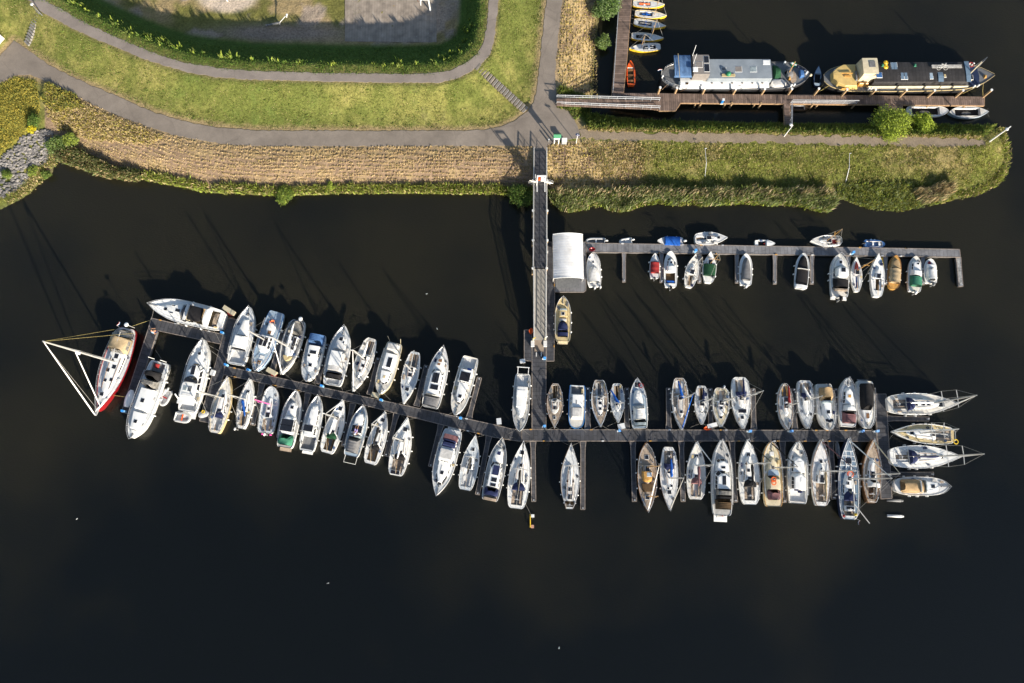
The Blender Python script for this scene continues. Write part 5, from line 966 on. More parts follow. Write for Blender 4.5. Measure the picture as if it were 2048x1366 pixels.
# ---------------- far left
b = yacht('red hulled cruising yacht with beige cockpit tent at the far left of the marina', (198,823), (256,657), 56, 15.6, .42, 'wide', hull='redp', trim='redp', deck='lgrey', coach=(.30,.86), cw=(.66,.40), ck=(.06,.26,.55,.4,'teak'), jib=None, hats=((.93,0,.5),), chats=((.80,-.12,.5),(.62,.22,.45),(.64,-.2,.4),(.52,-.28,.5),(.47,.1,.55),(.40,-.2,.4)), fb=1.15, spread=(.35,.66), group=None, fend=0, lines=None, boomL=.34, swing=.9, toe=.07, tuck=(.62, .86), mr=.13, back=False)
b.blk('cockpit_tent', .12, .31, .80, .74, .25, 1.1, 'beige', 'round', smooth=True, camber=.18, sag=.03, win='sf', wm='plastic', nw=2); b.blk('stern_canopy', .015, .115, .62, .80, .2, .9, 'plastic', 'arch', smooth=True, rf=0, rr=.5)
mb = MB(); bow_ = Vector((b.L*1.05, 0, b.z(1)+.25)); top_ = Vector((.42*b.L, 0, b.z(.42)+.32+15.5)); inner = Vector((b.L*.93, 0, b.z(.93)+.1)); mb.tube([bow_, bow_.lerp(top_, .04), bow_.lerp(top_, .5), bow_.lerp(top_, .96), top_], [.035, .095, .09, .06, .03], 8); mb.build('furled_genoa', 'sail', b.root)
mb = MB(); t2 = Vector((.42*b.L, 0, b.z(.42)+9.6)); mb.tube([inner, inner.lerp(t2, .05), inner.lerp(t2, .95), t2], [.03, .08, .065, .03], 7); mb.build('furled_staysail', 'sail', b.root); mb = MB(); mb.bar((b.L*.96, 0, b.z(1)), bow_, .3, .12); mb.build('bowsprit', 'alu', b.root)
mb = MB(); 
for sg in (-1, 1): mb.tube([top_, (.03*b.L, sg*b.hw(.03), b.z(0))], .018, 4)
mb.build('backstays', 'ywrope', b.root); mb = MB(); mb.tube([(-.3, .9, b.z(0)), (-.3, .9, b.z(0)+2.1)], .05, 6); ap = mb.build('radar_pole', 'alu', b.root); mb = MB(); mb.ball((-.3, .9, b.z(0)+2.2), .32, .32, .14, 10, 6); mb.build('radar_dome', 'roof', ap); mb = MB(); mb.tube([(.42*b.L, 0, b.z(.42)+8.8), (.42*b.L+.35, 0, b.z(.42)+8.8)], .28, 9); mb.build('mast_radar', 'roof', b.root); b.flag(v=-.5); b.fenders(5, (-1,), 'darkblue', .14)
b.lines([(.05,-.9,302,640),(.8,-1,258,795)], 'ywrope')
b = motor('white open sports cruiser with black bimini moored along the upper left pontoon', (302,609), (447,643), 49, 'cruiser', [
 ('foredeck_moulding', .56, .93, .70, .16, 0, .30, 'white', 'nose', W(slope=.5, rf=1.6, hatch=[(.77,.12,.42,.42),(.61,.0,.65,.42),(.68,-.32,.5,.12),(.68,.32,.5,.12)])), ('windscreen', .47, .585, .80, .74, .15, .75, 'glass', 'hood', W(rf=1.2, slope=.5)), ('screen_roof_panel', .455, .50, .70, .70, .85, .06, 'lgrey', 'round'), ('bimini', .245, .435, .60, .66, 1.15, .14, 'black', 'round', W(smooth=True, camber=.1)),
 ('radar_arch', .165, .235, .92, .80, .35, 1.25, 'white', 'round', W(slope=.35, camber=.08)), ('helm_console', .43, .50, .62, .62, -.1, .5, 'cream', 'box'), ('stern_seat', .075, .15, .62, .55, -.3, .35, 'teak', 'round', W(smooth=True))],
 ck=(.07,.50,.70,.5,'tan'), fb=1.25, deck='roof', plat=(1.0,'dteak'), line=None, flag=.6)
b.lines([(.93,.9,302,640),(.1,.9,440,684),(.5,1,352,650)])
b = motor('white steel cruiser with grey and clear stern canopy and an inflatable tied to its side', (265,876), (320,724), 46, 'blunt', [
 ('saloon', .36, .66, .66, .64, 0, .85, 'roof', 'box', W(win='s', nw=4, hatch=[(.52,0,.55,.5)])), ('forward_cabin', .67, .90, .60, .40, .0, .6, 'roof', 'box', W(win='s', nw=2, hatch=[(.79,0,.45,.45)])), ('wheelhouse_canopy', .255, .355, .72, .72, .2, 1.25, 'plastic', 'vee', W(smooth=True, sag=.02, rf=.6)), ('aft_canopy', .13, .25, .66, .70, .2, 1.2, 'black', 'round', W(smooth=True, camber=.15))],
 fb=1.2, deck='lgrey', ck=(.02,.13,.6,.3,'dgrey'), hull='white', line=None)
b.blk('deck_gear', .03, .09, .2, .2, .0, .35, 'red', 'round', v0=-.1); b.blk('foredeck_seat', .90, .94, .3, .2, 0, .2, 'roof', 'box'); b.lines([(.05,.9,311,700),(.9,.9,262,815)])
mb = MB(); mb.bar((-.2, .9, b.z(0)), (-.2, .9, 3), .07, .07); mb.bar((-.2, -.9, b.z(0)), (-.2, -.9, 3), .07, .07); mb.build('davit_posts', 'roof', b.root)
def rib(label, bow, stern, beam, fl='dgrey', ob=True, group='inflatable tenders', seat=True, tubem='tube', z=.32, extra=None):
    fb = z; a = P(*stern, fb); c = P(*bow, fb); d = c-a; L = math.hypot(d.x, d.y); root = tag(empty('inflatable_boat', (a.x, a.y, 0), math.atan2(d.y, d.x)), label, 'inflatable boat', group); hb = beam*.5*(a-P(stern[0]+1, stern[1], fb)).length; r = hb*.30; hb -= r
    pts = [(-.12, -hb*.98)]+[(L*t, -hb) for t in (.1, .35, .6)]+[(L*.6+(L*.4-r)*math.sin(k), -hb*math.cos(k)) for k in (.5, .9, 1.25, 1.5708, 1.9, 2.24, 2.64)]+[(L*t, hb) for t in (.6, .35, .1)]+[(-.12, hb*.98)]
    mb = MB(); mb.tube([(x, y, fb*.7+.18*max(0, x/L-.6)) for x, y in pts], [r*.45]+[r]*(len(pts)-2)+[r*.45], 9); mb.build('tube', tubem, root, True); mb = MB(); mb.prism([(0.06, -hb), (L*.6, -hb), (L*.85, -hb*.5), (L*.93, 0), (L*.85, hb*.5), (L*.6, hb), (.06, hb)], .02, .14); mb.build('floor', fl, root)
    mb = MB(); mb.box(.03, .1, -hb*.95, hb*.95, .05, fb+.18); mb.build('transom', 'white', root)
    if seat: mb = MB(); mb.box(L*.42, L*.50, -hb*.85, hb*.85, fb, fb+.06); mb.build('seat', extra or 'lgrey', root)
    if ob: mb = MB(); mb.tube([(-.4, 0, fb+.2), (-.28, 0, fb+.36), (-.05, 0, fb+.36), (.05, 0, fb+.2)], [.07, .13, .13, .07], 8); o = mb.build('outboard', 'lgrey' if ob == 1 else ob, root, True); mb = MB(); mb.bar((-.2, 0, fb+.1), (-.28, 0, -.3), .1, .16); mb.build('outboard_leg', 'dgrey', o)
    return root
rib('grey inflatable with red seat pad tied beside the white steel cruiser', (322,812), (337,781), 20, 'lgrey', True, extra='red')
c = P(259, 797, .75); mb = MB(); V_ = []; n = 12
for i in range(n+1): t = i/n; w_ = .62*math.sin(math.pi*min(max(t*.9+.07, .03), .97))**.55; V_ += [(2.5*(t-.5), -w_, 0), (2.5*(t-.5), -w_*.75, .32), (2.5*(t-.5), 0, .42), (2.5*(t-.5), w_*.75, .32), (2.5*(t-.5), w_, 0)]
F_ = [(i*5+j, i*5+j+1, i*5+j+6, i*5+j+5) for i in range(n) for j in range(4)]+[(0, 5, 5, 0)][:0]; mb.add(V_, F_); o = mb.build('upturned_dinghy', 'roof', None, True); o.location = P(259, 797, Z1+.02); o.rotation_euler = (0, 0, 1.33); tag(o, 'white upturned dinghy on the outermost left pontoon', 'dinghy')
b = motor('white flybridge cruiser with an inflatable on its stern left of the slanting cross pontoon', (409,680), (374,823), 46, 'motor', [
 ('foredeck_cabin', .60, .88, .66, .20, 0, .35, 'white', 'nose', W(rf=1.5, slope=.5, hatch=[(.80,.0,.4,.4)])), ('saloon', .28, .70, .76, .70, 0, 1.0, 'roof', 'vee', W(win='sf', rf=1.0, slope=.28, hatch=[(.56,.03,1.3,.55,'skylight')])), ('flybridge_screen', .385, .475, .66, .58, 1.05, .5, 'glass', 'hood', W(rf=1.2, slope=.5)), ('flybridge', .17, .40, .72, .68, 1.05, .28, 'white', 'round', W(hatch=[(.30,-.18,.7,.5,'helm_seat','dgrey'),(.30,.26,.6,.45,'helm_seat','lglass'),(.22,0,.35,1.3,'bench','lgrey')])), ('cockpit_roof', .085, .17, .80, .80, 1.0, .07, 'roof', 'box')],
 fb=1.3, deck='white', ck=(.02,.27,.72,.4,'lgrey'), plat=(.9,'lgrey'), line=None)
b.lines([(.95,-.9,444,705),(.5,-1,430,745),(.9,-1,441,716)]); mb = MB()
for sg in (-1, 1): mb.bar((.12*b.L, sg*1.25, b.z(.1)+.2), (.2*b.L, sg*1.2, b.z(.1)+2.2), .12, .1)
mb.build('arch_legs', 'roof', b.root)
rib('pale grey inflatable with orange fuel can lying across the flybridge cruiser stern', (382,838), (350,832), 22, 'lgrey', False, extra='orange', z=.5)
c = P(409, 829, Z1); root = tag(empty('covered_tender', c, .3), 'grey plastic wrapped tender with a yellow ring on top at the pontoon end', 'tender'); mb = MB(); mb.ball((0, 0, .3), .8, .5, .35, 12, 8); mb.build('wrapping', 'tube', root, True); mb = MB(); mb.tube([(.15+.2*math.cos(a), .3+.2*math.sin(a), .62) for a in [k*.7 for k in range(9)]], .07, 6, closed=True); mb.build('ring', 'yellow', root)
# ---------------- upper left row
motor('white cruiser with maroon edged sliding roof, first in the row right of the cross pontoon', (501,615), (471,729), 43, 'motor', [
 ('forward_cabin', .50, .80, .62, .34, 0, .45, 'white', 'box', W(slope=.4, rf=.8)), ('wheelhouse', .26, .50, .68, .62, 0, 1.15, 'roof', 'box', W(win='s', rf=.2, nw=3, hatch=[(.40,.05,1.1,1.0,'sliding_roof','roof')])), ('aft_screen', .235, .27, .70, .68, .3, .6, 'glass', 'box')], ck=(.03,.235,.70,.35,'lgrey'), deck='deck', line=0., hats=[(.87,0,.4,.4)])
b = motor('pale blue decked motor sailer with a person in orange on its aft deck', (513.6,742), (554,624), 37, 'blunt', [
 ('wheelhouse', .42, .70, .66, .62, 0, 1.1, 'roof', 'vee', W(win='s', rf=.2, hatch=[(.53,.22,1.3,.5,'solar_panel','solar'),(.53,-.26,1.3,.5,'solar_panel','solar')])), ('aft_roof', .685, .79, .64, .66, .9, .2, 'roof', 'arch'), ('mid_cabin', .22, .40, .52, .56, 0, .35, 'pblue', 'box', W(hatch=[(.33,0,.5,.5,'hatch','dteak')]))][0:1]+[('mid_cabin', .20, .41, .46, .56, 0, .3, 'white', 'nose', W(slope=.4, hatch=[(.36,.05,.5,.5,'hatch','dteak')]))], fb=1.15, hull='pblue', deck='pblue', trim='bpaint', hats=[(.86,0,.55,.5,'dteak'),(.77,.1,.4,.6,'lgrey')], line=1.)
b.mast(.50, 6.2, .0, None, None, (.6,), bz=1.1, r=.09)
b = yacht('white yacht with thick white furled jib and radar dome beside the pale blue boat', (565,749), (598,641), 40, 7.6, .52, 'wide', deck='dgrey', cm='roof', hull='white', coach=(.30,.74), cw=(.62,.50), ck=(.05,.29,.55,.35,'dgrey'), chats=((.45,.25,.5),(.45,-.25,.5)), hats=(), solar=None, boomL=.42, cover='sail', spread=(.4,), mr=.11)
b.box('solar_panel', .40, .30, 1.2, .42, b.z(.4)+.42, 'solar'); b.box('solar_panel', .36, -.28, 1.2, .45, b.z(.4)+.42, 'solar'); b.box('solar_panel', .50, .30, .7, .42, b.z(.5)+.42, 'solar'); b.blk('cockpit_cover', .03, .27, .62, .68, .15, .75, 'plastic', 'arch', smooth=True); b.blk('foredeck_moulding', .66, .76, .5, .3, 0, .22, 'sand', 'nose'); mb = MB(); mb.ball((-.1, .6, b.z(0)+1.3), .3, .3, .15, 10, 6); mb.tube([(-.1, .6, b.z(0)), (-.1, .6, b.z(0)+1.2)], .04, 6); mb.build('radar_dome', 'roof', b.root)
motor('white cruiser with faded blue stern canopy, bow towards the slanting walkway', (615.6,763), (637,669), 38, 'blunt', [
 ('cabin_roof', .25, .80, .70, .58, 0, .75, 'roof', 'nose', W(win='s', nw=5, rf=.5, hatch=[(.40,.05,.45,.9),(.48,-.3,.3,.35),(.67,.05,.45,.45)])), ('stern_canopy', .01, .24, .80, .84, .1, 1.1, 'sblue', 'box', W(smooth=True, camber=.12, sag=.02))])
motor('large cream topped cruiser with solar sheets on its aft cabin roof, bow pointing up', (690.6,653), (664,770), 45, 'motor', [
 ('forward_cabin', .60, .84, .62, .40, 0, .5, 'lgrey', 'vee', W(slope=.3, hatch=[(.77,0,.5,.5),(.72,-.3,.2,.2)])), ('wheelhouse_canopy', .22, .58, .72, .66, 0, 1.15, 'pale', 'box', W(win='s', smooth=False, camber=.08, hatch=[(.43,.05,2.0,1.5,'roof_panel','roof')])), ('aft_canopy', .10, .21, .74, .74, .1, .95, 'black', 'box', W(smooth=True))], ck=(.02,.10,.6,.3,'lgrey'), fb=1.2, deck='deck', line=0.)
yacht('white yacht with yellow lifebelt on its stern, jib furled from a mast leaning left', (707.5,783), (744,677), 36, 7.4, .40, 'sail', cover='sail', chats=((.52,.1,.4),(.62,-.05,.35)), hats=((.72,0,.55),), ck=(.05,.30,.45,.35,'dgrey'), deck='lgrey', boomL=.30, mr=.1)
b = motor('cream yellow sided cruiser with long dark skylight and two stern flagpoles', (761,788), (790,686), 37, 'blunt', [
 ('aft_cabin', .22, .56, .66, .66, 0, .95, 'roof', 'box', W(win='s', nw=3, hatch=[(.40,.15,1.4,.6,'skylight')])), ('forward_cabin', .56, .82, .64, .48, 0, .65, 'roof', 'vee', W(win='sf', nw=3, hatch=[(.68,0,.35,.3,'hatch','sand')])), ('stern_hardtop', .03, .20, .70, .70, .3, .8, 'pale', 'round', W(camber=.05))], hull='cream', deck='deckw')
mb = MB(); mb.tube([(-.1, .8, 1), (-.5, .95, 2.6)], .035, 5); mb.tube([(-.1, -.8, 1), (-.5, -.95, 2.6)], .035, 5); mb.build('flagpoles', 'cream', b.root)
yacht('white yacht with grey cockpit tent and maroon companionway, mast leaning left', (808,808), (831,704), 34, 5.6, .36, 'sail', cover=None, hood=None, chats=((.45,0,.5),), hats=((.72,0,.5),), ck=(.04,.30,.55,.35,'dgrey'), jib=None, deck='lgrey', coach=(.30,.62))
motor('white cruiser with dark skylights and grey stern awning beside the slanting walkway', (888,694), (860,815), 42, 'motor', [
 ('forward_cabin', .60, .86, .62, .36, 0, .5, 'white', 'nose', W(slope=.4, hatch=[(.76,0,.4,.5,'hatch','dteak'),(.70,.05,.3,.4,'hatch','dteak')])), ('saloon', .20, .66, .70, .66, 0, 1.0, 'roof', 'vee', W(win='sf', rf=.7, nw=4, hatch=[(.47,-.13,1.4,.5,'skylight'),(.47,.17,1.4,.5,'skylight'),(.32,-.05,.7,1.1,'skylight')])), ('stern_awning', .01, .19, .76, .80, .6, .7, 'grey', 'box', W(smooth=True, camber=.1, sag=.03))], fb=1.2, line=0., deck='lgrey')
motor('white cruiser with black solar panel and a blue cloth, last on the upper left walkway', (911,830), (942,714), 38, 'blunt', [
 ('forward_cabin', .28, .82, .68, .50, 0, .7, 'roof', 'vee', W(win='sf', nw=5, hatch=[(.69,0,.45,.45)])), ('wheelhouse', .24, .46, .70, .68, .72, .3, 'roof', 'box', W(win='f', hatch=[(.36,0,1.3,1.4,'solar_panel','solar')])), ('aft_seat', .20, .24, .66, .66, .2, .5, 'lgrey', 'box'), ('blue_cloth', .205, .255, .24, .24, .72, .06, 'blue', 'flat', W(v0=.25))], ck=(.02,.19,.7,.35,'lgrey'), deck='lgrey')
b = motor('white cruiser with stern davits lying alone beside the vertical pontoon', (1039,862), (1046,748), 35, 'blunt', [
 ('cabin', .24, .78, .68, .58, 0, .7, 'roof', 'nose', W(win='s', nw=5, rf=.6, hatch=[(.43,0,.4,.35),(.58,.05,.35,.9,'hatch','lgrey')])), ('wheelhouse_roof', .72-.30, .70-.10, .62, .60, .7, .22, 'white', 'box'), ('aft_hardtop', .64-.40, .78-.36, .66, .66, .68, .35, 'lgrey', 'box', W(hatch=[(.36,-.1,.9,1.1,'roof_panel','roof')]))], ck=(.02,.22,.7,.35,'lgrey'), deck='deck')
mb = MB(); mb.bar((-.9, -.9, 1.5), (-.9, .9, 1.5), .1, .1); mb.bar((.1, -.75, 1.3), (-.9, -.75, 1.5), .08, .08); mb.bar((.1, .75, 1.3), (-.9, .75, 1.5), .08, .08); mb.build('davits', 'roof', b.root)
# ---------------- lower left row
b = yacht('cream yacht with yellow topsides and small navy hood, lowest left of the walkway', (458.6,755), (429,866), 37, 8.0, .62, 'sail', hull='sand', trim='cream', deck='deckw', cm='roof', hood='navy', chats=((.66,0,.45),), hats=(), ck=(.05,.28,.52,.4,'lgrey'), cover=None, jib=None, fend=3, bench='lgrey')
b = yacht('narrow grey white yacht with blue sail cover left of the pink trimmed boat', (502,759), (482,857), 31, 6.6, .58, 'sailn', cover='blue', deck='lgrey', chats=(), hats=((.74,0,.45),), ck=(.06,.36,.5,.35,'dgrey'), jib=None, bang=-.35); b.outboard(.7, 'lgrey', .8)
b = yacht('white motor sailer with magenta rigging cover and magenta fenders at its stern', (546.4,774), (531,866), 36, 5.8, .62, 'blunt', cm='roof', coach=(.34,.80), cw=(.52,.40), ck=(.05,.32,.55,.35,'lgrey'), chats=((.52,0,.35),), hats=(), jib=None, mr=.09, mcol='pink', boomL=0, cat='motor sailer', name='motor_sailer', group=None, fend=0)
for v in (-.55, .4): mb = MB(); mb.ball((-.18, v*b.B, .7), .12, .2, .2); mb.build('fender', 'pink', b.root)
b.outboard(0, 'roof', .9)
motor('white cruiser with green stern canopy and dark twin skylights in the lower left row', (594.5,782), (569,895), 39, 'motor', [
 ('forward_cabin', .55, .80, .62, .42, 0, .45, 'white', 'vee', W(slope=.3, hatch=[(.70,0,.4,.4)])), ('wheelhouse', .23, .58, .72, .66, 0, 1.1, 'roof', 'round', W(win='s', hatch=[(.43,0,.85,1.7,'skylight'),(.33,0,.85,1.7,'skylight')])), ('stern_canopy', .04, .22, .76, .78, .1, 1.1, 'green', 'round', W(smooth=True, camber=.1, sag=.03))], plat=(.5,'teak'), deck='deck')
motor('white cruiser with flat roof, dark sliding hatch and open grey aft deck', (637.8,792), (613,902), 36, 'motor', [
 ('forward_cabin', .46, .84, .62, .50, 0, .6, 'roof', 'vee', W(win='s', hatch=[(.76,0,.4,.45,'hatch','lgrey')])), ('wheelhouse', .26, .47, .70, .66, 0, 1.1, 'roof', 'round', W(win='s', hatch=[(.40,.12,.9,1.3,'skylight')]))], ck=(.03,.25,.76,.3,'dgrey'), deck='deck', plat=(.4,'lgrey'))
yacht('white yacht with dark green sprayhood and teak cockpit benches', (687,801), (653,906), 38, 6.3, .66, 'wide', cover='sail', hood='dkgreen', chats=((.66,0,.45),), hats=((.84,0,.5),), ck=(.05,.34,.5,.35,'dgrey'), deck='white', bench='brown', boomL=.30)
b = motor('white cruiser with grey stern canopy and a sunbather on its cabin roof', (728,812), (702,912), 37, 'motor', [
 ('cabin', .42, .86, .64, .52, 0, .6, 'roof', 'vee', W(win='s', nw=4, hatch=[(.53,.0,.95,1.45,'skylight')])), ('windscreen', .36, .43, .68, .66, .3, .75, 'lglass', 'vee', W(rf=.8)), ('stern_canopy', .06, .37, .72, .76, .2, 1.15, 'grey', 'box', W(smooth=True, camber=.1, sag=.035))], deck='pblue'); mb = MB(); mb.tube([(0, -.85, .8), (-1.0, -.85, .9), (-1.0, .85, .9), (0, .85, .8)], .035, 5); mb.build('stern_frame', 'roof', b.root); CR_BOAT = b
yacht('white yacht with black sprayhood and black boom cover near the lower left row end', (771.5,824), (740,928), 37, 6.2, .70, 'wide', cover='black', hood='black', chats=((.62,0,.4),), hats=((.84,0,.5),), ck=(.06,.34,.52,.35,'teak'), deck='white', bench='brown', boomL=.34)
yacht('large white yacht with open transom and dark solar panel at its stern', (816,836), (791,951), 41, 8.2, .60, 'wide', cover='sail', hood='black', chats=((.60,0,.4),), hats=((.80,0,.55),), ck=(.03,.32,.6,.35,'teak'), deck='white', solar=(.05,.1,.5,1.2,.1), boomL=.30)
b = motor('big white cruiser with navy flybridge seats, bow pointing down', (873.7,990), (907,860), 45, 'motor', [
 ('cabin', .12, .86, .76, .56, 0, .9, 'roof', 'vee', W(win='sf', nw=6, rf=.7, slope=.2, hatch=[(.66,.0,.45,.45),(.61,-.15,.9,.08,'mast_base','alu')])), ('wheelhouse', .30, .50, .68, .66, .92, .45, 'roof', 'round', W(win='f', hatch=[(.38,0,1.2,1.7,'sliding_roof','pale')])), ('flybridge_seat', .20, .275, .62, .62, .92, .55, 'navy', 'box'), ('flybridge_awning', .08, .18, .66, .70, .92, .35, 'dusk', 'box')], fb=1.3, deck='deck', line=0., plat=(.4,'lgrey'))
b.blk('flybridge_bench', .16, .20, .6, .6, .95, .4, 'navy', 'round')
yacht('grey decked racing yacht with black boom cover and red trimmed coachroof', (951.7,871), (930,980), 37, 2.6, .60, 'wide', cover='black', deck='deck', cm='roof', coach=(.38,.66), cw=(.52,.34), chats=((.53,.2,.3),), hats=((.74,0,.42),), ck=(.06,.37,.6,.35,'lgrey'), jib=None, boomL=.30, bench='lgrey')
motor('white cruiser with navy stern cover and violet skylights, bow up', (1004.6,876), (979,1001), 40, 'motor', [
 ('forward_cabin', .60, .84, .62, .40, 0, .45, 'white', 'vee', W(slope=.3, hatch=[(.75,0,.45,.45,'hatch','navy')])), ('saloon', .21, .64, .70, .66, 0, 1.0, 'roof', 'vee', W(win='sf', nw=4, rf=.7, hatch=[(.48,-.05,1.3,.9,'skylight','navy'),(.33,-.05,.55,.75,'skylight'),(.25,-.05,.4,.75,'skylight')])), ('stern_cover', .075, .20, .74, .76, .2, .9, 'navy', 'round', W(smooth=True, camber=.1)), ('stern_hatch', .0, .06, .66, .70, .1, .3, 'teak', 'box')], fb=1.2, deck='deck')
b = yacht('tall white yacht with navy sprayhood and open stern, right of the navy covered cruiser', (1047,883), (1032,1017), 46, 11, .58, 'wide', cover='black', hood='navy', chats=((.64,0,.42),), hats=((.83,0,.5),), ck=(.05,.30,.5,.35,'dgrey'), deck='white', boomL=.36, spread=(.35,.65), jib='black')
b.lines([(.1,-.9,1066,1038)])
# ---------------- upper right row
yacht('varnished brown yacht with yellow bow tip beside the vertical pontoon', (1108.6,857), (1110.7,767), 34, 3.4, .45, 'sailn', hull='ochre', trim='dteak', deck='teak', cm='pale', coach=(.36,.70), cw=(.60,.50), chats=((.55,0,.5),), hats=((.77,0,.35),), ck=(.04,.34,.55,.4,'brown'), jib=None, cover=None, boomL=.0)
motor('boxy white cabin boat with bright blue gunwale', (1152.5,857), (1154.7,771), 35, 'pram', [
 ('forward_roof', .22, .56, .66, .70, 0, .55, 'roof', 'box', W(hatch=[(.40,-.1,.5,.12,'vent','dgrey')], v0=0)), ('aft_roof', .52, .80, .72, .72, 0, .75, 'pale', 'box', W(win='s'))][::-1], hull='cyan', trim='cyan', deck='lgrey', ck=(.03,.2,.7,.3,'dgrey'), rail=None, fend=2, anchor=False)
yacht('yacht with weathered teak side decks and white coachroof, second yacht from the vertical pontoon', (1200.8,854), (1198.6,760), 35, 4.0, .42, 'sail', deck='teak', cm='roof', chats=((.50,0,.4),(.62,0,.35)), hats=((.72,0,.5),), ck=(.06,.34,.5,.35,'dgrey'), jib=None, boomL=.0, bench='pale')
yacht('small grey white yacht with a bright blue sail cover swung out to the right', (1236,846), (1233.7,767), 29, 3.6, .55, 'sail', cover='blue', bang=-.50, boomL=.40, deck='lgrey', coach=(.46,.74), chats=(), hats=((.67,0,.42),), ck=(.06,.42,.45,.35,'brown'), jib=None, fb=.8)
motor('white motor cruiser with domed white canvas stern, bow pointing up', (1273,758), (1280,857), 36, 'motor', [
 ('forward_cabin', .50, .78, .60, .42, 0, .4, 'white', 'vee', W(slope=.4, hatch=[(.66,0,.5,.45,'hatch','lgrey')])), ('canvas_top', .16, .46, .74, .70, 0, 1.15, 'cloth', 'box', W(smooth=True, camber=.12, sag=.015, win='s')), ('stern_window_cover', .04, .16, .76, .78, .1, .9, 'lglass', 'box', W(smooth=True))], deck='pblue', hats=[(.88,.0,.7,.7)], line=0., rings=[(.86,-.42,1.4,'redp')])
yacht('yacht with teak grid side deck, blue sail cover and blue furled jib', (1362.6,860), (1358.6,756), 35, 7.0, .43, 'sail', cover='blue', deck='teak', cm='pale', coach=(.34,.80), cw=(.56,.40), chats=((.66,0,.4),), hats=(), ck=(.05,.30,.5,.35,'lgrey'), jib='blue', bang=-.22, boomL=.34, bench='lgrey')
yacht('small white yacht with navy sail cover left of the red life float', (1402.8,849), (1402.8,771.5), 28, 5.8, .44, 'sail', cover='navy', chats=(), hats=((.66,0,.42),), ck=(.06,.38,.42,.35,'brown'), deck='white', coach=(.42,.72), jib=None, fb=.8)
yacht('cream decked yacht with two outboards on the stern right of the red life float', (1440.7,854), (1442.5,776), 34, 6.0, .38, 'wide', cover=None, deck='cream', cm='roof', chats=((.52,0,.38),), hats=((.75,0,.4),), ck=(.06,.32,.5,.35,'lgrey'), jib=None, boomL=0, fb=.85).outboard(.3, 'lgrey', .8)
yacht('broad white yacht with navy sprayhood, its mast reaching right over the finger pontoon', (1485,858), (1479,754.5), 39, 8.8, .42, 'wide', cover='navy', hood='navy', chats=(), hats=((.78,0,.42),), ck=(.05,.33,.5,.35,'lgrey'), deck='white', jib=None, coach=(.36,.66), solar=(.66,0,.5,1.1,.32), boomL=.36)
yacht('white open keelboat with varnished stern and maroon sail cover', (1573,859), (1569,766), 30, 4.6, .50, 'double', cover='red', deck='lgrey', cm='roof', coach=(.32,.74), cw=(.52,.44), chats=((.50,0,.6),), hats=(), ck=(.06,.30,.5,.35,'dgrey'), jib=None, bang=-.03, boomL=.40, trim='dteak', bench='ochre')
yacht('cream grey yacht with small navy sprayhood and folded white sail', (1614,857), (1608.5,761), 34, 5.2, .42, 'wide', cover='sail', hood='navy', chats=(), hats=((.70,0,.5),), ck=(.05,.34,.6,.35,'lgrey'), deck='lgrey', bang=-.45, boomL=.30, jib=None)
motor('beige and white cruiser with beige folding canopy and three dark foredeck windows', (1656.5,860), (1647,768), 37, 'blunt', [
 ('cabin', .36, .84, .62, .50, 0, .55, 'roof', 'nose', W(slope=.4, hatch=[(.62,0,.45,.5),(.80,-.25,.4,.4),(.82,.02,.4,.4),(.80,.28,.4,.4)])), ('windscreen', .38, .46, .66, .62, .4, .5, 'lglass', 'hood', W(rf=1.)), ('canopy', .08, .38, .68, .72, .2, 1.0, 'tan', 'round', W(smooth=True, camber=.12, sag=.03))], deck='deckw', hull='white')
b = motor('white cruiser with lattice framed foredeck window, bow pointing up between two fingers', (1694,756), (1696,853), 37, 'motor', [
 ('cabin', .45, .80, .64, .50, 0, .6, 'roof', 'vee', W(slope=.3, win='s', hatch=[(.61,0,.4,.4,'hatch','ochre')])), ('wheelhouse_roof', .30, .46, .66, .64, .2, 1.0, 'roof', 'hood', W(rf=.4)), ('cockpit_cover', .06, .30, .70, .68, .1, .85, 'dusk', 'box', W(smooth=True, sag=.03)), ('aft_screen', .28, .31, .72, .70, .4, .7, 'black', 'box')], deck='deck', line=0.)
b.dhatch(.885, .0, .75, .28, 'dgrey'); b.dhatch(.885, .3, .6, .2, 'dgrey'); b.dhatch(.885, -.3, .6, .2, 'dgrey')
motor('white boat almost fully covered by black canvas at the right end of the upper row', (1733,857), (1730,762), 36, 'blunt', [
 ('canvas_cover', .06, .62, .74, .70, .1, 1.05, 'black', 'round', W(smooth=True, camber=.12, sag=.035, seam=3)), ('foredeck_moulding', .62, .90, .62, .30, 0, .3, 'white', 'nose', W(hatch=[(.74,0,.7,.4,'hatch','dteak')]))], deck='white', plat=(.3,'dgrey'))
# ---------------- lower right row
yacht('lone grey teak decked yacht with white hood between two gaps', (1141.5,888), (1139,1018), 40, 3.0, .66, 'sailn', deck='lgrey', cm='pale', coach=(.14,.72), cw=(.56,.42), chats=((.62,0,.5),(.42,.30,.3),(.42,-.30,.3),(.30,0,.5)), hats=(), ck=(.03,.12,.50,.3,'brown'), jib=None, cover='sail', boomL=.30, swing=1.0, spread=(.5,.9), trim='teak', bench=None)
b = yacht('old brown wooden ketch with orange cockpit hatch and bow pointing down', (1295,1023), (1293,885), 40, 8.0, .36, 'double', hull='dteak', deck='teak', cm='teak', coach=(.34,.66), cw=(.56,.40), chats=(), hats=((.22,0,.5),(.80,0,.5)), ck=(.66,.72,.5,.3,'dteak'), jib='sail', boomL=0, spread=(.7,), wheel=False, bench=None, mcol='wood', lines=None, group=None)
b.root.rotation_euler = b.root.rotation_euler
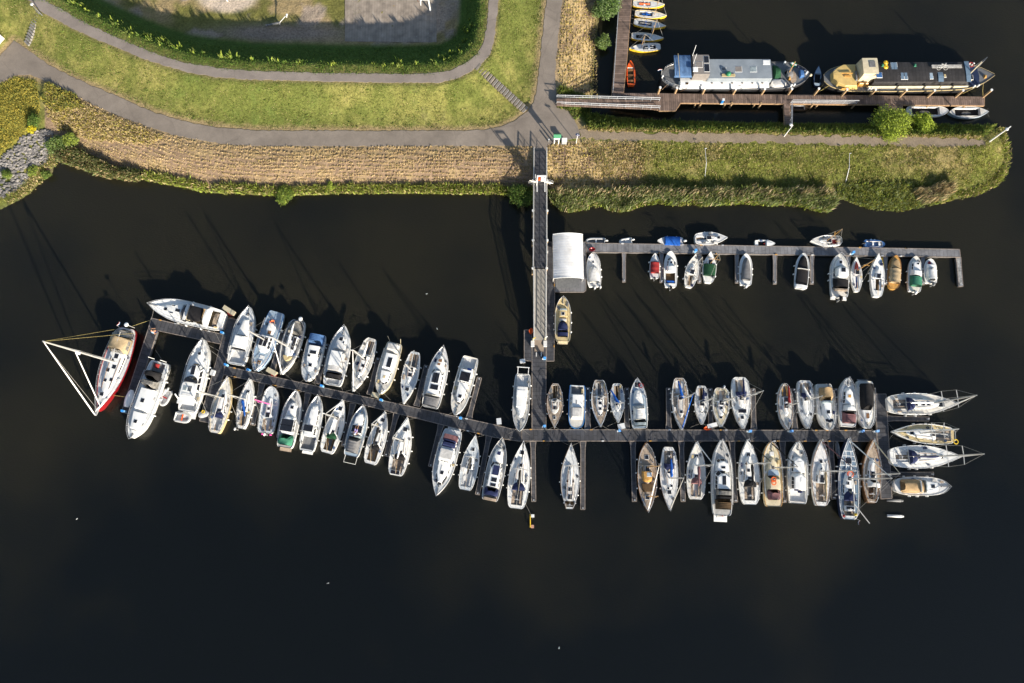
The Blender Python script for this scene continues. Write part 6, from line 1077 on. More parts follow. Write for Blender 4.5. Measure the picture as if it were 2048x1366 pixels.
b.blk('deckhouse', .42, .60, .56, .56, .0, .7, 'ochre', 'nose', hatch=[(.47,.15,.5,.6,'hatch','pblue')]); b.blk('aft_cockpit', .60, .72, .62, .50, 0, .25, 'brown', 'box'); b.mast(.78, 6.0, .0, None, None, (.7,), mcol='wood', stays=False)
yacht('white yacht with bright blue sail cover and round stern fenders, bow pointing down', (1339,1020), (1337,894), 37, 8.2, .50, 'sail', cover='blue', hood='navy', deck='lgrey', chats=((.62,.2,.3),(.66,-.15,.3)), hats=((.72,0,.5),), ck=(.06,.32,.52,.35,'dgrey'), coach=(.34,.70), boomL=.30, lines=.0, jib='wire')
yacht('white yacht with blue grey cockpit hood, foredeck hatch and short mast arm reaching right', (1392.6,884), (1391.5,999), 39, 8.2, .58, 'wide', cover='dusk', hood='dusk', deck='lgrey', chats=(), hats=((.74,0,.55),), ck=(.05,.30,.55,.35,'lgrey'), boomL=.34)
b = motor('big white cruiser with brown cockpit cover and dark canopy windows', (1442.5,880), (1444.8,1031), 44, 'motor', [
 ('forward_cabin', .58, .76, .66, .58, 0, .7, 'roof', 'vee', W(win='f', slope=.2, rf=.8, hatch=[(.63,0,.3,.55)])), ('saloon', .34, .60, .74, .70, 0, 1.1, 'roof', 'vee', W(win='sf', nw=3, rf=.6, hatch=[(.46,.0,1.2,.5,'skylight')])), ('helm_canopy', .26, .36, .74, .72, .6, .9, 'plastic', 'box', W(smooth=True, win='f')), ('dark_awning', .215, .27, .72, .72, .7, .75, 'black', 'box', W(smooth=True)), ('cockpit_cover', .08, .215, .74, .74, .3, .85, 'brown', 'box', W(smooth=True, camber=.1, sag=.04))], fb=1.35, deck='dusk' if 0 else 'deck', plat=(.9,'roof'))
rib('small inflatable folded on the stern platform of the big cruiser with brown cover', (1457,1029), (1434,1031), 9, 'lgrey', False, tubem='tube', z=.75, extra='red')
yacht('white yacht with black sprayhood and maroon windows, furled dark sail crossing its foredeck', (1494.7,879), (1500,1009), 44, 8.4, .62, 'wide', cover='black', hood='black', deck='white', chats=((.52,.1,.4),(.62,.3,.3)), hats=((.76,0,.5),), ck=(.06,.28,.5,.35,'dgrey'), boomL=.34, jib='black')
b = motor('cream wooden motor sailer with two orange lifebuoys and mauve cockpit cover', (1541,885), (1547.6,1013), 40, 'blunt', [
 ('forward_cabin', .50, .76, .58, .42, 0, .45, 'cream', 'vee', W(slope=.3, hatch=[(.60,0,.35,.35,'hatch','brown')])), ('wheelhouse', .26, .48, .70, .66, 0, 1.05, 'cream', 'box', W(win='sf', camber=.05)), ('cockpit_cover', .10, .26, .62, .68, .1, .9, 'dusk', 'round', W(smooth=True, sag=.03)), ('foredeck_tarp', .48, .58, .62, .50, .45, .06, 'pblue', 'vee')], hull='cream', deck='cream', trim='ochre', cat='motor sailer', name='motor_sailer', group=None, hats=[(.82,0,.5,.5,'lgrey')], rings=[(.42,.22,2.35),(.37,.22,2.33)]); b.mast(.60, 8.5, 0, None, 'black', (.5,), bz=.5)
motor('all white cruiser with two chevron fronted roofs and dark blue dish cover aft', (1594.4,884), (1595.6,1007), 42, 'motor', [
 ('forward_cabin', .50, .76, .68, .58, 0, .6, 'roof', 'vee', W(win='s', slope=.25, hatch=[(.67,-.05,.12,.45,'vent','lgrey')])), ('wheelhouse', .22, .51, .74, .70, 0, 1.05, 'roof', 'vee', W(win='s', slope=.2, rf=.4, hatch=[(.38,-.05,.5,.12,'vent','lgrey')])), ('blue_cover', .17, .215, .22, .22, .3, .4, 'navy', 'pill', W(v0=-.12, smooth=True)), ('solar_panel', .20, .245, .22, .22, .72, .06, 'navy', 'flat', W(v0=.35))], deck='lgrey', ck=(.03,.21,.76,.3,'lgrey'))
yacht('white yacht with wooden cockpit trim and long beige boom bundle', (1640.6,880), (1642.5,1012), 40, 9.8, .52, 'sail', cover='beige', deck='white', chats=((.44,0,.42),(.56,.05,.25)), hats=((.67,0,.42),), ck=(.06,.34,.55,.35,'teak'), boomL=.42, trim='dteak', coach=(.34,.66), jib='dusk')
b = yacht('steel blue decked expedition yacht with white grid lines and navy hood', (1695,877), (1698.7,1039), 43, 11.0, .50, 'wide', hull='darkblue', trim='roof', deck='steelblue', cm='roof', coach=(.30,.60), cw=(.62,.50), hood='navy', chats=((.50,.0,.5),(.44,.2,.4)), hats=((.72,0,.8),), ck=(.05,.28,.5,.35,'dgrey'), boomL=.34, cover=None, fb=1.2, group=None, lines=1.)
for t in (.60,.66,.72,.78,.84): mb = MB(); mb.box(t*b.L-.05, t*b.L+.05, -b.hw(t)*.93, b.hw(t)*.93, b.z(t)+.022, b.z(t)+.05); mb.build('deck_strip', 'roof', b.root)
for v in (-.35, .35): mb = MB(); mb.box(.58*b.L, .86*b.L, v*b.B*.7-.05, v*b.B*.7+.05, b.z(.6)+.023, b.z(.8)+.052); mb.build('deck_strip', 'roof', b.root)
b.ring(.555, -.1, b.z(.5)+.3, 'orange', r=.4); b.blk('aft_gear', .03, .05, .5, .5, .0, .3, 'roof', 'box'); b.flag(v=-.6); b.blk('stern_lockers', .10, .17, .5, .55, .0, .3, 'lgrey', 'box', hatch=[(.14,.2,.4,.5),(.14,-.2,.4,.5)]); mb = MB(); mb.tube([(.2*b.L, 0, 2.6), (-.3, -2.2, 2.3)], .06, 6); mb.build('swung_boom', 'alu', b.root)
for k, cc in enumerate(('redp', 'yellow')): mb = MB(); mb.ball((.04*b.L+.3*k, .9-1.6*k, b.z(0)+.35), .2, .22, .2); mb.build('buoy', cc, b.root)
b = yacht('wooden sided yacht with varnished trim and white covers under the crossing masts', (1743.7,879), (1742,1006), 39, 7.0, .45, 'sailn', hull='dteak', deck='teak', cm='roof', coach=(.36,.72), cw=(.50,.40), chats=((.46,.0,.5),), hats=((.66,0,.6),), ck=(.06,.30,.55,.35,'dteak'), cover=None, boomL=.30, trim='dteak', jib='cream'); b.blk('white_cover', .24, .36, .62, .60, .1, .8, 'cloth', 'round', smooth=True, v0=-.12)
# ---------------- right end, side on
yacht('white yacht at the top right end lying stern to the end pontoon, twin seat cockpit', (1911,808), (1775,808.5), 46, 10.2, .60, 'wide', cover=None, hood='navy', deck='white', chats=((.50,0,.45),(.58,0,.45)), hats=((.78,0,.8),), ck=(.08,.28,.42,.35,'dgrey'), spread=(.3,.62), lines=0., fb=1.1, swing=.9)
yacht('cream teak decked yacht lying bow to the end pontoon with yellow lifebelt aft', (1783,863), (1908,872), 42, 8.6, .56, 'wide', cover=None, deck='sand', cm='roof', chats=((.70,0,.5),), hats=(), ck=(.05,.30,.55,.35,'dgrey'), spread=(.3,.62), swing=.9, coach=(.32,.80)).ring(.02, .6, 1.6, 'yellow')
yacht('white yacht with royal blue sail cover lying stern to the end pontoon', (1916,913.5), (1780,914), 48, 10.6, .62, 'wide', cover='navy', hood='navy', deck='white', chats=((.50,.1,.3),), hats=((.74,0,.5),), ck=(.08,.28,.45,.35,'teak'), spread=(.3,.62), lines=0., fb=1.15, swing=.9, bench='lgrey', boomL=.36)
motor('white oval motor boat with tan folding canopy at the lower right end', (1894,973), (1789,972), 39, 'oval', [
 ('canopy', .10, .54, .72, .76, .1, 1.05, 'tan', 'round', W(smooth=True, camber=.12, sag=.035, seam=4)), ('windscreen', .53, .58, .70, .64, .2, .6, 'lglass', 'hood', W(rf=.8)), ('foredeck_moulding', .58, .82, .64, .48, 0, .3, 'roof', 'round', W(win='f', slope=.4, hatch=[(.70,0,.5,.45)])), ('cockpit_arch', .40, .415, .78, .78, .2, 1.25, 'roof', 'flat')], line=0., deck='lgrey')
# ---------------- launch beside the service pontoon
motor('cream launch with navy cockpit cover beside the platform corner', (1126,596), (1125.5,683), 34, 'blunt', [
 ('foredeck_moulding', .55, .80, .60, .46, 0, .3, 'sand', 'nose', W(slope=.5, hatch=[(.62,.0,.4,.4)])), ('windscreen', .70, .76, .52, .46, .05, .3, 'lglass', 'box', W(rf=1.)), ('cockpit_cover', .24, .46, .64, .62, .05, .8, 'navy', 'hood', W(smooth=True, camber=.12)), ('stern_cover', .10, .235, .64, .66, .0, .65, 'navy', 'box', W(smooth=True, camber=.05)), ('helm_gear', .46, .53, .45, .45, .0, .3, 'pale', 'box')], hull='cream', deck='sand', trim='cream', fb=.85, line=None, plat=(.3,'cream'), name='launch', cat='launch', group=None)
# ---------------- upper right pontoon, lower side
def small(label, bow, stern, beam, shape='motor', blocks=(), hull='white', deck='lgrey', ck=None, fb=.62, outb=(0, 'dgrey', .9), name='small_motor_boat', cat='motor boat', group='small boats on the pale pontoon', trim=None, hats=(), rail=None, fend=2, line=1., sheer=.15):
    return motor(label, bow, stern, beam, shape, blocks, fb, hull, deck, ck, group, hats, rail, fend, line, name, cat, trim, .05, outb, None, None, (), False, sheer)
b = small('white motor boat under a smooth white cover right of the tent', (1185.4,508), (1189,573), 30, 'blunt', [('cover', .10, .62, .80, .76, .1, .6, 'cloth', 'nose', W(smooth=True, camber=.12))], deck='lgrey', rail=(.6,1.), hats=[(.74,0,.25,.25)], outb=(0,'lgrey',1.)); b.outboard(-.8, 'roof', .8)
small('small boat with bright red canvas cover', (1310,507), (1309,556), 21, 'motor', [('cover', .18, .66, .90, .84, .02, .5, 'red', 'box', W(smooth=True, camber=.1, sag=.04, seam=2)), ('foredeck_moulding', .66, .92, .6, .25, 0, .12, 'lgrey', 'nose')], outb=(0,'black',.8))
small('white cabin boat with blue stern seat and black V foredeck windows', (1341,503), (1341,574), 28, 'blunt', [('cuddy', .44, .84, .70, .46, 0, .5, 'white', 'vee', W(win='sf', slope=.35, rf=1., hatch=[(.66,0,.25,.3)])), ('hardtop', .38, .58, .66, .62, .5, .55, 'roof', 'round', W(slope=.1)), ('blue_seat', .13, .19, .62, .62, -.2, .2, 'blue', 'box')], ck=(.10,.40,.72,.35,'brown'), deck='white', outb=(0,'black',1.1))
yacht('small white yacht with beige trim leaning towards the pale pontoon, left of a pair', (1391,509), (1377.5,574), 28, 5.2, .56, 'sail', cover=None, deck='lgrey', chats=(), hats=((.74,0,.3),), ck=(.05,.36,.35,.3,'brown'), jib=None, boomL=0, fb=.7, pp=False, mr=.05, group='small boats on the pale pontoon', swing=.8, coach=(.40,.72), fend=2)
b = yacht('small white yacht with dark green cockpit cover, right of a pair', (1421,504), (1417,565), 29, 4.8, .60, 'sail', cover=None, deck='white', chats=(), hats=((.78,0,.3),), ck=None, bench=None, jib=None, boomL=0, fb=.7, pp=False, mr=.05, group='small boats on the pale pontoon', swing=.9, coach=(.60,.86), fend=2, mcol='wood'); b.blk('cockpit_cover', .20, .60, .84, .90, .05, .4, 'dkgreen', 'box', smooth=True, camber=.2)
small('grey covered sports boat with silver outboard', (1492,508), (1491,570), 27, 'blunt', [('cover', .14, .88, .74, .60, .05, .5, 'grey', 'nose', W(smooth=True, camber=.1, sag=.04, seam=2))], outb=(0,'lgrey',1.1), deck='white')
small('open boat covered in black canvas with white rim and a silver roll frame', (1607,507), (1601.5,577), 29, 'blunt', [('cover', .12, .94, .86, .72, .03, .28, 'black', 'nose', W(smooth=True, camber=.12, sag=.03, seam=2)), ('roll_frame', .52, .545, .86, .80, .35, .25, 'alu', 'flat'), ('stern_moulding', .01, .12, .85, .85, 0, .25, 'roof', 'round')], outb=None, deck='white')
b = small('large white cabin boat with round hardtop and grey cockpit cover', (1679,509), (1679.6,594), 38, 'blunt', [('foredeck_moulding', .66, .90, .66, .36, 0, .3, 'white', 'nose', W(hatch=[(.80,0,.4,.4)])), ('windscreen', .62, .74, .70, .56, .1, .7, 'lglass', 'hood', W(rf=1.)), ('hardtop', .40, .70, .68, .64, .5, .7, 'roof', 'pill', W(slope=.15, hatch=[(.58,.0,.65,.6)])), ('cockpit_cover', .20, .42, .80, .80, .1, .7, 'black', 'box', W(smooth=True, camber=.1)), ('cover_skirt', .13, .20, .70, .78, .1, .45, 'teak', 'box')], fb=.95, rail=(.4,1.), outb=(0,'black',1.4), deck='white', line=1.)
for v in (-.62, .62): mb = MB(); mb.box(-.35, .0, v*b.B-.35, v*b.B+.35, .4, .55); mb.build('swim_platform', 'lgrey', b.root)
b = yacht('red decked little racing dinghy with blue seats and wooden mast', (1711.5,515), (1714,583), 24, 5.2, .60, 'sailn', cover=None, hull='white', deck='white', cm='redp', coach=(.50,.90), cw=(.36,.30), chats=(), hats=(), ck=(.10,.46,.40,.3,'blue'), jib=None, boomL=.30, fb=.55, pp=False, mr=.05, mcol='ochre', group='small boats on the pale pontoon', winv='', wheel=True, bench='roof', fend=1, cat='racing dinghy', name='racing_dinghy')
yacht('white slim yacht with grey tented cockpit beside the yellow sling', (1756,508), (1755,593), 29, .6, .48, 'sail', cover=None, deck='white', chats=(), hats=(), ck=(.14,.42,.55,.3,'brown'), jib=None, boomL=0, fb=.8, pp=False, mast=False, group='small boats on the pale pontoon', coach=(.42,.72), bench='lgrey', fend=2)
small('wooden nosed sloop under a ribbed tan cover', (1791.6,511), (1787,578), 27, 'oval', [('fore_cover', .60, .90, .74, .56, .02, .35, 'tan', 'nose', W(smooth=True)), ('cover', .16, .62, .80, .80, .04, .5, 'beige', 'box', W(smooth=True, camber=.18, sag=.05, seam=3))], hull='ochre', trim='dteak', deck='ochre', outb=None)
small('white cabin boat with green canvas stern tilted on its cockpit', (1831,513), (1829,583), 28, 'blunt', [('cabin', .44, .86, .70, .56, 0, .5, 'roof', 'round', W(win='s', hatch=[(.76,-.1,.25,.3)])), ('wheelhouse', .42, .62, .76, .74, .02, .8, 'roof', 'box', W(win='s', nw=2)), ('green_cover', .13, .44, .82, .80, .1, .65, 'green', 'box', W(smooth=True, camber=.14, sag=.03))], outb=(0,'roof',1.1))
small('short white boat with red bow locker under a lumpy white cover', (1860,518), (1862,566), 26, 'blunt', [('cover', .10, .62, .78, .76, .02, .6, 'cloth', 'round', W(smooth=True, camber=.15, sag=.05, seam=2)), ('cover_bow', .58, .78, .72, .60, .02, .45, 'roof', 'box'), ('bow_locker', .78, .90, .30, .16, 0, .12, 'redp', 'nose', W(v0=.2))], outb=(-.2,'dgrey',1.1))
mb = MB(); mb.tube([(.0, 0, 0), (0, -1.4, .02), (0, -2.4, .02)], [.06, .16, .05], 8); o = mb.build('yellow_sling', 'yellow'); o.location = P(1764, 515, .35); tag(o, 'yellow roll of cloth hanging beside the slim white yacht bow', 'roll of cloth')
# ---------------- upper side of pale pontoon
rib('grey rigid inflatable with outboard, first boat above the pale pontoon', (1171,482), (1210,482.5), 16, 'dgrey', 'lgrey', group='small craft above the pale pontoon', tubem='tube')
rib('small pale inflatable lying slightly askew above the empty berth', (1238,485), (1263,481), 15, 'lgrey', 'lgrey', group='small craft above the pale pontoon', tubem='lgrey')
small('open boat under a bright blue tarpaulin with outboard', (1315,481.5), (1366,483), 19, 'motor', [('tarpaulin', .12, .74, 1.02, 1.0, .02, .28, 'blue', 'box', W(smooth=True, camber=.12, sag=.08, seam=2))], outb=(0,'lgrey',1.), line=None, fb=.5, group='small craft above the pale pontoon')
yacht('white day sailer with grey cockpit lying along the top of the pale pontoon', (1454,476), (1390,477.5), 28, 1.0, .5, 'wide', cover=None, deck='lgrey', chats=((.72,0,.4),), hats=(), ck=(.04,.38,.4,.3,'dgrey'), mast=False, fb=.65, pp=False, group='small craft above the pale pontoon', coach=(.38,.74), cw=(.5,.3), lines=None, bench='lgrey', fend=2)
b = small('short white dinghy with a dark open well and red bag', (1549.6,487.5), (1510,486.5), 15, 'motor', [('foredeck_moulding', .58, .92, .80, .3, 0, .1, 'roof', 'nose'), ('red_bag', .44, .50, .2, .2, -.2, .25, 'red', 'round')], ck=(.16,.56,.72,.3,'black'), outb=None, line=None, fb=.45, deck='roof', name='dinghy', cat='dinghy', group='small craft above the pale pontoon')
yacht('little white cabin yacht with wooden mast and maroon cockpit floor', (1621,482), (1681,483), 24, 4.9, .48, 'wide', cover=None, deck='pale', chats=(), hats=(), ck=(.10,.34,.5,.3,'red'), jib=None, boomL=0, fb=.65, mr=.05, mcol='ochre', group='small craft above the pale pontoon', coach=(.36,.74), cw=(.55,.35), lines=None, bench=None, fend=1)
b = small('bright blue plastic workboat with two white thwarts', (1769,489), (1729,487), 18, 'blunt', [('thwart', .40, .48, .62, .62, -.1, .06, 'roof', 'flat'), ('thwart', .70, .80, .5, .5, -.1, .06, 'roof', 'flat')], ck=(.10,.88,.62,.28,'bpaint'), hull='bpaint', deck='bpaint', outb=(0,'black',.8), line=None, fb=.45, name='workboat', cat='workboat', group='small craft above the pale pontoon')
# ---------------- training dinghies by the boardwalk
def trainer(label, bow, stern, beam, seat, cm='deck', mast=None, cover=None):
    b = Boat('training_dinghy', label, 'sailing dinghy', bow, stern, beam, 'wide', .5, 'yellow', 'pblue' if 0 else 'lgrey', 'yellow edged training dinghies', ck=(.14,.56,.55,.3,cm), sheer=.15, toe=.05, trim='lgrey')
    b.blk('thwart', .34, .40, .58, .60, -.06, .05, seat, 'flat'); b.blk('centre_case', .22, .52, .08, .08, -.3, .28, seat, 'flat')
    if mast: b.mast(.62, mast, .0, None, None, (.55,), stays=True, r=.045, mcol='wood')
    if cover: b.blk('sail_bundle', .2, .55, .2, .15, -.1, .2, cover, 'pill', smooth=True)
    b.autolines(0. if bow[0] > stern[0] else 1., .5, .5); b.fenders(1, (-1,), 'blue', .1); return b
trainer('yellow edged training dinghy with orange bundle, cut by the top picture edge', (1329,10), (1266,6), 19, 'roof', 'lgrey', None, 'orange')
trainer('yellow edged training dinghy with blue straps, second from the top', (1333,32), (1270,26), 18, 'blue', 'dgrey', 4.6)
trainer('yellow edged training dinghy with red bag in its stern, third from the top', (1331.6,53), (1268,43), 19, 'blue', 'dgrey', None, 'grey')
trainer('yellow edged training dinghy with a white bag and crossed spars, fourth from the top', (1327,77), (1263,71), 18, 'dgrey', 'black', 4.4, None)
trainer('yellow edged training dinghy with its bow towards the boardwalk, lowest of the five', (1258.6,97), (1321,93), 19, 'roof', 'black', 3.4, None)
b = Boat('rowing_boat', 'bright orange rowing boat beside the boardwalk end', 'rowing boat', (1261,122), (1262.5,171), 18, 'motor', .42, 'orange', 'orange', None, ck=(.08,.72,.72,.28,'brown'), trim='orange', sheer=.12)
for t in (.16, .38, .60): b.blk('thwart', t, t+.08, .72, .72, -.1, .04, 'dteak', 'flat')
b = Boat('rowing_boat', 'blue ended rowing boat tied crosswise between the two barges', 'rowing boat', (1637,132), (1634,172), 17, 'wide', .42, 'darkblue', 'pblue', None, ck=(.14,.62,.75,.28,'black'), sheer=.12)
b = Boat('rowing_boat', 'dark brown rowing boat half hidden in the shade below the long railing', 'rowing boat', (1618,216), (1584,215), 13, 'motor', .38, 'brown', 'brown', None, ck=(.1,.75,.7,.25,'black'), sheer=.1)
for lb, bw, stn, bm, shp, tr in [('white open boat partly hidden by the bright green tree', (1895,223), (1812,221.5), 27, 'oval', None), ('white double ended open boat with dark well at the end of the jetty', (1975,225), (1899,224), 27, 'double', 'pblue')]:
    b = Boat('open_boat', lb, 'open boat', bw, stn, bm, shp, .6, 'white' if not tr else 'pblue', 'lgrey', 'white open boats below the jetty', ck=(.14,.80,.66,.4,'black'), trim='white', toe=.06)
    for k in range(3): b.blk('side_seat', .2+.19*k, .34+.19*k, .13, .13, -.12, .06, 'roof', 'flat', v0=.66)
    b.blk('gear_pile', .35, .6, .25, .2, -.38, .15, 'plastic', 'pill'); b.autolines(1., .7, .2)
# ================================================================ BARGES AND PEOPLE
SHAPES['barge'] = [(0,.30),(.03,.58),(.08,.82),(.14,.96),(.22,1),(.80,1),(.87,.93),(.93,.72),(.97,.45),(1,.10)]
SHAPES['barge2'] = [(0,.24),(.02,.50),(.06,.76),(.12,.94),(.18,1),(.78,1),(.86,.88),(.92,.64),(.97,.30),(1,.06)]
b = Boat('barge', 'long grey roofed live aboard barge with steel blue awning and dark bow', 'barge', (1616,153), (1323,153), 62, 'barge', 1.5, 'bhull', 'dgrey', None, ck=None, sheer=.6, toe=.12, trim='dgrey')
L = b.L
fr = lambda x: (x-1323)/293.0
b.blk('side_deck_panel', fr(1357), fr(1537), .30, .30, .0, .75, 'white', 'box', slope=.5, v0=-.66, camber=.02, base=1.5)
b.blk('long_cabin', fr(1408), fr(1537), .78, .78, .0, 1.5, 'gdeck', 'box', base=1.5, win='', slope=.06, v0=.16, camber=.03, hatch=[(fr(1442),.14,.62,.55,'roof_hatch','dgrey'),(fr(1471),.12,1.0,.9,'skylight','taupe'),(fr(1500),.12,1.0,.9,'skylight','lglass'),(fr(1527),.62,1.0,.7,'vent_box','roof')], rf=.05)
b.blk('wheelhouse', fr(1378), fr(1411), .76, .76, 0, 2.45, 'taupe', 'box', base=1.5, v0=.22, slope=.02, rf=.02, rr=.02, camber=.02, win='sf', hatch=[(fr(1405),.56,.75,1.1,'roof_window'),(fr(1405),-.05,.75,1.2,'roof_window'),(fr(1390),.2,1.0,.95,'roof_hatch','taupe')])
b.box('white_dish', fr(1381), -.26, .65, .65, 4.35, 'roof', h=.08); aw = b.blk('awning', fr(1342), fr(1377), .80, .80, 1.9, .35, 'shadeblue', 'box', v0=.2, base=1.5, smooth=True, camber=.12, sag=.10, seam=3)
mb = MB(); mb.bar((fr(1351)*L, -1.7, 4.0), (fr(1350)*L, 2.3, 4.0), .06, .06); mb.build('awning_pole', 'sand', aw)
for k in range(6): o = b.box('porthole', fr(1420+20*k), -.70, .26, .16, 2.27, 'brown', frame=False)
b.blk('locker_row', fr(1357), fr(1402), .28, .28, .78, .12, 'roof', 'box', v0=-.62, base=1.5, hatch=[(fr(1370),-.78,.4,.35,'hatch','brown')])
b.blk('upturned_dinghy', fr(1545), fr(1561), .62, .56, .0, .8, 'dkgreen', 'nose', v0=.15, slope=1.2, camber=.2); o = b.blk('tarpaulin_pile', fr(1568), fr(1585), .40, .35, 0, .7, 'grey', 'pill', v0=.1, smooth=True, sag=.08)
b.blk('rumpled_tarpaulin', fr(1538), fr(1570), .32, .28, -.1, .5, 'pale', 'pill', v0=-.62, smooth=True, sag=.18, seam=5); b.blk('timber_stack', fr(1573), fr(1578), .16, .16, 0, .5, 'ochre', 'box', v0=-.28); b.blk('anchor_winch', fr(1595), fr(1606), .30, .22, 0, .55, 'bpaint', 'round', v0=.0); b.blk('wooden_foredeck', fr(1578), fr(1590), .55, .4, .0, .04, 'teak', 'flat', v0=-.1)
for t, v in ((1366,-.86),(1373,-.9),(1324,-.1),(1568,.86),(1577,-.86),(1583,-.82),(1609,.05)): mb = MB(); mb.tube([(fr(t)*L, v*b.B, b.z(fr(t))), (fr(t)*L, v*b.B, b.z(fr(t))+.5)], .13, 8); mb.ball((fr(t)*L, v*b.B, b.z(fr(t))+.5), .17, .17, .1); mb.build('bollard', 'roof', b.root)
for k in range(5): t = 1583+6*k; mb = MB(); mb.ball((fr(t)*L, (.80-.12*k)*b.B*1.05, 1.95), .30, .22, .22); mb.build('bow_fender', 'darkblue' if k > 1 else 'lgrey', b.root, True)
mb = MB(); mb.tube([(fr(1586)*L+.35*math.cos(a), .75*b.B+.35*math.sin(a), 2.0) for a in [k*.6 for k in range(11)]], .14, 7, closed=True); mb.build('green_hose_reel', 'gpaint', b.root, True); mb = MB(); mb.ball((fr(1449)*L, -.30*b.B, 3.35), .42, .42, .35, 10, 7); mb.build('green_barrel', 'gpaint', b.root, True)
mb = MB()
for q in range(3): mb.bar((fr(1437)*L, (-.28-.07*q)*b.B, 3.12), (fr(1463)*L, (-.28-.07*q)*b.B, 3.12), .10, .08)
mb.build('roof_ladder', 'sand', b.root); mb = MB(); mb.tube([(fr(1573)*L, 0, 2.2), (fr(1573)*L, .3, 5.0)], .07, 6); mb.build('mast', 'wood', b.root); b.flag(t=0.0, v=.1, h=1.6)
b.rails(.02, .16, .8, r=.03); mb = MB(); mb.ball((L*1.01, 0, 1.9), .25, .25, .2); mb.build('bow_roller', 'cream', b.root)
mb = MB(); mb.tube([(fr(1378)*L, 1.9, 4.0), (fr(1378)*L, 2.2, 6.2)], .04, 5); mb.tube([(fr(1379)*L, .6, 4.0), (fr(1379)*L, .9, 6.0)], .04, 5); mb.build('aerials', 'roof', b.root)
b.lines([(.04,-.9,1317,186),(.16,-1,1350,186),(.5,-1,1440,188),(.86,-1,1577,189)], 'dteak')
# black and cream barge
b = Boat('barge', 'long black roofed barge with cream wheelhouse, cream stern deck and a bicycle on its roof', 'barge', (1982,156), (1647,157), 62, 'barge2', 1.5, 'bhull', 'navy' if 0 else 'dgrey', None, ck=None, sheer=.8, toe=.12, trim='sand')
L = b.L; fr = lambda x: (x-1647)/335.0
b.blk('long_cabin', fr(1736), fr(1925), .80, .80, 0, 1.35, M['tar'], 'box', base=1.5, slope=.08, rf=.05, v0=.1, camber=.12, hatch=[(fr(1777),.52,.42,1.1,'roof_window','steelblue'),(fr(1783),.52,.42,1.1,'roof_window','steelblue'),(fr(1794),-.22,.42,1.1,'roof_window','steelblue'),(fr(1801),-.22,.42,1.1,'roof_window','steelblue'),(fr(1851),-.22,.45,1.0,'roof_window','pblue'),(fr(1878),-.22,.28,.5,'roof_hatch','sand')])
for x, w_ in ((1869, 5.0), (1924, 4.5)): b.blk('roof_band', fr(x)-w_/335, fr(x)+w_/335, .40 if x < 1900 else .76, .40 if x < 1900 else .76, 1.40, .03, 'steelblue', 'flat', base=1.5, v0=-.25 if x < 1900 else .1, camber=.12, slope=0, rf=0, rr=0)
b.blk('cream_side_strip', fr(1730), fr(1928), .04, .04, .25, .5, 'cream', 'flat', base=1.5, v0=-.78, camber=.0, slope=1., rf=0, rr=0)
b.blk('stern_deckhouse', fr(1660), fr(1712), .82, .86, 0, .95, 'golden', 'arch', base=1.5, slope=.12, camber=.05); b.blk('wheelhouse', fr(1710), fr(1741), .66, .66, 0, 2.5, 'cream', 'box', base=1.5, v0=.24, slope=.05, rf=.02, rr=.02, camber=.05, win='sf')
b.box('solar_panel', fr(1741), -.42, .8, .8, 3.9, 'bpaint', h=.08); b.box('wheelhouse_hatch', fr(1729), .35, .9, 1.0, 4.06, 'grey', h=.05, frame=False); mb = MB(); mb.bar((fr(1676)*L, .15, 2.7), (fr(1698)*L, .1, 2.75), .12, .12); mb.bar((fr(1682)*L, -.25, 2.6), (fr(1694)*L, -.3, 2.6), .3, .1); mb.build('orange_crane_arm', 'ochre', b.root)
b.blk('bench', fr(1703), fr(1708), .35, .35, .96, .3, 'dgrey', 'box', base=1.5, v0=-.1); b.blk('side_steps', fr(1712), fr(1735), .12, .12, .0, .8, 'ochre', 'box', base=1.5, v0=-.55); b.blk('aft_windows', fr(1678), fr(1696), .02, .02, .2, .4, 'ochre', 'flat', base=1.5, v0=-.88, camber=0)
for t, v in ((1733,-.86),(1738,-.86),(1934,.82),(1942,.82),(1938,-.84),(1946,-.80),(1861,.92),(1669,.5)): mb = MB(); mb.tube([(fr(t)*L, v*b.B, b.z(fr(t))), (fr(t)*L, v*b.B, b.z(fr(t))+.5)], .12, 8); mb.ball((fr(t)*L, v*b.B, b.z(fr(t))+.5), .16, .16, .1); mb.build('bollard', 'roof', b.root)
b.ring(fr(1933), .62, 2.9, 'redp', r=.36)
for t, v, r in ((1952,.60,.42),(1949,-.40,.42),(1957,-.42,.30),(1764,.75,.30),(1763,.45,.33)):
    z_ = 2.95+.05 if t < 1800 else 1.95; mb = MB(); 
    for q in range(3): mb.tube([(fr(t)*L+(r-.1*q)*math.cos(a), v*b.B+(r-.1*q)*math.sin(a), z_+.03*q) for a in [k*.57 for k in range(11)]], .06, 5, closed=True)
    mb.build('coiled_rope', 'yellow' if t < 1800 else 'sand', b.root)
b.blk('hatch_frame', fr(1931), fr(1938), .22, .22, 0, .4, 'cream', 'box', v0=-.2, hatch=[(fr(1935),-.2,.35,.7)]); b.blk('foredeck', fr(1932), fr(1966), .80, .45, .0, .03, 'darkblue', 'nose', camber=.02); b.blk('foredeck_chest', fr(1961), fr(1966), .12, .1, 0, .35, 'ochre', 'box', v0=-.1)
mb = MB(); mb.tube([(fr(1931)*L, -.0, 2.0), (fr(1931)*L, .25, 5.4)], .09, 6); mb.build('mast', 'cream', b.root); mb = MB(); mb.tube([(fr(1955)*L, 1.6, 2.2), (fr(1953)*L, 1.7, 4.4), (fr(1946)*L, 1.6, 2.2)], .04, 5); mb.build('davit', 'galv', b.root)
mb = MB()
for q in range(22): x = fr(1853+2.7*q)*L; mb.bar((x, .33*b.B, 3.1), (x, .52*b.B, 3.1), .05, .06)
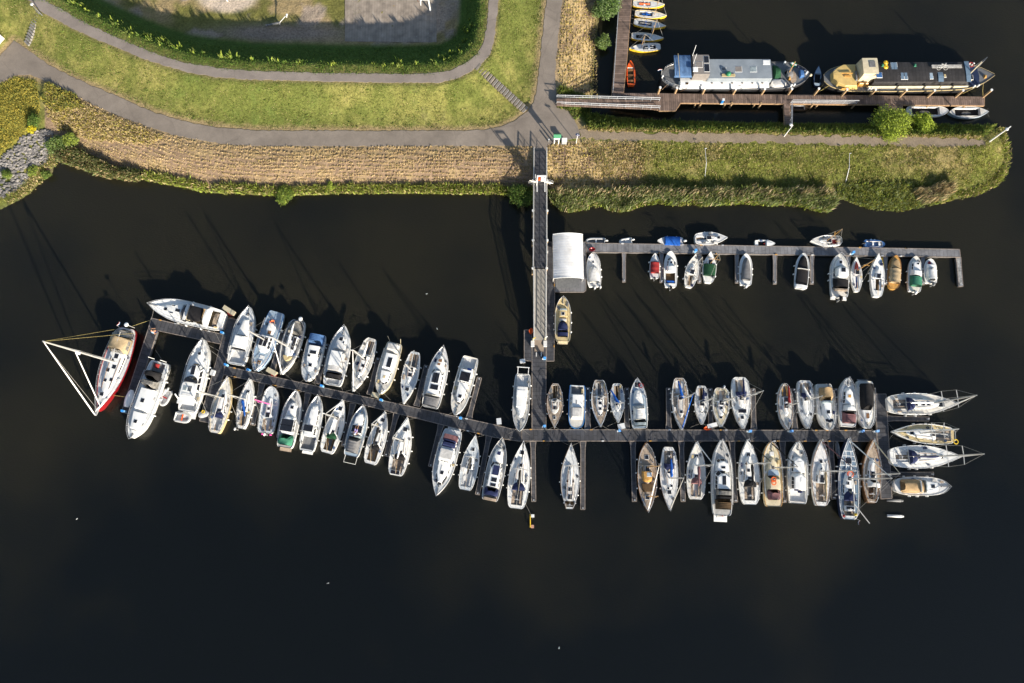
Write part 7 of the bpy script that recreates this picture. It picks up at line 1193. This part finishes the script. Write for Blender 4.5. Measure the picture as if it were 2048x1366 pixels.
for v in (.33, .42, .52): mb.bar((fr(1853)*L, v*b.B, 3.13), (fr(1912)*L, v*b.B, 3.13), .07, .07)
mb.build('roof_rack', 'pale', b.root)
for v, g in ((-.2, 'green_net'),): pass
for t in (1757, 1821): b.blk('green_chair', fr(t)-.007, fr(t)+.007, .10, .10, 1.45, .3, 'green', 'box', base=1.5, v0=.55)
b.lines([(.03,-.9,1629,189),(.03,.0,1629,189),(.92,-1,1911,194),(.93,-1,1966,194)], 'ywrope'); BARGE2 = b
def bicycle(loc, rz, lean):
    root = tag(empty('bicycle', loc, rz), 'pale bicycle leaning on the rack on the black barge roof', 'bicycle'); R_ = Matrix.Rotation(lean, 4, 'X')
    def tb(name, pl, r, m, closed=False): mb = MB(); [mb.tube([R_@Vector(p) for p in q], r, 5, closed=closed) for q in pl]; return mb.build(name, m, root)
    for cx in (-.52, .52):
        tb('wheel', [[(cx+.34*math.cos(a), 0, .34+.34*math.sin(a)) for a in [k*math.pi/9 for k in range(18)]]], .028, 'pale', True)
    tb('frame', [[(-.52, 0, .34), (-.1, 0, .34), (-.22, 0, .85), (-.52, 0, .34)], [(-.1, 0, .34), (.36, 0, .80), (-.2, 0, .80)], [(.52, 0, .34), (.34, 0, .95)]], .025, 'roof'); tb('handlebar', [[(.30, -.28, 1.0), (.34, 0, .98), (.30, .28, 1.0)]], .02, 'steel'); tb('saddle', [[(-.32, 0, .9), (-.1, 0, .9)]], .05, 'dgrey')
p = b.root.matrix_basis @ Vector((fr(1873)*L, .20*b.B, 3.0)); bicycle(p, b.ang, -.9)
# ---- people: one skinned body each, bent at the joints
def person(label, loc, rz, J, clothes, skin='skin', group=None, scale=1.):
    """J: joint name -> (pos, radius); limbs are chains of joints"""
    root = tag(empty('person', loc, rz), label, 'person', group); names = list(J); me = bpy.data.meshes.new('body'); edges = [(names.index(a), names.index(c)) for a, c in EDG if a in J and c in J]
    me.from_pydata([J[n][0] for n in names], edges, []); o = bpy.data.objects.new('body', me); COL.objects.link(o); o.parent = root; me.materials.append(M[skin]); md = o.modifiers.new('skin', 'SKIN'); md.use_smooth_shade = True
    for i, n in enumerate(names): me.skin_vertices[0].data[i].radius = (J[n][1],)*2
    me.skin_vertices[0].data[names.index('pelvis')].use_root = True; o.modifiers.new('sub', 'SUBSURF').levels = 1; o.modifiers['sub'].render_levels = 1
    h = Vector(J['head'][0]); mb = MB(); mb.ball(h+Vector((-.01, 0, .045)), .105, .09, .10, 10, 7); mb.build('hair', 'hair', root, True)
    for nm, m, ch in clothes:
        mb = MB()
        for c in ch: mb.tube([J[k][0] for k in c], [J[k][1]*1.22+.012 for k in c], 9)
        mb.build(nm, m, root, True)
    return root
EDG = [('pelvis', 'waist'), ('waist', 'chest'), ('chest', 'neck'), ('neck', 'head')]
for s_ in 'lr':
    EDG += [('pelvis', 'hip'+s_), ('hip'+s_, 'knee'+s_), ('knee'+s_, 'ank'+s_), ('ank'+s_, 'toe'+s_), ('chest', 'sh'+s_), ('sh'+s_, 'elb'+s_), ('elb'+s_, 'wri'+s_), ('wri'+s_, 'palm'+s_)]
    EDG += [('palm'+s_, 'fa%d' % k+s_) for k in range(5)]+[('fa%d' % k+s_, 'fb%d' % k+s_) for k in range(5)]
def pose(pelvis, chest, head, kn, an, el, wr, fwd=(1, 0, 0)):
    f = Vector(fwd); side = Vector((-f.y, f.x, 0)); pv, c, h = Vector(pelvis), Vector(chest), Vector(head); J = {'pelvis': (pv, .12), 'waist': (pv.lerp(c, .5), .115), 'chest': (c, .135), 'neck': (c.lerp(h, .55), .055), 'head': (h, .095)}
    for s_, sg, i in (('l', 1, 0), ('r', -1, 1)):
        J['hip'+s_] = (pv+side*.10*sg-Vector((0, 0, .04)), .085); J['knee'+s_] = (Vector(kn[i]), .058); J['ank'+s_] = (Vector(an[i]), .04); J['toe'+s_] = (Vector(an[i])+f*.18-Vector((0, 0, .035)), .035)
        J['sh'+s_] = (c+side*.19*sg+Vector((0, 0, .05)), .06); J['elb'+s_] = (Vector(el[i]), .042); w_ = Vector(wr[i]); J['wri'+s_] = (w_, .028); d = (w_-Vector(el[i])).normalized(); J['palm'+s_] = (w_+d*.07, .032); sd = d.cross(Vector((0, 0, 1))); sd = sd.normalized() if sd.length > .05 else Vector((1, 0, 0))
        for k, (o_, l) in enumerate(((-.045, .045), (-.028, .075), (-.009, .085), (.010, .078), (.028, .062))): q = w_+d*(.10 if k else .06)+sd*o_*(1.2 if k else 1.4); J['fa%d' % k+s_] = (q, .009); J['fb%d' % k+s_] = (q+d*l*.8-Vector((0, 0, .015+.004*k)), .008)
    return J
Z_ = Z1
J = pose((0, 0, .86), (.12, 0, 1.32), (.26, 0, 1.56), [(.10, .12, .46), (-.02, -.12, .46)], [(0, .13, .06), (-.12, -.13, .06)], [(.28, .34, 1.12), (.28, -.34, 1.12)], [(.50, .22, 1.0), (.50, -.22, 1.02)])
person('shirtless person in pale blue shorts leaning forward on the corner of the upper left pontoon', P(310.5, 666, Z_), .6, J, [('shorts', 'paleblue', [('waist', 'pelvis'), ('pelvis', 'hipl'), ('hipl', 'kneel'), ('hipr', 'kneer')])])
J = pose((0, 0, .42), (.12, 0, .86), (.24, 0, 1.10), [(.42, .14, .50), (.42, -.14, .50)], [(.38, .15, .06), (.38, -.15, .06)], [(.30, .32, .66), (.30, -.32, .66)], [(.52, .14, .60), (.52, -.14, .60)])
person('crouching tanned person in dark shorts beside the one in pale blue shorts', P(316, 663.5, Z_), 3.3, J, [('shorts', 'navy', [('waist', 'pelvis'), ('pelvis', 'hipl'), ('hipl', 'kneel'), ('hipr', 'kneer')])])
J = pose((0, 0, .88), (.03, 0, 1.36), (.06, 0, 1.62), [(.05, .11, .48), (.0, -.11, .48)], [(0, .12, .06), (-.05, -.12, .06)], [(.10, .30, 1.12), (.10, -.30, 1.12)], [(.32, .22, 1.0), (.32, -.22, 1.0)])
person('person in an orange top standing on the aft deck of the pale blue motor sailer', P(549, 645, 1.22), -1.2, J, [('top', 'orange', [('neck', 'chest', 'waist', 'pelvis'), ('shl', 'elbl'), ('shr', 'elbr')]), ('trousers', 'navy', [('pelvis', 'hipl'), ('hipl', 'kneel', 'ankl'), ('hipr', 'kneer', 'ankr')])])
J = pose((0, 0, .15), (-.42, 0, .22), (-.66, 0, .34), [(.36, .16, .36), (.38, -.12, .20)], [(.62, .2, .09), (.80, -.12, .09)], [(-.30, .36, .16), (-.28, -.34, .20)], [(-.10, .20, .30), (-.06, -.18, .30)])
person('sunbather in white top lying on the cabin roof of the grey canopied cruiser', P(712, 863, 1.78), 1.3, J, [('top', 'roof', [('neck', 'chest', 'waist')]), ('shorts', mat('lilac_cloth', (.36, .30, .60), .8, .1, 3), [('waist', 'pelvis'), ('pelvis', 'hipl'), ('hipl', 'kneel'), ('hipr', 'kneer')])])
